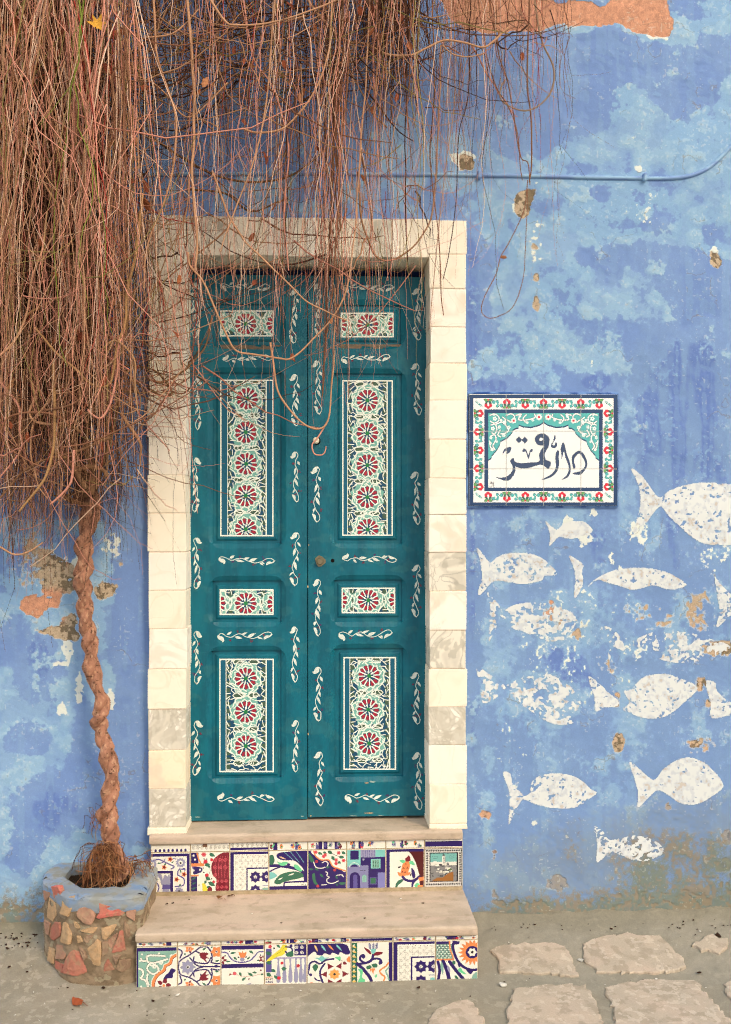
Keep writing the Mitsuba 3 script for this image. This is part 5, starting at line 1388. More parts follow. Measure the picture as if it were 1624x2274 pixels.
# mortar edge painted with the wall colour
scene['blue_mortar'] = two(pr(mikit.proc(lambda p, n, uv: mix(lin(44, 84, 150), lin(110, 150, 206), smoothstep(.4, .65, fbm(p.x * 30, p.z * 30, p.y * 30, 3)))), .6, .3))
rim = MB()
for x0, y0, x1, y1 in ((36, 30, 63, 1180), (40, 18, 1592, 37), (1582, 20, 1594, 1186), (40, 1178, 1592, 1190)):
    a, b = VA(zs([(x0, y1)]), YS)[0], VA(zs([(x1, y0)]), YS)[0]
    m = chamfer_box(a[0], b[0], YS + .004, .012, a[2], b[2], .004)
    rim.add(m.vertices, m.faces)
rim.put('tiled_name_sign__mortar_edge', 'blue_mortar', colors=False)

# ------------------------------------------------------------------ ground and paving
def ground_color(p, n, uv):
    a, b = fbm(p.x * 4, p.y * 4, 1., 4), fbm(p.x * 26, p.y * 26, 2., 4)
    c = mix(lin(167, 160, 145), lin(154, 149, 135), smoothstep(.3, .7, a))
    c = mix(c, lin(172, 164, 150), smoothstep(.48, .66, b) * .5)
    c = mix(c, lin(122, 120, 102), smoothstep(.50, .70, fbm(p.x * 11, p.y * 11, 6., 4)) * .35)
    c = mix(c, lin(140, 131, 112), smoothstep(.42, .66, fbm(p.x * 2.6, p.y * 3.4, 15., 4)) * .55)
    c = mix(c, lin(196, 186, 168), smoothstep(.60, .68, fbm(p.x * 48, p.y * 48, 13., 3)) * .35)
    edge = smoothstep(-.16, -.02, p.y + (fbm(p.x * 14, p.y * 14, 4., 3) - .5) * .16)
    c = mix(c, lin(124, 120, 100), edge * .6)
    c = mix(c, lin(142, 138, 124), smoothstep(.3, .55, p.x + (fbm(p.x * 5, p.y * 5, 11., 3) - .5) * .8) * .6)
    return c * (1 + (noise(p.x * 300, p.y * 300) - .5) * .16)


scene['ground_mortar'] = bumped(pr(mikit.proc(ground_color), .85, .2), lambda p, n, uv: fbm(p.x * 18, p.y * 18, 1., 4) * .012 + noise(p.x * 170, p.y * 170) * .0022, 1.0, 2e-3)


def paver_color(p, n, uv):
    a, b = fbm(p.x * 5 + 3, p.y * 5, 1., 4), fbm(p.x * 30, p.y * 30, 2., 4)
    c = mix(lin(190, 175, 156), lin(180, 168, 150), smoothstep(.4, .62, a))
    c = mix(c, lin(192, 174, 156), smoothstep(.45, .7, fbm(p.x * 8, p.y * 8, 8., 4)) * .6)
    c = mix(c, lin(150, 138, 120), smoothstep(.52, .70, b) * .5)
    c = mix(c, lin(206, 194, 176), smoothstep(.62, .68, fbm(p.x * 44, p.y * 44, 9., 3)) * .5)
    return c * (1 + (noise(p.x * 300, p.y * 300) - .5) * .12)


scene['paver_stone'] = bumped(pr(mikit.proc(paver_color), .75, .3), lambda p, n, uv: fbm(p.x * 16, p.y * 16, 5., 4) * .006 + noise(p.x * 150, p.y * 150) * .0020 + fbm(p.x * 60, p.y * 60, 3., 3) * .003, 1.0, 2e-3)
gx = np.unique(np.round(np.concatenate([np.linspace(-14, -1.9, 24), np.arange(-1.9, 2.6, .03), np.linspace(2.6, 14, 24)]), 4))
gy = np.unique(np.round(np.concatenate([np.linspace(-16, -1.3, 30), np.arange(-1.3, .03, .02), [.03]]), 4))
GXm, GYm = np.meshgrid(gx, gy)
gn = meshkit.fbm(np.stack([GXm * 3, GYm * 3, 0 * GXm], -1), 4, 9) - .5
gn2 = meshkit.fbm(np.stack([GXm * 12, GYm * 12, 0 * GXm], -1), 3, 12) - .5
near_wall = np.clip((GYm + .10) / .10, 0, 1)
GZm = ground_z(GXm, GYm) + gn * .010 + gn2 * .006 + near_wall ** 2 * (.02 + .03 * np.maximum(gn2, 0))
gid = np.arange(GXm.size).reshape(GXm.shape)
gq = np.stack([gid[:-1, :-1], gid[:-1, 1:], gid[1:, 1:], gid[1:, :-1]], -1).reshape(-1, 4)
put('ground', trimesh.Trimesh(np.stack([GXm, GYm, GZm], -1).reshape(-1, 3), np.vstack([gq[:, [0, 1, 2]], gq[:, [0, 2, 3]]]), process=False), 'ground_mortar', 'worn grey mortar ground with flush paving stones', None, None, 'structure', smooth=True)
zp = lambda a: [(1038.9 + .3603 * x, 1940.7 + .3603 * y) for x, y in a]
PAVERS = [zp([(150, 460), (290, 440), (430, 430), (580, 435), (650, 520), (690, 640), (500, 625), (330, 620), (210, 610), (180, 540)]),
          zp([(710, 440), (800, 400), (950, 375), (1070, 380), (1190, 390), (1220, 430), (1280, 490), (1350, 570), (1280, 610), (1040, 618), (800, 620), (740, 560), (715, 500)]),
          zp([(290, 715), (500, 690), (730, 695), (770, 770), (830, 900), (850, 1000), (540, 1010), (240, 1000), (245, 850)]), zp([(840, 710), (1050, 670), (1250, 662), (1400, 665), (1480, 760), (1624, 920), (1680, 1010), (1300, 1010), (930, 1000), (880, 800)]),
          zp([(1380, 440), (1440, 415), (1490, 375), (1540, 400), (1600, 400), (1612, 440), (1610, 460), (1560, 490), (1500, 478), (1440, 485)]), zp([(1570, 690), (1640, 660), (1760, 680), (1850, 860), (1760, 900), (1624, 780)]),
          zp([(-280, 1010), (-200, 850), (-60, 790), (0, 788), (40, 800), (100, 924), (130, 1020)]), [(720, 2330), (760, 2290), (835, 2300), (850, 2400), (740, 2400)]]
for pts in PAVERS:
    rg = np.random.default_rng(int(abs(pts[0][0])))
    w = np.array([on_ground(*q)[:2] for q in pts])
    g = Polygon(w).buffer(-.006).buffer(.006)
    ln = np.array([g.exterior.interpolate(s).coords[0] for s in np.arange(0, g.exterior.length, .012)])
    ln += (meshkit.noise(np.stack([ln[:, 0] * 60, ln[:, 1] * 60, 0 * ln[:, 0]], 1), 4) - .5)[:, None] * .024 + rg.normal(0, .0018, ln.shape)
    g = max(polys(Polygon(ln).buffer(0)), key=lambda q: q.area)
    v, f = trimesh.creation.triangulate_polygon(g, engine='earcut')
    ring = np.array(g.exterior.coords)[:-1]
    n = len(ring)
    top = float(max(ground_z(w[:, 0], w[:, 1]).mean(), -.03)) + .0105
    gz = lambda a: np.interp(a[:, 1], [-.42, 0], [0, .05])
    lift = lambda a: ground_z(a[:, 0], a[:, 1]) + .0085
    inner = np.array(g.buffer(-.005).exterior.coords)[:-1] if polys(g.buffer(-.005)) and g.buffer(-.005).geom_type == 'Polygon' else ring
    vi, fi = trimesh.creation.triangulate_polygon(Polygon(inner), engine='earcut')
    mb = MB()
    mb.add(np.column_stack([vi, lift(vi)]), fi)
    tri_r = unary_union(g).difference(Polygon(inner))
    for q in polys(tri_r):
        v2, f2 = trimesh.creation.triangulate_polygon(q, engine='earcut')
        ed = shapely.distance(shapely.points(v2), g.exterior) < 1e-5
        mb.add(np.column_stack([v2, lift(v2) - ed * .003]), f2)
    k = np.arange(n)
    wall_v = np.vstack([np.column_stack([ring, lift(ring) - .003]), np.column_stack([ring, lift(ring) - .03])])
    mb.add(wall_v, np.vstack([np.stack([k, (k + 1) % n, (k + 1) % n + n], 1), np.stack([k, (k + 1) % n + n, k + n], 1)]))
    mb.put('ground__paving_stone', 'paver_stone', colors=False)

# ------------------------------------------------------------------ planter of broken stone beside the steps
tag('stone_planter', 'low planter clad in red and tan broken stone with a blue painted rim', 'planter')
xL, xR = V(93, 2000, -.12)[0], V(318, 2100, -.36)[0]
PLAN = np.array([(xL + .03, .03), (xL + .012, -.10), (xL + .03, -.19), (V(118, 2100, -.25)[0], -.255), (V(146, 2100, -.335)[0], -.335), (V(172, 2100, -.362)[0], -.362), (V(235, 2100, -.372)[0], -.374), (V(285, 2100, -.365)[0], -.366), (xR - .004, -.345), (xR, -.30), (xR, .03)])
PLAN_S = np.vstack([sm(PLAN[:9], False, 6), PLAN[9:]])
ZTOP = .295


def on_planter(px, py, out=0.0):
    """the point of the planter's side seen at px, py, moved outward by out"""
    d = ray(px, py)
    best = None
    for a, b in zip(PLAN_S, PLAN_S[1:]):
        m = np.array([[d[0], -(b - a)[0]], [d[1], -(b - a)[1]]])
        if abs(np.linalg.det(m)) < 1e-12: continue
        t, s = np.linalg.solve(m, a - EYE[:2])
        if t > 0 and -1e-6 <= s <= 1 + 1e-6 and (best is None or t < best[0]):
            nn = np.array([(b - a)[1], -(b - a)[0]]) / np.linalg.norm(b - a)
            if np.dot(nn, d[:2]) > 0: nn = -nn
            best = (t, nn)
    if best is None: return None
    p = EYE + d * best[0]
    p[:2] += best[1] * out
    return p


# body: rough mortar shell with a well for the soil
inner_plan = np.array(Polygon(PLAN_S).buffer(-.068).exterior.coords)[:-1]
inner_plan = np.array(Polygon(inner_plan).intersection(sbox(xL + .10, -.285, xR - .075, -.03)).buffer(-.03).buffer(.03).exterior.coords)[:-1]
shell = Polygon(PLAN_S, [inner_plan])
vs, fs = trimesh.creation.triangulate_polygon(shell, engine='earcut')


def skirt(pl, z0, z1, nz):
    pl = np.asarray(pl)
    zz = np.linspace(z0, z1, nz)
    v = np.vstack([np.column_stack([pl, np.full(len(pl), z)]) for z in zz])
    n = len(pl)
    i, j = np.meshgrid(np.arange(nz - 1), np.arange(n), indexing='ij')
    q = np.stack([i * n + j, i * n + (j + 1) % n, (i + 1) * n + (j + 1) % n, (i + 1) * n + j], -1).reshape(-1, 4)
    return v, np.vstack([q[:, [0, 1, 2]], q[:, [0, 2, 3]]])


def resample(pl, step):
    L = LineString(np.vstack([pl, pl[:1]]))
    return np.array([L.interpolate(s).coords[0] for s in np.arange(0, L.length, step)])


mb = MB()
out = resample(PLAN_S, .012)
v, f = skirt(out, -.08, ZTOP - .05, 26)
ctr = out.mean(0)
nz = meshkit.fbm(v * 22, 4, 8) - .5
v[:, :2] += (v[:, :2] - ctr) / np.linalg.norm(v[:, :2] - ctr, axis=1, keepdims=True) * (nz * .016)[:, None]
mb.add(v, f)


def planter_mortar(p, n, uv):
    a = fbm(p.x * 22, p.y * 22, p.z * 22, 4)
    c = mix(lin(148, 130, 108), lin(120, 104, 84), smoothstep(.38, .62, a))
    c = mix(c, lin(166, 158, 134), smoothstep(.58, .66, fbm(p.x * 40, p.y * 40, p.z * 40, 3)) * .6)
    return c * (1 + (noise(p.x * 250, p.y * 250, p.z * 250) - .5) * .2)


scene['planter_mortar'] = bumped(pr(mikit.proc(planter_mortar), .95, .1), lambda p, n, uv: fbm(p.x * 70, p.y * 70, p.z * 70, 3) * .005, 1.0, 2e-3)
mb.put('stone_planter__body', 'planter_mortar', colors=False, smooth=50)


def rim_color(p, n, uv):
    a, b = fbm(p.x * 14, p.y * 14, p.z * 14, 4), fbm(p.x * 50, p.y * 50, p.z * 50, 3)
    up = smoothstep(.5, .8, n.z)
    c = mix(lin(120, 146, 180), lin(148, 160, 172), smoothstep(.4, .62, a))
    c = mix(c, lin(140, 138, 124), smoothstep(.50, .60, a * .5 + b * .5) * .8)
    return mix(c, lin(146, 150, 146), smoothstep(.44, .56, fbm(p.x * 9, p.y * 20, p.z * 10, 4)) * .55)


scene['rim_paint'] = bumped(pr(mikit.proc(rim_color), .8, .2), lambda p, n, uv: fbm(p.x * 45, p.y * 45, p.z * 45, 4) * .006, 1.0, 2e-3)
mb = MB()
rimo = resample(np.array(Polygon(PLAN_S).buffer(.006).exterior.coords)[:-1], .012)
rimi = resample(inner_plan, .012)
v, f = skirt(rimo, ZTOP - .058, ZTOP - .012, 7)
c2 = rimo.mean(0)
drop = meshkit.fbm(v * np.array([14, 14, 0]), 3, 31) - .5
low = np.clip((ZTOP - .012 - v[:, 2]) / .046, 0, 1)
v[:, 2] -= low * drop * .03
v[:, :2] += (v[:, :2] - c2) / np.linalg.norm(v[:, :2] - c2, axis=1, keepdims=True) * ((meshkit.fbm(v * 18, 3, 5) - .5) * .008 - low ** 6 * .006)[:, None]
mb.add(v, f)
tp = Polygon(rimo, [rimi])
v, f = trimesh.creation.triangulate_polygon(tp, engine='earcut')
tm = trimesh.Trimesh(np.column_stack([v, np.full(len(v), ZTOP)]), f, process=False)
vv, ff = trimesh.remesh.subdivide_to_size(tm.vertices, tm.faces, .03)
do = shapely.distance(shapely.points(vv[:, :2]), Polygon(rimo).exterior)
vv[:, 2] = ZTOP - .012 * np.exp(-do / .006) + (meshkit.fbm(np.column_stack([vv[:, :2] * 14, 0 * vv[:, 0]]), 3, 3) - .5) * .018 * np.clip(do / .02, 0, 1)
mb.add(vv, ff)
v, f = skirt(rimi, ZTOP - .09, ZTOP, 3)
mb.add(v, f)
mb.put('stone_planter__rim', 'rim_paint', 'thick rim with worn blue paint', colors=False, smooth=50)
sp = resample(np.array(Polygon(inner_plan).buffer(.01).exterior.coords)[:-1], .03)
v, f = trimesh.creation.triangulate_polygon(Polygon(sp), engine='earcut')
vv, ff = trimesh.remesh.subdivide_to_size(np.column_stack([v, np.full(len(v), ZTOP - .035)]), f, .02)
vv[:, 2] += (meshkit.fbm(vv * 30, 4, 6) - .5) * .03
scene['soil'] = two(pr(mikit.proc(lambda p, n, uv: mix(lin(66, 52, 38), lin(40, 32, 24), fbm(p.x * 60, p.y * 60, 1., 3))), .95, .1))
put('stone_planter__soil', trimesh.Trimesh(vv, ff, process=False), 'soil', smooth=True)


STONE_TONES = dict(red=((178, 110, 94), (166, 112, 94)), bright=((196, 110, 98), (184, 116, 100)), tan=((190, 156, 118), (178, 148, 114)), brown=((150, 124, 102), (138, 114, 94)), rose=((174, 134, 112), (162, 126, 106)))


def stone_color(p, n, uv):
    ca, cb = mi.Color3f(0), mi.Color3f(0)
    for k, (a, b) in enumerate(STONE_TONES.values()):
        on = dr.abs(uv.x - k) < .5
        ca = dr.select(on, mi.Color3f(*map(float, lin(*a))), ca)
        cb = dr.select(on, mi.Color3f(*map(float, lin(*b))), cb)
    g = fbm(p.x * 30, p.y * 30, p.z * 22, 3)
    c = mix(ca, cb, smoothstep(.35, .65, g))
    c = mix(c, lin(162, 142, 114), smoothstep(.54, .66, fbm(p.x * 70, p.z * 60, 2., 3)) * .4)
    return c * (1 + (noise(p.x * 260, p.z * 260) - .5) * .14)


scene['broken_stone'] = bumped(pr(mikit.proc(stone_color), .8, .25), lambda p, n, uv: fbm(p.x * 55, p.z * 55, 3., 3) * .006, 1.0, 2e-3)
STONES = [('bright', [(250, 800), (330, 795), (362, 870), (350, 940), (320, 1030), (280, 960)]), ('tan', [(375, 945), (520, 930), (528, 1010), (480, 1130), (460, 1185), (360, 1150), (380, 1040)]), ('rose', [(560, 1120), (600, 1020), (690, 1000), (755, 1000), (790, 1190), (740, 1290), (640, 1260), (550, 1170)]),
          ('bright', [(820, 1010), (1180, 1005), (1170, 1100), (1140, 1175), (980, 1185), (830, 1215), (790, 1190), (850, 1120)]), ('red', [(290, 1250), (350, 1260), (350, 1430), (260, 1500), (215, 1440), (240, 1320)]), ('tan', [(365, 1240), (410, 1260), (500, 1420), (480, 1545), (360, 1505)]),
          ('tan', [(510, 1245), (560, 1260), (600, 1330), (570, 1350), (520, 1320)]), ('tan', [(600, 1360), (720, 1325), (830, 1320), (760, 1405), (620, 1375)]), ('tan', [(865, 1335), (1090, 1265), (1020, 1370), (920, 1480), (870, 1460)]), ('tan', [(555, 1425), (600, 1420), (645, 1500), (560, 1525)]),
          ('red', [(1090, 1370), (1135, 1350), (1170, 1610), (985, 1645), (1040, 1510)]), ('rose', [(945, 1480), (1070, 1380), (1040, 1500), (985, 1600), (940, 1550)]), ('tan', [(645, 1575), (760, 1530), (800, 1460), (860, 1500), (865, 1640), (850, 1810), (760, 1800), (700, 1680)]), ('red', [(500, 1560), (590, 1640), (660, 1780), (690, 1890), (560, 1930), (400, 1890), (410, 1760), (450, 1640)]),
          ('rose', [(300, 1540), (440, 1560), (400, 1730), (290, 1720)]), ('tan', [(205, 1570), (285, 1600), (275, 1790), (190, 1740)]), ('red', [(280, 1740), (385, 1790), (385, 1910), (290, 1830)]), ('red', [(945, 1715), (1035, 1860), (880, 1890), (900, 1790)]), ('brown', [(1085, 1730), (1240, 1720), (1230, 1830), (1120, 1900), (1040, 1850)]),
          ('rose', [(140, 850), (235, 880), (220, 930), (150, 1000), (135, 940)]), ('tan', [(205, 925), (280, 1010), (295, 1180), (250, 1260), (180, 1190), (190, 1050)]), ('rose', [(150, 1220), (230, 1270), (200, 1430), (160, 1400)]), ('brown', [(120, 1000), (175, 1010), (170, 1180), (130, 1200)]), ('brown', [(870, 1500), (950, 1500), (950, 1640), (870, 1700)]),
          ('brown', [(1150, 1230), (1220, 1330), (1240, 1500), (1180, 1480), (1140, 1340)]), ('brown', [(620, 1400), (760, 1430), (690, 1530), (650, 1500)]), ('brown', [(560, 1560), (640, 1600), (690, 1700), (650, 1740), (590, 1630)]), ('rose', [(130, 1430), (190, 1470), (190, 1560), (140, 1540)]), ('brown', [(980, 1680), (1120, 1660), (1080, 1720), (1040, 1800)]), ('rose', [(1180, 1020), (1300, 1100), (1270, 1240), (1170, 1180)])]
for ci, (c, pts) in enumerate(STONES):
    rg = np.random.default_rng(ci)
    pz = [(74.2 + .17574 * x, 1826.6 + .17574 * y) for x, y in pts]
    g = Polygon(pz).buffer(0)
    g = g.buffer(-.35)
    ring = np.array([g.exterior.interpolate(s).coords[0] for s in np.linspace(0, g.exterior.length, 26, endpoint=False)])
    ring += rg.normal(0, .35, ring.shape)
    cc = ring.mean(0)
    th = rg.uniform(.003, .007)
    rings = [(1.0, -.012), (1.0, th * .75), (.93, th), (.55, th + rg.uniform(-.002, .003))]
    vs, ok = [], True
    tilt = rg.uniform(-.0035, .0035, 2)
    for s, o in rings:
        for q in cc + (ring - cc) * s:
            t_ = (q - cc) / 12
            p = on_planter(*q, o + (float(t_ @ tilt) if o > 0 else 0))
            if p is None: ok = False; break
            vs.append(p)
        if not ok: break
    if not ok: continue
    pc = on_planter(*cc, th)
    if pc is None: continue
    vs.append(pc)
    n = len(ring)
    k = np.arange(n)
    f = []
    for r in range(3): f += [np.stack([r * n + k, r * n + (k + 1) % n, r * n + n + (k + 1) % n], 1), np.stack([r * n + k, r * n + n + (k + 1) % n, r * n + n + k], 1)]
    f.append(np.stack([3 * n + k, 3 * n + (k + 1) % n, k * 0 + 4 * n], 1))
    put('stone_planter__stone', trimesh.Trimesh(np.array(vs), np.vstack(f), process=False), 'broken_stone', uv=np.tile([[list(STONE_TONES).index(c), ci]], (len(vs), 1)).astype(float))

# ------------------------------------------------------------------ the bare vine
tag('climbing_vine', 'leafless climbing vine with a twisted trunk and a curtain of hanging twigs over the doorway', 'vine')


def bark(p, n, uv):
    a = fbm(p.x * 60, p.y * 60, p.z * 26, 4)
    c = mix(lin(174, 126, 102), lin(142, 100, 80), smoothstep(.35, .65, a))
    c = mix(c, lin(198, 158, 130), smoothstep(.55, .68, fbm(p.x * 110, p.y * 110, p.z * 50, 3)) * .6)
    c = mix(c, lin(96, 70, 54), smoothstep(.68, .72, noise(p.x * 130, p.y * 130, p.z * 130) * .6 + a * .4))
    return c * (1 + (noise(p.x * 300, p.y * 300, p.z * 120) - .5) * .2)


scene['bark'] = bumped(pr(mikit.proc(bark), .85, .2), lambda p, n, uv: fbm(p.x * 90, p.y * 90, p.z * 35, 4) * .006, 1.0, 1e-3)
TR = [(258, 1950, 23), (260, 1932, 22), (255, 1900, 20), (247, 1870, 18), (243, 1848, 18), (240, 1826, 20), (239, 1812, 23), (241, 1796, 20), (243, 1780, 17), (242, 1762, 18), (244, 1745, 19), (247, 1726, 17), (247, 1708, 18), (243, 1688, 18), (239, 1668, 18), (231, 1650, 17), (225, 1633, 15), (222, 1613, 17),
      (221, 1595, 18), (224, 1574, 16), (226, 1553, 17), (219, 1538, 15), (213, 1522, 16), (210, 1505, 16), (206, 1486, 18), (204, 1470, 17), (202, 1450, 15), (199, 1436, 17), (198, 1420, 18), (197, 1404, 17), (195, 1388, 17), (189, 1368, 16), (186, 1350, 17), (187, 1330, 16), (188, 1312, 17), (185, 1296, 19),
      (183, 1280, 20), (185, 1262, 18), (187, 1244, 17), (187, 1226, 19), (188, 1208, 19), (191, 1190, 17), (194, 1172, 18), (197, 1150, 20), (198, 1128, 23), (196, 1105, 26), (190, 1080, 24), (182, 1050, 20)]
tp = np.array(TR, float)
tt = np.linspace(0, 1, len(tp))
NN = 560
ti = np.linspace(0, 1, NN)
from scipy.interpolate import CubicSpline
cs = CubicSpline(tt, tp)(ti)
YT = np.interp(ti, [0, .15, .6, 1], [-.185, -.15, -.11, -.14])
path = np.array([V(a, b, y) for (a, b, _), y in zip(cs, YT)])
rad = cs[:, 2] / 520.0
sl = np.concatenate([[0], np.cumsum(np.linalg.norm(np.diff(path, axis=0), axis=1))])
NS = 56
th = np.arange(NS) * 2 * math.pi / NS
wob = np.array([meshkit.noise(np.array([[s * 9, .5, .2]]), 3)[0] for s in sl])
phase = sl * 36 + (wob - .5) * 7
lob = np.abs(np.cos(th[None] - phase[:, None] * 1.0)) ** .7
side = np.cos(th[None] - phase[:, None] * 1.0 + .6)
R = rad[:, None] * (.52 + .50 * lob + .10 * side)
q3 = np.stack([np.broadcast_to(np.cos(th) * 1.4, R.shape), np.broadcast_to(np.sin(th) * 1.4, R.shape), np.broadcast_to(sl[:, None] * 16, R.shape)], -1)
R = R * (1 + (meshkit.fbm(q3 * 2.2, 4, 6) - .5) * .36)
v = path[:, None] + R[..., None] * (np.cos(th)[None, :, None] * np.array([1.0, 0, 0]) + np.sin(th)[None, :, None] * np.array([0, 1.0, 0]))
i, j = np.meshgrid(np.arange(NN - 1), np.arange(NS), indexing='ij')
q = np.stack([i * NS + j, i * NS + (j + 1) % NS, (i + 1) * NS + (j + 1) % NS, (i + 1) * NS + j], -1).reshape(-1, 4)
put('climbing_vine__trunk', trimesh.Trimesh(v.reshape(-1, 3), np.vstack([q[:, [0, 1, 2]], q[:, [0, 2, 3]]]), process=False), 'bark', 'twisted rope like trunk rising from the planter', smooth=70)


def branch_pts(px, y, wig=.004, seed=0):
    """a traced limb: (x, y[, depth]) points"""
    a = np.array(px, float)
    s = sm(a[:, :2], False, 7)
    yy = np.interp(np.linspace(0, 1, len(s)), np.linspace(0, 1, len(a)), a[:, 2] if a.shape[1] > 2 else np.full(len(a), y))
    P3 = np.array([V(x, z, k) for (x, z), k in zip(s, yy)])
    nz = np.stack([meshkit.noise(np.column_stack([P3[:, 2] * 12 + seed, P3[:, 0] * 12, np.full(len(P3), k * 7.1)]), seed) - .5 for k in range(3)], 1)
    return P3 + nz * wig


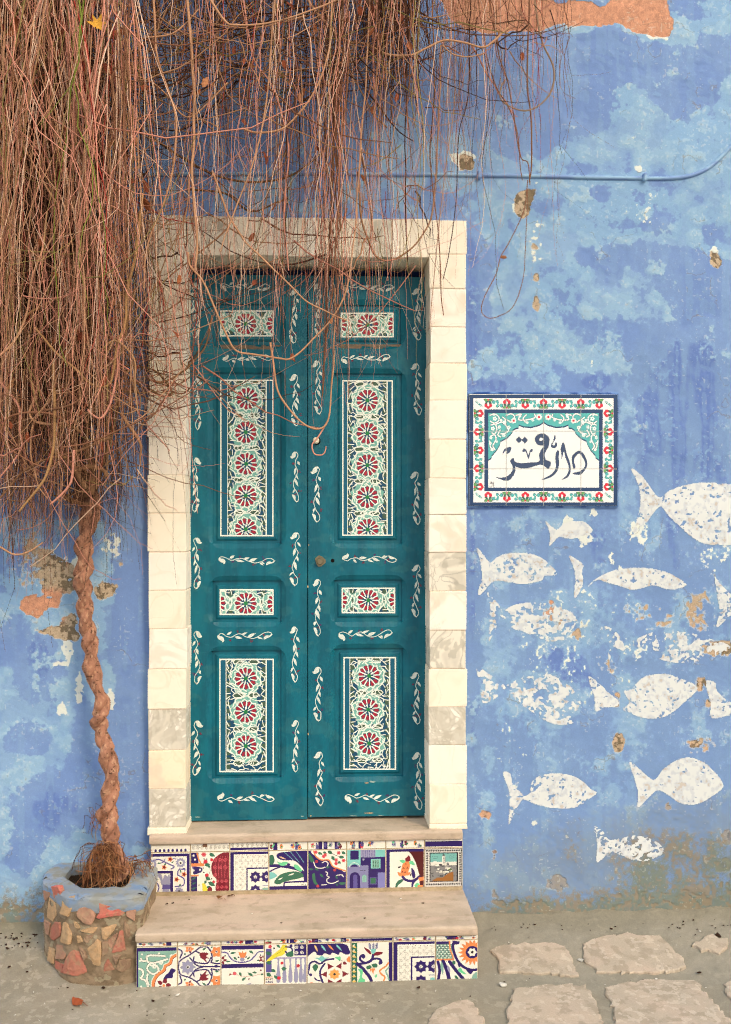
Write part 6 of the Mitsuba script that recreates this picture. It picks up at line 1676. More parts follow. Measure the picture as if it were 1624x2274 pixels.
TAN, ROSE, BRN, DBRN, OLV, PALE = lin(192, 148, 116), lin(214, 150, 130), lin(142, 100, 78), lin(82, 58, 48), lin(150, 134, 86), lin(238, 204, 180)
LIMBS = [  # points, depth, radius mm, colour
    ([(-10, 245), (50, 320), (90, 395), (118, 440), (132, 460), (118, 520), (100, 560), (93, 600)], -.62, 3.4, TAN), ([(130, 458), (165, 452), (195, 432), (225, 400)], -.56, 3.2, TAN), ([(325, 82), (380, 75), (415, 50), (440, 20)], -.5, 3.4, TAN),
    ([(455, -20), (500, 45), (530, 55), (600, 50), (700, 20), (770, -10)], -.55, 4.2, TAN), ([(190, 205), (215, 185), (260, 172), (300, 170), (340, 185), (375, 215), (400, 250), (425, 258), (465, 225), (505, 185)], -.45, 3.6, TAN),
    ([(414, -20), (425, 100), (431, 210), (430, 320), (428, 400), (438, 520), (432, 600)], -.52, 5.0, TAN), ([(535, 285), (570, 295), (625, 287), (665, 250), (700, 200), (730, 115), (735, 40), (736, -20)], -.48, 4.0, TAN),
    ([(672, -20), (720, 45), (770, 90), (812, 97), (862, 120), (912, 123), (947, 107), (987, 90), (1032, 95), (1072, 105), (1096, 92), (1130, 60)], -.34, 4.8, TAN), ([(982, 100), (1007, 120), (1042, 126), (1075, 118)], -.33, 2.6, TAN),
    ([(1187, -20), (1195, 50), (1207, 100), (1229, 150), (1227, 195), (1207, 225), (1172, 245), (1137, 238), (1112, 220), (1112, 195), (1122, 175)], -.17, 3.4, lin(158, 132, 110)), ([(1177, -20), (1172, 175), (1179, 250), (1182, 360), (1176, 405)], -.14, 3.0, BRN),
    ([(1172, 400), (1165, 460), (1150, 500), (1130, 540), (1112, 570), (1100, 610), (1075, 660), (1070, 690), (1085, 705), (1110, 700), (1140, 680), (1160, 620), (1168, 540), (1170, 480), (1172, 420)], -.09, 1.7, BRN), ([(1085, -20), (1107, 115), (1132, 200), (1147, 300), (1157, 350), (1172, 362), (1177, 410)], -.15, 2.4, BRN),
    ([(1060, -20), (1090, 160), (1130, 240), (1150, 300), (1160, 400)], -.15, 2.0, BRN), ([(418, 560), (423, 589), (448, 619), (472, 673), (497, 732), (521, 776), (561, 786), (620, 796), (649, 794), (694, 757), (738, 707), (767, 653), (777, 604), (790, 500), (800, 350), (812, 200), (820, 60), (822, -20)], -.42, 3.6, TAN),
    ([(470, 380), (505, 470), (541, 530), (580, 570), (630, 619), (679, 668), (728, 693), (772, 712)], -.44, 3.5, TAN), ([(795, 380), (802, 481), (817, 530), (836, 570), (871, 577), (910, 555), (940, 520), (959, 476), (968, 400), (975, 250), (980, 100)], -.28, 3.6, lin(162, 122, 96)),
    ([(600, 760), (610, 830), (620, 875), (649, 919), (679, 944), (708, 951), (728, 934), (735, 880), (742, 780), (745, 640)], -.36, 3.6, TAN), ([(728, 934), (704, 973), (694, 988), (699, 1008), (713, 1012), (722, 1006), (725, 992)], -.355, 2.8, ROSE),
    ([(316, 430), (309, 514), (301, 570), (281, 654), (278, 710), (261, 767), (253, 823), (245, 851), (225, 858), (197, 848), (169, 823), (126, 784), (76, 727)], -.58, 5.2, lin(170, 132, 92)), ([(275, 727), (259, 784), (261, 823), (245, 893), (225, 927), (208, 924), (194, 910)], -.58, 4.4, ROSE),
    ([(50, 720), (65, 696), (93, 680), (126, 663), (157, 656), (197, 660), (239, 660), (290, 650)], -.5, 4.6, lin(168, 130, 92)), ([(-20, 805), (28, 761), (56, 710), (70, 626), (93, 550), (105, 470)], -.64, 4.0, TAN), ([(69, 837), (76, 879), (65, 916), (76, 935), (101, 942), (132, 941), (165, 930)], -.46, 4.4, TAN),
    ([(118, 800), (118, 865), (121, 935), (118, 992), (104, 1048), (84, 1085), (43, 1136)], -.55, 5.4, lin(170, 132, 92)), ([(165, 1000), (160, 1060), (148, 1085), (112, 1118)], -.5, 4.6, ROSE), ([(136, 1090), (156, 1111), (191, 1118), (218, 1123), (224, 1130)], -.17, 9.5, lin(168, 124, 94)),
    ([(329, 862), (360, 879), (382, 876), (377, 857), (337, 820), (267, 812)], -.22, 4.2, lin(120, 92, 66)), ([(329, 843), (365, 848), (408, 823), (422, 809), (457, 767), (470, 700)], -.26, 3.8, lin(140, 104, 76)), ([(0, 1215), (30, 1232), (62, 1226), (95, 1205)], -.4, 3.2, TAN),
    ([(196, 1105), (188, 1060), (172, 1010), (160, 940), (175, 860), (196, 800), (190, 720), (170, 640), (160, 540), (150, 400)], -.2, 15, lin(132, 98, 74)), ([(200, 1100), (205, 1040), (190, 980), (200, 900), (182, 830), (196, 760), (212, 690), (205, 600), (190, 480)], -.26, 12, lin(140, 104, 78)),
    ([(190, 1085), (165, 1040), (130, 990), (112, 930), (120, 860), (150, 800), (160, 700), (120, 600)], -.3, 10, lin(140, 106, 80)), ([(210, 1085), (222, 1040), (240, 990), (250, 940), (240, 880)], -.22, 8, lin(128, 96, 72)), ([(150, 1020), (125, 1010), (110, 985), (118, 955), (150, 945), (180, 960)], -.42, 7, lin(146, 112, 80)),
    ([(170, 1045), (200, 1035), (230, 1045), (236, 1060)], -.3, 9, lin(150, 112, 84)), ([(300, 640), (282, 720), (262, 800), (240, 840), (210, 870), (180, 880)], -.4, 5, lin(140, 106, 78)), ([(120, 560), (150, 620), (190, 690), (215, 760), (225, 840), (215, 900)], -.44, 6, lin(134, 100, 74)),
    ([(40, 480), (80, 520), (150, 560), (230, 590), (290, 640)], -.4, 4.4, lin(140, 106, 78)), ([(0, 120), (60, 200), (130, 250), (200, 262), (280, 250), (330, 300)], -.5, 3.4, TAN), ([(250, -10), (270, 110), (262, 220), (240, 330), (250, 430), (240, 520)], -.55, 4.0, TAN), ([(330, 300), (420, 360), (520, 400), (640, 392), (740, 318)], -.2, 4.6, lin(110, 86, 66)),
    ([(420, 420), (500, 430), (560, 470), (640, 440)], -.16, 4.0, lin(110, 84, 62)), ([(540, -10), (560, 120), (610, 200), (640, 330), (630, 470), (640, 600)], -.4, 3.0, ROSE), ([(610, -10), (600, 130), (580, 300), (520, 470), (490, 560)], -.5, 3.2, TAN), ([(340, -10), (350, 130), (390, 260), (380, 400), (330, 540), (318, 640)], -.5, 4.0, TAN),
    ([(760, -10), (752, 150), (742, 300), (735, 470), (728, 640), (720, 800), (715, 880)], -.38, 3.6, lin(120, 84, 64)), ([(772, -10), (775, 150), (760, 300), (752, 450), (742, 600), (728, 740)], -.4, 3.0, BRN), ([(900, -10), (905, 100), (900, 300), (902, 480), (905, 600)], -.3, 2.4, DBRN),
    ([(960, -10), (965, 200), (955, 350), (975, 520), (978, 640), (985, 700)], -.24, 2.4, BRN), ([(1006, -10), (1010, 200), (985, 420), (962, 640), (955, 730)], -.22, 1.8, lin(180, 140, 120)), ([(1045, -10), (1040, 200), (1020, 300), (1010, 480), (985, 620)], -.22, 2.0, DBRN),
]
_r = np.random.default_rng(404)
N_TRACED = len(LIMBS)
for k in range(44):
    x, y = _r.uniform(-20, 280), _r.uniform(-20, 980)
    pts = [(x, y)]
    a = _r.normal(math.pi / 2, .8)
    for _ in range(_r.integers(4, 8)):
        a += _r.normal(0, .45) + (.25 if math.cos(a) > .5 else (-.25 if math.cos(a) < -.5 else 0))
        st = _r.uniform(35, 85)
        x, y = x + st * math.cos(a), y + st * math.sin(a)
        pts.append((float(np.clip(x, -40, 310)), min(y, 1110)))
    LIMBS.append((pts, _r.uniform(-.55, -.12), _r.uniform(2.4, 5.5), [lin(150, 112, 84), lin(132, 98, 74), TAN, lin(118, 88, 66), ROSE][_r.integers(5)]))
for k in range(34):
    x, y = _r.uniform(20, 290), _r.uniform(520, 960)
    pts = [(x, y)]
    a = _r.uniform(0, 6.3)
    tn = _r.choice([-1, 1]) * _r.uniform(.2, .8)
    for _ in range(_r.integers(4, 8)):
        a += tn + _r.normal(0, .35)
        st = _r.uniform(28, 62)
        x, y = x + st * math.cos(a), y + st * math.sin(a)
        pts.append((float(np.clip(x, -30, 300)), float(min(y, 1100))))
    LIMBS.append((pts, _r.uniform(-.6, -.25), _r.uniform(2.2, 5.2), [lin(160, 122, 92), lin(140, 104, 80), lin(124, 90, 70), lin(170, 132, 98), BRN][_r.integers(5)]))
for k in range(16):
    x, y = _r.uniform(300, 900), _r.uniform(-20, 140)
    pts = [(x, y)]
    a = _r.choice([0.3, 2.8, 1.3])
    for _ in range(_r.integers(3, 6)):
        a += _r.normal(0, .4)
        st = _r.uniform(35, 80)
        x, y = x + st * math.cos(a), y + st * math.sin(a)
        pts.append((float(np.clip(x, 280, 960)), min(y, 300)))
    LIMBS.append((pts, _r.uniform(-.45, -.12), _r.uniform(2.0, 4.2), [lin(150, 112, 84), lin(132, 98, 74), TAN, lin(118, 88, 66)][_r.integers(4)]))
for k, (px, y, r, col) in enumerate(LIMBS):
    p = branch_pts(px, y, .010 if r > 6 else (.014 if k >= N_TRACED else .006), k)
    rg = np.random.default_rng(300 + k)
    n = len(p)
    rnd = 'wild' if k >= N_TRACED else ''
    rr = r / 1000 * (1.12 - (.8 if rnd else .35) * np.linspace(0, 1, n)) * (1 + .12 * (meshkit.noise(np.column_stack([np.arange(n) * .7, np.full(n, k * 3.1), np.zeros(n)]), 2) - .5) * 2)
    v, f = tube(p, rr, 9 if r > 6 else 6)
    nzc = meshkit.fbm(v * np.array([90, 90, 40]), 3, k)[:, None]
    mbk = MB()
    mbk.add(v, f, col * (.78 + .5 * nzc))
    mbk.put('climbing_vine__branch', 'fibre', smooth=True)

# --- hanging twigs
def strands(n, xpx, y0, z_top, z_end, lean, rmm, cols, weights, seed, npt=15, wig=.02, curl=.0):
    """n twigs hanging down; every argument that varies is a function of the generator giving n values"""
    rg = np.random.default_rng(seed)
    X, Y, ZT, ZE = xpx(rg, n), y0(rg, n), z_top(rg, n), z_end(rg, n)
    top = np.array([V(a, b, c) for a, b, c in zip(X, ZT, Y)])
    end_z = np.array([V(a, b, c)[2] for a, b, c in zip(X, ZE, Y)])
    L = np.maximum(top[:, 2] - end_z, .08)
    t = np.linspace(0, 1, npt)
    p = np.zeros((n, npt, 3))
    ln = lean(rg, n)
    p[..., 0] = top[:, :1] + ln[:, None] * L[:, None] * (t - .35 * t ** 2)
    p[..., 1] = top[:, 1:2] + rg.normal(0, .05, n)[:, None] * L[:, None] * t
    p[..., 2] = top[:, 2:3] - L[:, None] * t
    for kx in range(2):
        amp = np.abs(rg.normal(0, wig, n))[:, None]
        for fr in (1.0, 2.3, 5.1):
            p[..., kx] += amp / fr ** 1.1 * np.sin(t[None] * L[:, None] * fr * rg.uniform(3, 6, n)[:, None] + rg.uniform(0, 6.3, n)[:, None])
    p[..., :2] += np.cumsum(rg.normal(0, wig * .13, (n, npt, 2)), 1)
    if curl:
        ch = rg.random(n) < curl
        e = np.clip((t - .8) / .2, 0, 1) ** 2
        p[..., 0] += np.where(ch, rg.normal(0, .07, n), 0)[:, None] * e
        p[..., 2] += np.where(ch, rg.uniform(0, .05, n), 0)[:, None] * e
    p[..., 1] = np.minimum(p[..., 1], -.035)
    r = rmm(rg, n) / 1000
    kink = np.cumsum(rg.normal(0, .0055, (n, npt, 2)) * (rg.random((n, npt, 1)) < .25), 1)
    p[..., :2] += kink
    p[..., 1] = np.minimum(p[..., 1], -.035)
    nf = int(n * .45)
    fi, fk = rg.integers(n, size=nf), rg.integers(2, npt - 1, nf)
    fm = 7
    ft = np.linspace(0, 1, fm)[None, :, None]
    fl, fa = rg.uniform(.05, .22, nf), rg.normal(0, .9, nf)
    fd = np.stack([np.sin(fa), rg.normal(0, .3, nf), -np.cos(fa)], 1) * fl[:, None]
    fp = p[fi, fk][:, None] + fd[:, None] * ft + np.array([0, 0, -1.0]) * (ft ** 2) * fl[:, None, None] * rg.uniform(-.3, .6, nf)[:, None, None] + np.cumsum(rg.normal(0, .004, (nf, fm, 3)), 1) * ft
    fp[..., 1] = np.minimum(fp[..., 1], -.035)
    frad = (r[fi] * (1.1 - .7 * fk / npt) * .7)[:, None] * np.linspace(1, .5, fm)[None]
    rad = r[:, None] * (1.15 - .75 * t[None])
    c = np.array(cols)[rg.choice(len(cols), n, p=np.array(weights) / np.sum(weights))] * rg.uniform(.8, 1.15, n)[:, None]
    rad = rad * (1 + .35 * (rg.random((n, npt)) < .12))          # swollen nodes
    va, fa_ = ribbon(p, rad)
    vb, fb_ = ribbon(fp, frad)
    return np.vstack([va, vb]), np.vstack([fa_, fb_ + len(va)]), np.vstack([np.repeat(c, npt * 4, 0), np.repeat(c[fi], fm * 4, 0)])


def ribbon(p, rad):
    """square tubes along many polylines (n, k, 3)"""
    n, k = p.shape[:2]
    tg = np.gradient(p, axis=1)
    tg /= np.linalg.norm(tg, axis=2, keepdims=True) + 1e-9
    a = np.cross(tg, np.array([0, 1.0, 0]))
    a /= np.linalg.norm(a, axis=2, keepdims=True) + 1e-9
    b = np.cross(tg, a)
    S = 4
    ang = np.arange(S) * 2 * math.pi / S + .4
    v = p[:, :, None] + rad[:, :, None, None] * (np.cos(ang)[None, None, :, None] * a[:, :, None] + np.sin(ang)[None, None, :, None] * b[:, :, None])
    i, j = np.meshgrid(np.arange(k - 1), np.arange(S), indexing='ij')
    q = np.stack([i * S + j, i * S + (j + 1) % S, (i + 1) * S + (j + 1) % S, (i + 1) * S + j], -1).reshape(-1, 4)
    f = np.vstack([q[:, [0, 1, 2]], q[:, [0, 2, 3]]])
    return v.reshape(-1, 3), (f[None] + (np.arange(n) * k * S)[:, None, None]).reshape(-1, 3)


U = lambda a, b: (lambda rg, n: rg.uniform(a, b, n))
N = lambda m, s: (lambda rg, n: rg.normal(m, s, n))


def clump(centres, s):
    c = np.array(centres, float)
    return lambda rg, n: c[rg.integers(len(c), size=n)] + rg.normal(0, s, n)


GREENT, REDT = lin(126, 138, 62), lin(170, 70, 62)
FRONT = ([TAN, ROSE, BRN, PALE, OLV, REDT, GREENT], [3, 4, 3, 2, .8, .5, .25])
BACK = ([lin(120, 84, 66), DBRN, lin(104, 72, 56), lin(70, 50, 42)], [2, 3, 3, 3])  # darker browns: shade deep inside the vine put into the twig colour
tw = MB()
R1 = lambda lo, hi: (lambda rg, n: lo + (hi - lo) * rg.random(n) ** 2.2)
# thick mass on the left, from the wall outwards
LX_ = lambda a, b, sd_: (lambda r, n: r.uniform(a, b, n) + r.normal(0, sd_, n))
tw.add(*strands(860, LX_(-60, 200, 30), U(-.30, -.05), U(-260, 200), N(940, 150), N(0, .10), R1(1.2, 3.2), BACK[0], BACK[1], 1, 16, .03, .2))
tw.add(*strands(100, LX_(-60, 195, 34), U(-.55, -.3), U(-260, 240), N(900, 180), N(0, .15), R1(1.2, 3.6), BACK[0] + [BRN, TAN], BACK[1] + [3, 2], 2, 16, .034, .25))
tw.add(*strands(110, LX_(-60, 215, 34), U(-.75, -.5), U(-260, 300), N(760, 200), N(-.01, .17), R1(1.1, 3.0), *FRONT, 3, 18, .05, .35))
for sd_, n, cx, ce, cl in ((50, 20, U(-20, 290), 860, FRONT), (51, 18, U(-20, 280), 700, FRONT), (52, 16, U(0, 290), 980, FRONT)):
    # ropes of several twigs that run together
    r_ = np.random.default_rng(sd_)
    for _ in range(n):
        c0, d0, l0 = float(cx(r_, 1)[0]), r_.uniform(-.74, -.4), r_.normal(0, .16)
        tw.add(*strands(int(r_.integers(3, 8)), lambda r, m: r.normal(c0, 5, m), lambda r, m: r.normal(d0, .012, m), U(-260, 250), N(ce + r_.normal(0, 110), 50), lambda r, m: r.normal(l0, .025, m), R1(1.2, 3.0), *cl, int(r_.integers(1e6)), 18, .016, .25))
tw.add(*strands(220, LX_(-20, 250, 36), U(-.5, -.2), U(450, 850), N(1040, 90), N(0, .2), R1(1.0, 2.4), [TAN, BRN, ROSE, lin(150, 116, 84)], [2, 3, 2, 2], 4, 13, .034, .35))
tw.add(*strands(150, lambda r, n: r.uniform(-30, 110, n), U(-.4, -.12), U(700, 950), N(1190, 60), N(0, .12), R1(1.0, 2.2), [TAN, BRN, ROSE], [2, 3, 2], 14, 10, .024, .3))
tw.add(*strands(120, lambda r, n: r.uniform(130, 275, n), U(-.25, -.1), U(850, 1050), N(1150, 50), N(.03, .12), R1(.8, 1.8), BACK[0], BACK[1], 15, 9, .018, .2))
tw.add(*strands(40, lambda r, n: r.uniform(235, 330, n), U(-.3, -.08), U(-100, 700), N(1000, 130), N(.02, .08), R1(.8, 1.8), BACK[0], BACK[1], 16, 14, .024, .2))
# over the doorway
C2 = clump([318, 385, 412, 440, 462, 480, 500, 522, 545, 600, 615, 640, 668, 700, 735, 745, 760, 775, 820, 835, 850, 880, 905, 925, 955], 13)
tw.add(*strands(88, C2, U(-.34, -.07), U(-260, 60), N(520, 130), N(0, .09), R1(.8, 2.1), [BRN, DBRN, lin(120, 84, 64), ROSE, TAN], [3, 2, 3, 2, 1], 5, 16, .028, .25))
tw.add(*strands(84, C2, U(-.58, -.3), U(-260, 120), N(570, 140), N(-.02, .10), R1(.9, 2.2), *FRONT, 6, 18, .026, .3))
tw.add(*strands(46, C2, U(-.6, -.35), U(-260, 200), N(540, 170), N(-.06, .12), R1(.9, 1.9), [PALE, ROSE, TAN], [2, 3, 2], 17, 18, .026, .3))
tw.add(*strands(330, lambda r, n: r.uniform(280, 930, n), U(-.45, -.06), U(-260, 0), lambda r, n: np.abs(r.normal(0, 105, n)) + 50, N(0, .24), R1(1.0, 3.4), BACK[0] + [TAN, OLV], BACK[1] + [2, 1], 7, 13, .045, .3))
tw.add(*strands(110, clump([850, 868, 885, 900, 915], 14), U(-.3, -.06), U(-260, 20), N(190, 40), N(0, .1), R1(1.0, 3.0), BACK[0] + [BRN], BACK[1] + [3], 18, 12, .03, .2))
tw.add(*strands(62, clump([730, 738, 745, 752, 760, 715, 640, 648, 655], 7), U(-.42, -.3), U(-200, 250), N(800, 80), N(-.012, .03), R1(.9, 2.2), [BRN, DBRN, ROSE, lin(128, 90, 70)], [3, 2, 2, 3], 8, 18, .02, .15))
tw.add(*strands(60, clump([310, 322, 335, 350, 372, 390, 410, 430], 12), U(-.4, -.12), U(300, 620), N(830, 90), N(.0, .18), R1(.8, 2.0), *FRONT, 9, 13, .03, .4))
tw.add(*strands(70, lambda r, n: r.uniform(430, 900, n), U(-.44, -.2), U(300, 560), N(740, 90), N(0, .14), R1(.7, 1.5), *FRONT, 10, 13, .026, .4))
# the thin right hand side
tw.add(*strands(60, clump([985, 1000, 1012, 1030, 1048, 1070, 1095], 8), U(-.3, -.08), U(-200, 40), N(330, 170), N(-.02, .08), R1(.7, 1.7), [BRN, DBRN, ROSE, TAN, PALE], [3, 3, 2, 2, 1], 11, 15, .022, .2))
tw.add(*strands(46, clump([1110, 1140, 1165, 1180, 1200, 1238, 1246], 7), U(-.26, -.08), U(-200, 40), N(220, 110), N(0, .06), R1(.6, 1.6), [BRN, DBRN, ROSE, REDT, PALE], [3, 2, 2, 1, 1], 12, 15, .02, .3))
tw.add(*strands(10, clump([1238, 1246, 1165, 1020, 985], 6), U(-.2, -.08), U(-200, 40), N(640, 90), N(-.03, .02), R1(.5, 1.0), [ROSE, BRN, lin(190, 150, 140)], [2, 2, 1], 13, 17, .016, .2))
# cross twigs and tangles
rg = np.random.default_rng(77)


def tangle(n, xr, yr, dr_, seed, slope, cols, weights, length=(.15, .6)):
    r = np.random.default_rng(seed)
    for _ in range(n):
        a, b, c = r.uniform(*xr), r.uniform(*yr), r.uniform(*dr_)
        p0 = V(a, b, c)
        L = r.uniform(*length)
        ang = r.normal(0, slope) + (0 if r.random() < .5 else math.pi)
        d = np.array([math.cos(ang), r.normal(0, .3), math.sin(ang)])
        k = 9
        t = np.linspace(0, 1, k)[:, None]
        sag = np.array([0, 0, -1.0]) * (t * (1 - t)) * L * r.uniform(.1, .9)
        p = p0 + d * t * L + sag + np.cumsum(r.normal(0, .006, (k, 3)), 0)
        p[:, 1] = np.minimum(p[:, 1], -.035)
        v, f = tube(p, (r.uniform(.8, 2.2) if r.random() < .85 else 3.2) / 1000 * np.linspace(1.1, .5, k), 4, False)
        tw.add(v, f, np.array(cols)[r.choice(len(cols), p=np.array(weights) / sum(weights))] * r.uniform(.7, 1.15))


tangle(200, (-20, 320), (0, 1080), (-.6, -.1), 1, .6, *FRONT)
tangle(70, (-20, 260), (-20, 900), (-.72, -.3), 21, .95, [TAN, ROSE, BRN, OLV, lin(150, 116, 88)], [3, 2, 3, 1, 2], (.3, .8))
tangle(50, (280, 900), (-20, 420), (-.5, -.2), 22, .9, [TAN, ROSE, BRN, OLV], [3, 2, 3, 1], (.2, .6))
tangle(200, (260, 940), (-10, 200), (-.5, -.1), 2, .5, [BRN, DBRN, TAN, OLV], [3, 3, 2, 1])
tangle(42, (280, 460), (350, 900), (-.4, -.1), 3, .6, [BRN, DBRN, TAN, ROSE], [3, 3, 2, 1])
tangle(60, (400, 960), (200, 640), (-.4, -.1), 4, .7, [BRN, DBRN, TAN, ROSE], [3, 2, 2, 2])
tangle(80, (40, 260), (820, 1110), (-.45, -.15), 5, .6, [TAN, BRN, lin(150, 116, 84)], [2, 2, 2], (.08, .35))
tangle(26, (960, 1250), (-20, 130), (-.3, -.1), 6, .5, [BRN, TAN, ROSE, DBRN], [2, 2, 2, 2], (.1, .3))
tangle(44, (285, 420), (780, 900), (-.32, -.12), 8, .5, [BRN, DBRN, lin(130, 96, 70), ROSE], [3, 2, 3, 1], (.06, .3))
tw.put('climbing_vine__hanging_twigs', 'fibre', 'dense curtain of thin brown and pinkish hanging twigs', None, None, 'stuff', smooth=True)
# what it hangs from, above the picture
for k, (x0, x1, y, z) in enumerate(((-1.9, .9, -.45, 4.12), (-1.8, .4, -.2, 4.2), (-1.4, 1.1, -.12, 4.06))):
    t = np.linspace(0, 1, 30)
    p = np.column_stack([x0 + (x1 - x0) * t, y + .05 * np.sin(t * 9 + k), z + .05 * np.sin(t * 6 + k)])
    v, f = tube(p, .016 - .006 * t, 8)
    mbk = MB(); mbk.add(v, f, lin(128, 96, 72)); mbk.put('climbing_vine__branch', 'fibre', smooth=True)

mt = MB()  # unseen mat of twigs, added to block sky light above the vine
rg = np.random.default_rng(61)
for k in range(460):
    c = np.array([rg.uniform(-2.2, .35), rg.uniform(-.5, -.03), rg.uniform(3.98, 4.4)])
    a, L = rg.uniform(0, 6.3), rg.uniform(.3, .9)
    t = np.linspace(-.5, .5, 7)[:, None]
    p = c + t * L * np.array([math.cos(a), .35 * math.sin(a), rg.normal(0, .12)]) + np.cumsum(rg.normal(0, .012, (7, 3)), 0)
    p[:, 1] = np.clip(p[:, 1], -.8, -.035)
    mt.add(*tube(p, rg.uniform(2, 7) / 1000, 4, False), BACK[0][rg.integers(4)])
mt.put('climbing_vine__added_shade_mat', 'fibre', None, None, None, 'stuff', smooth=True)

# fibrous roots round the foot of the trunk
rt = MB()
rg = np.random.default_rng(21)
for k in range(260):
    big = k < 190
    c = np.array(V(228 if big else 300, 1885 if big else 1915, -.22 if big else -.14))
    a = rg.uniform(-.3, math.pi + .3)
    w, h = (.062, .125) if big else (.08, .04)
    if k > 235: c = np.array(V(216, 1822, -.17)); w, h = .03, .03
    t = np.linspace(0, 1, 7)
    rr = rg.uniform(.3, 1)
    c[0] += rg.normal(0, .016)
    c[2] += rg.normal(0, .012)
    p = np.column_stack([c[0] + .01 * rg.normal() + w * rr * math.cos(a) * np.sin(t * 1.7), c[1] - w * .9 * rr * abs(math.sin(a)) * np.sin(t * 1.7), c[2] + .02 * np.sin(t * 3) - h * t ** 1.4 * rg.uniform(.75, 1.1)]) + np.cumsum(rg.normal(0, .0075, (7, 3)), 0)
    p[:, 2] = np.maximum(p[:, 2], ZTOP - .03)
    v, f = tube(p, rg.uniform(.6, 1.6) / 1000, 3, False)
    rt.add(v, f, [lin(176, 122, 84), lin(140, 92, 64), lin(108, 70, 50), lin(196, 150, 108)][rg.integers(4)] * rg.uniform(.7, 1.1))
for k in range(90):
    c = np.array(V(rg.uniform(205, 255), rg.uniform(1895, 1955), -.22 - rg.uniform(0, .05)))
    a = rg.uniform(-.9, .9) + (math.pi if rg.random() < .5 else 0)
    t = np.linspace(0, 1, 6)
    L = rg.uniform(.03, .09)
    p = c + np.column_stack([t * L * math.cos(a), -.012 * np.sin(t * 3), t * L * math.sin(a) * .8 - .03 * t ** 2]) + np.cumsum(rg.normal(0, .004, (6, 3)), 0)
    p[:, 2] = np.maximum(p[:, 2], ZTOP - .03)
    v, f = tube(p, rg.uniform(.6, 1.5) / 1000, 3, False)
    rt.add(v, f, [lin(176, 122, 84), lin(140, 92, 64), lin(108, 70, 50), lin(196, 150, 108)][rg.integers(4)])
rt.put('climbing_vine__root_tuft', 'fibre', 'tuft of fine brown roots at the foot of the trunk', None, None, 'stuff', smooth=True)

# --- dead leaves hanging in the vine
def curled_leaf(c, size, seed, flat=.35):
    r = np.random.default_rng(seed)
    n, m = 8, 5
    u, w = np.linspace(0, 1, n), np.linspace(-1, 1, m)
    prof = np.sin(np.pi * np.clip(u, .02, .98)) ** .7
    k1, k2 = r.uniform(1.2, 2.6), r.uniform(-1.5, 1.5)
    v = []
    for a, pw in zip(u, prof):
        for b in w:
            x = b * pw * .34
            v.append((math.sin(x * k1 * 2) / (k1 * 2), flat * (1 - math.cos(x * k1 * 2)) / k1 + .25 * math.sin(a * k2) + .03 * r.normal(), -a + .05 * r.normal()))
    v = np.array(v) * size
    Rz = trimesh.transformations.euler_matrix(r.normal(0, .35), r.normal(0, .5), r.uniform(0, 6.3))[:3, :3]
    i, j = np.meshgrid(np.arange(n - 1), np.arange(m - 1), indexing='ij')
    q = np.stack([i * m + j, i * m + j + 1, (i + 1) * m + j + 1, (i + 1) * m + j], -1).reshape(-1, 4)
    return v @ Rz.T + c, np.vstack([q[:, [0, 1, 2]], q[:, [0, 2, 3]]])


DEAD = [(40, 60, 42), (130, 60, 46), (98, 95, 40), (232, 150, 26), (280, 82, 36), (288, 150, 22), (290, 305, 24), (318, 408, 30), (320, 450, 24), (257, 238, 20), (184, 195, 16), (20, 340, 60), (100, 530, 20), (660, 140, 16), (648, 180, 14), (585, 345, 22), (612, 455, 20), (650, 795, 24), (738, 710, 12), (568, 628, 16), (400, 618, 18), (383, 740, 16),
        (1112, 575, 14), (826, 20, 30), (830, 66, 16), (1160, 122, 18), (1110, 70, 16), (700, 560, 20), (565, 525, 20), (520, 110, 22), (460, 180, 20), (60, 700, 22), (120, 760, 20), (330, 200, 20), (760, 240, 16), (850, 80, 18), (905, 100, 18), (240, 640, 18), (30, 850, 24), (700, 330, 18), (830, 240, 16), (620, 610, 16)]
_r = np.random.default_rng(88)
DEAD += [(float(_r.uniform(0, 900)), float(abs(_r.normal(0, 230))), float(_r.uniform(10, 20))) for _ in range(46)] + [(float(_r.uniform(0, 290)), float(_r.uniform(200, 1000)), float(_r.uniform(10, 24))) for _ in range(34)]
for k, (x, y, s) in enumerate(DEAD):
    dep = -.5 if x < 650 else (-.35 if x < 960 else -.14)
    lv = MB()
    v, f = curled_leaf(V(x, y - s * .4, dep - .1 * (k % 3 == 0)), s / 520, k)
    nzc = meshkit.fbm(v * 160, 3, k)[:, None]
    lv.add(v, f, [lin(156, 96, 66), lin(140, 78, 56), lin(176, 122, 88), lin(120, 66, 50)][k % 4] * (.7 + .6 * nzc))
    lv.put('climbing_vine__dead_leaf', 'fibre', smooth=True)


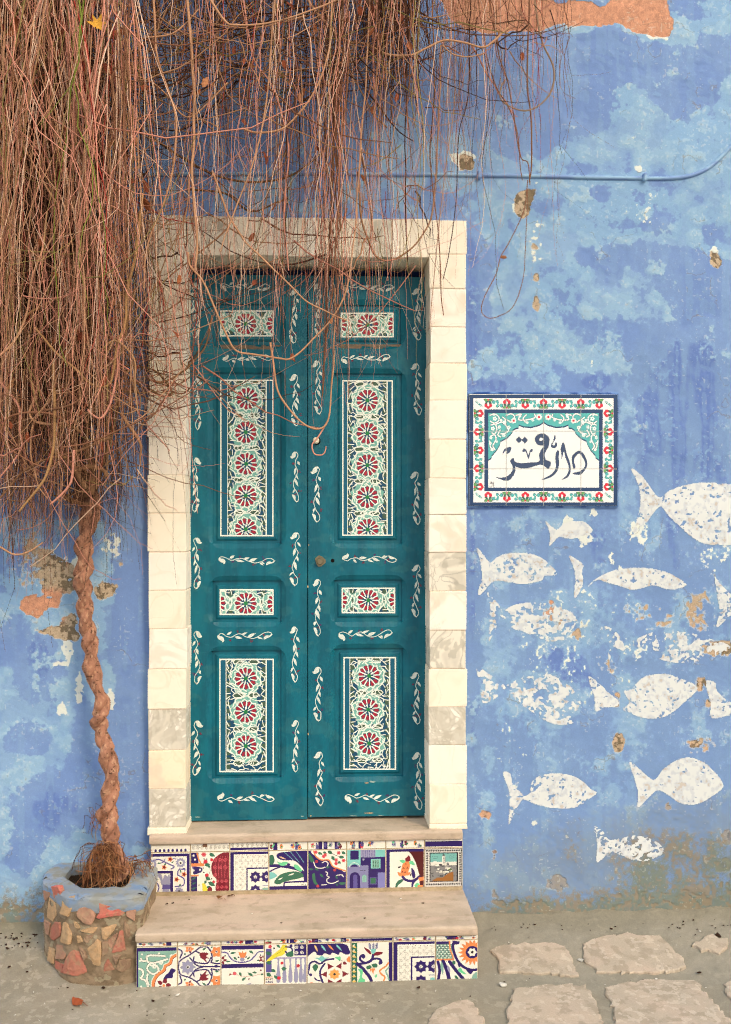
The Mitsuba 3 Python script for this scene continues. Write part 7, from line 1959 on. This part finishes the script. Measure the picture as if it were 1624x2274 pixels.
def lobed_leaf(c, size, rot, cup=.25, seed=0):
    """a five lobed leaf, slightly cupped"""
    pts = []
    for k in range(5):
        a = math.radians(-110 + k * 55)
        for da, rr in ((-20, .52), (-9, .82), (0, 1.0), (9, .78), (22, .5)):
            pts.append((rr * (1 if k != 2 else 1.15) * math.sin(a + math.radians(da)), rr * (1 if k != 2 else 1.15) * math.cos(a + math.radians(da))))
    pts += [(.1, -.45), (0, -.2), (-.1, -.45)]
    p = np.array(pts)
    g = Polygon(p).buffer(0)
    g = max(polys(g), key=lambda q: q.area)
    v, f = trimesh.creation.triangulate_polygon(g, engine='earcut')
    vv, ff = trimesh.remesh.subdivide_to_size(np.column_stack([v, 0 * v[:, 0]]), f, .3)
    r2 = (vv[:, :2] ** 2).sum(1)
    vv[:, 2] = cup * r2 + .12 * np.sin(vv[:, 0] * 5 + seed) * r2
    ca, sa = math.cos(rot), math.sin(rot)
    x, y = vv[:, 0] * ca - vv[:, 1] * sa, vv[:, 0] * sa + vv[:, 1] * ca
    return np.column_stack([x, -vv[:, 2], y]) * size + c, ff


lv = MB()
v, f = lobed_leaf(V(216, 54, -.68), .032, -.5)
lv.add(v, f, lin(236, 178, 78) * (.85 + .3 * meshkit.fbm(v * 120, 3, 2))[:, None])
lv.add(*tube(np.array([V(205, 46, -.67), V(196, 38, -.66), V(190, 28, -.66)]), .0012, 4), lin(190, 150, 90))
lv.put('climbing_vine__yellow_leaf', 'fibre', 'single bright yellow lobed leaf near the top left', smooth=True)

# ------------------------------------------------------------------ small things on the ground and steps
def fallen(px, py, s, seed, label, col, z=None, Y=None):
    p = on_ground(px, py) if z is None else EYE + ray(px, py) * ((z - EYE[2]) / ray(px, py)[2])
    v, f = curled_leaf(np.zeros(3), s, seed, .5)
    v = v - v.mean(0)
    v = np.column_stack([v[:, 0], v[:, 2], v[:, 1] * .8])
    v[:, 2] -= v[:, 2].min()
    mb = MB()
    mb.add(v + p + np.array([0, 0, .004 if z is None else .001]), f, col * (.7 + .6 * meshkit.fbm(v * 140, 3, seed)[:, None]))
    st = np.array([[0, 0, .006], [.35, -.1, .012], [.62, -.3, .006]]) * [s, s, 1.0]
    mb.add(*tube(st + p, .0011, 4), col * .7)
    mb.put('fallen_leaf', 'fibre', label, 'leaf', None, None, smooth=True)


fallen(172, 2232, .062, 3, 'curled reddish brown leaf lying alone on the ground at the lower left', lin(170, 92, 62))
fallen(488, 2000, .042, 8, 'dry brown leaf lying on the lower step near its left end', lin(176, 132, 92), ZS2)
fallen(512, 1992, .030, 12, 'darker scrap of dry leaf behind the brown leaf on the lower step', lin(120, 84, 58), ZS2)
CHIPS = [(395, 2212, .012, 'white'), (75, 2205, .006, 'white'), (668, 2202, .007, 'white'), (1118, 2190, .02, 'white'), (1252, 2108, .006, 'white'), (1555, 2070, .006, 'white'), (1290, 2135, .016, 'white'), (1458, 2176, .007, 'white'), (1130, 2095, .007, 'white'), (1390, 2220, .006, 'white'),
         (1595, 2080, .022, 'dark'), (1553, 2162, .012, 'dark'), (1230, 2112, .01, 'dark'), (280, 2180, .02, 'dark'), (255, 2175, .012, 'dark'), (60, 2160, .007, 'dark'), (108, 2168, .006, 'dark'), (150, 2195, .006, 'dark'), (230, 2196, .012, 'dark'), (930, 2196, .012, 'dark'), (1205, 2110, .006, 'dark'), (1480, 2130, .006, 'dark'), (1545, 2078, .006, 'dark'), (20, 2150, .01, 'dark'), (340, 2225, .01, 'dark'), (1660, 2100, .01, 'dark')]
_r = np.random.default_rng(55)
CHIPS += [(float(_r.uniform(0, 1640)), float(_r.uniform(2080, 2274)), float(_r.uniform(.002, .005)), 'dark' if _r.random() < .6 else 'white') for _ in range(170)]
CHIPS += [(float(_r.uniform(1070, 1640)), float(_r.uniform(2040, 2068)), float(_r.uniform(.003, .008)), 'dark') for _ in range(40)] + [(float(_r.uniform(0, 130)), float(_r.uniform(2075, 2110)), float(_r.uniform(.003, .010)), 'dark') for _ in range(50)]
CHIPS = [c for c in CHIPS if not (290 < c[0] < 1070 and c[1] < 2196) and not (88 < c[0] < 300 and c[1] < 2172)]
ch = {'white': MB(), 'dark': MB()}
rg = np.random.default_rng(31)
for x, y, s, c in CHIPS:
    m = chamfer_box(-s * .6, s * .6, -s * .4, s * .4, 0, s * .35, s * .12, s * .18, rg)
    m.apply_transform(trimesh.transformations.rotation_matrix(rg.uniform(0, 6.3), [0, 0, 1]))
    ch[c].add(m.vertices + on_ground(x, y) + [0, 0, .002], m.faces, (lin(222, 220, 210) if c == 'white' else lin(66, 50, 40)) * rg.uniform(.8, 1.1))
for x, y, s, c in ((370, 2008, .009, 'dark'), (384, 2006, .008, 'dark'), (420, 1998, .006, 'dark'), (810, 2040, .006, 'dark'), (940, 2006, .008, 'dark'), (735, 1998, .006, 'white'), (890, 1996, .006, 'white'), (560, 2030, .005, 'white'), (625, 2050, .005, 'dark')):
    m = chamfer_box(-s * .6, s * .6, -s * .4, s * .4, 0, s * .3, s * .12, s * .18, rg)
    p = EYE + ray(x, y) * ((ZS2 - EYE[2]) / ray(x, y)[2])
    ch[c].add(m.vertices + p, m.faces, (lin(222, 220, 210) if c == 'white' else lin(60, 46, 38)) * rg.uniform(.8, 1.1))
for c in ch:
    ch[c].put('ground_litter', 'fibre', 'scattered ' + ('white plaster chips' if c == 'white' else 'dark bits of twig and bark') + ' lying on the ground and lower step', None, None, 'stuff')
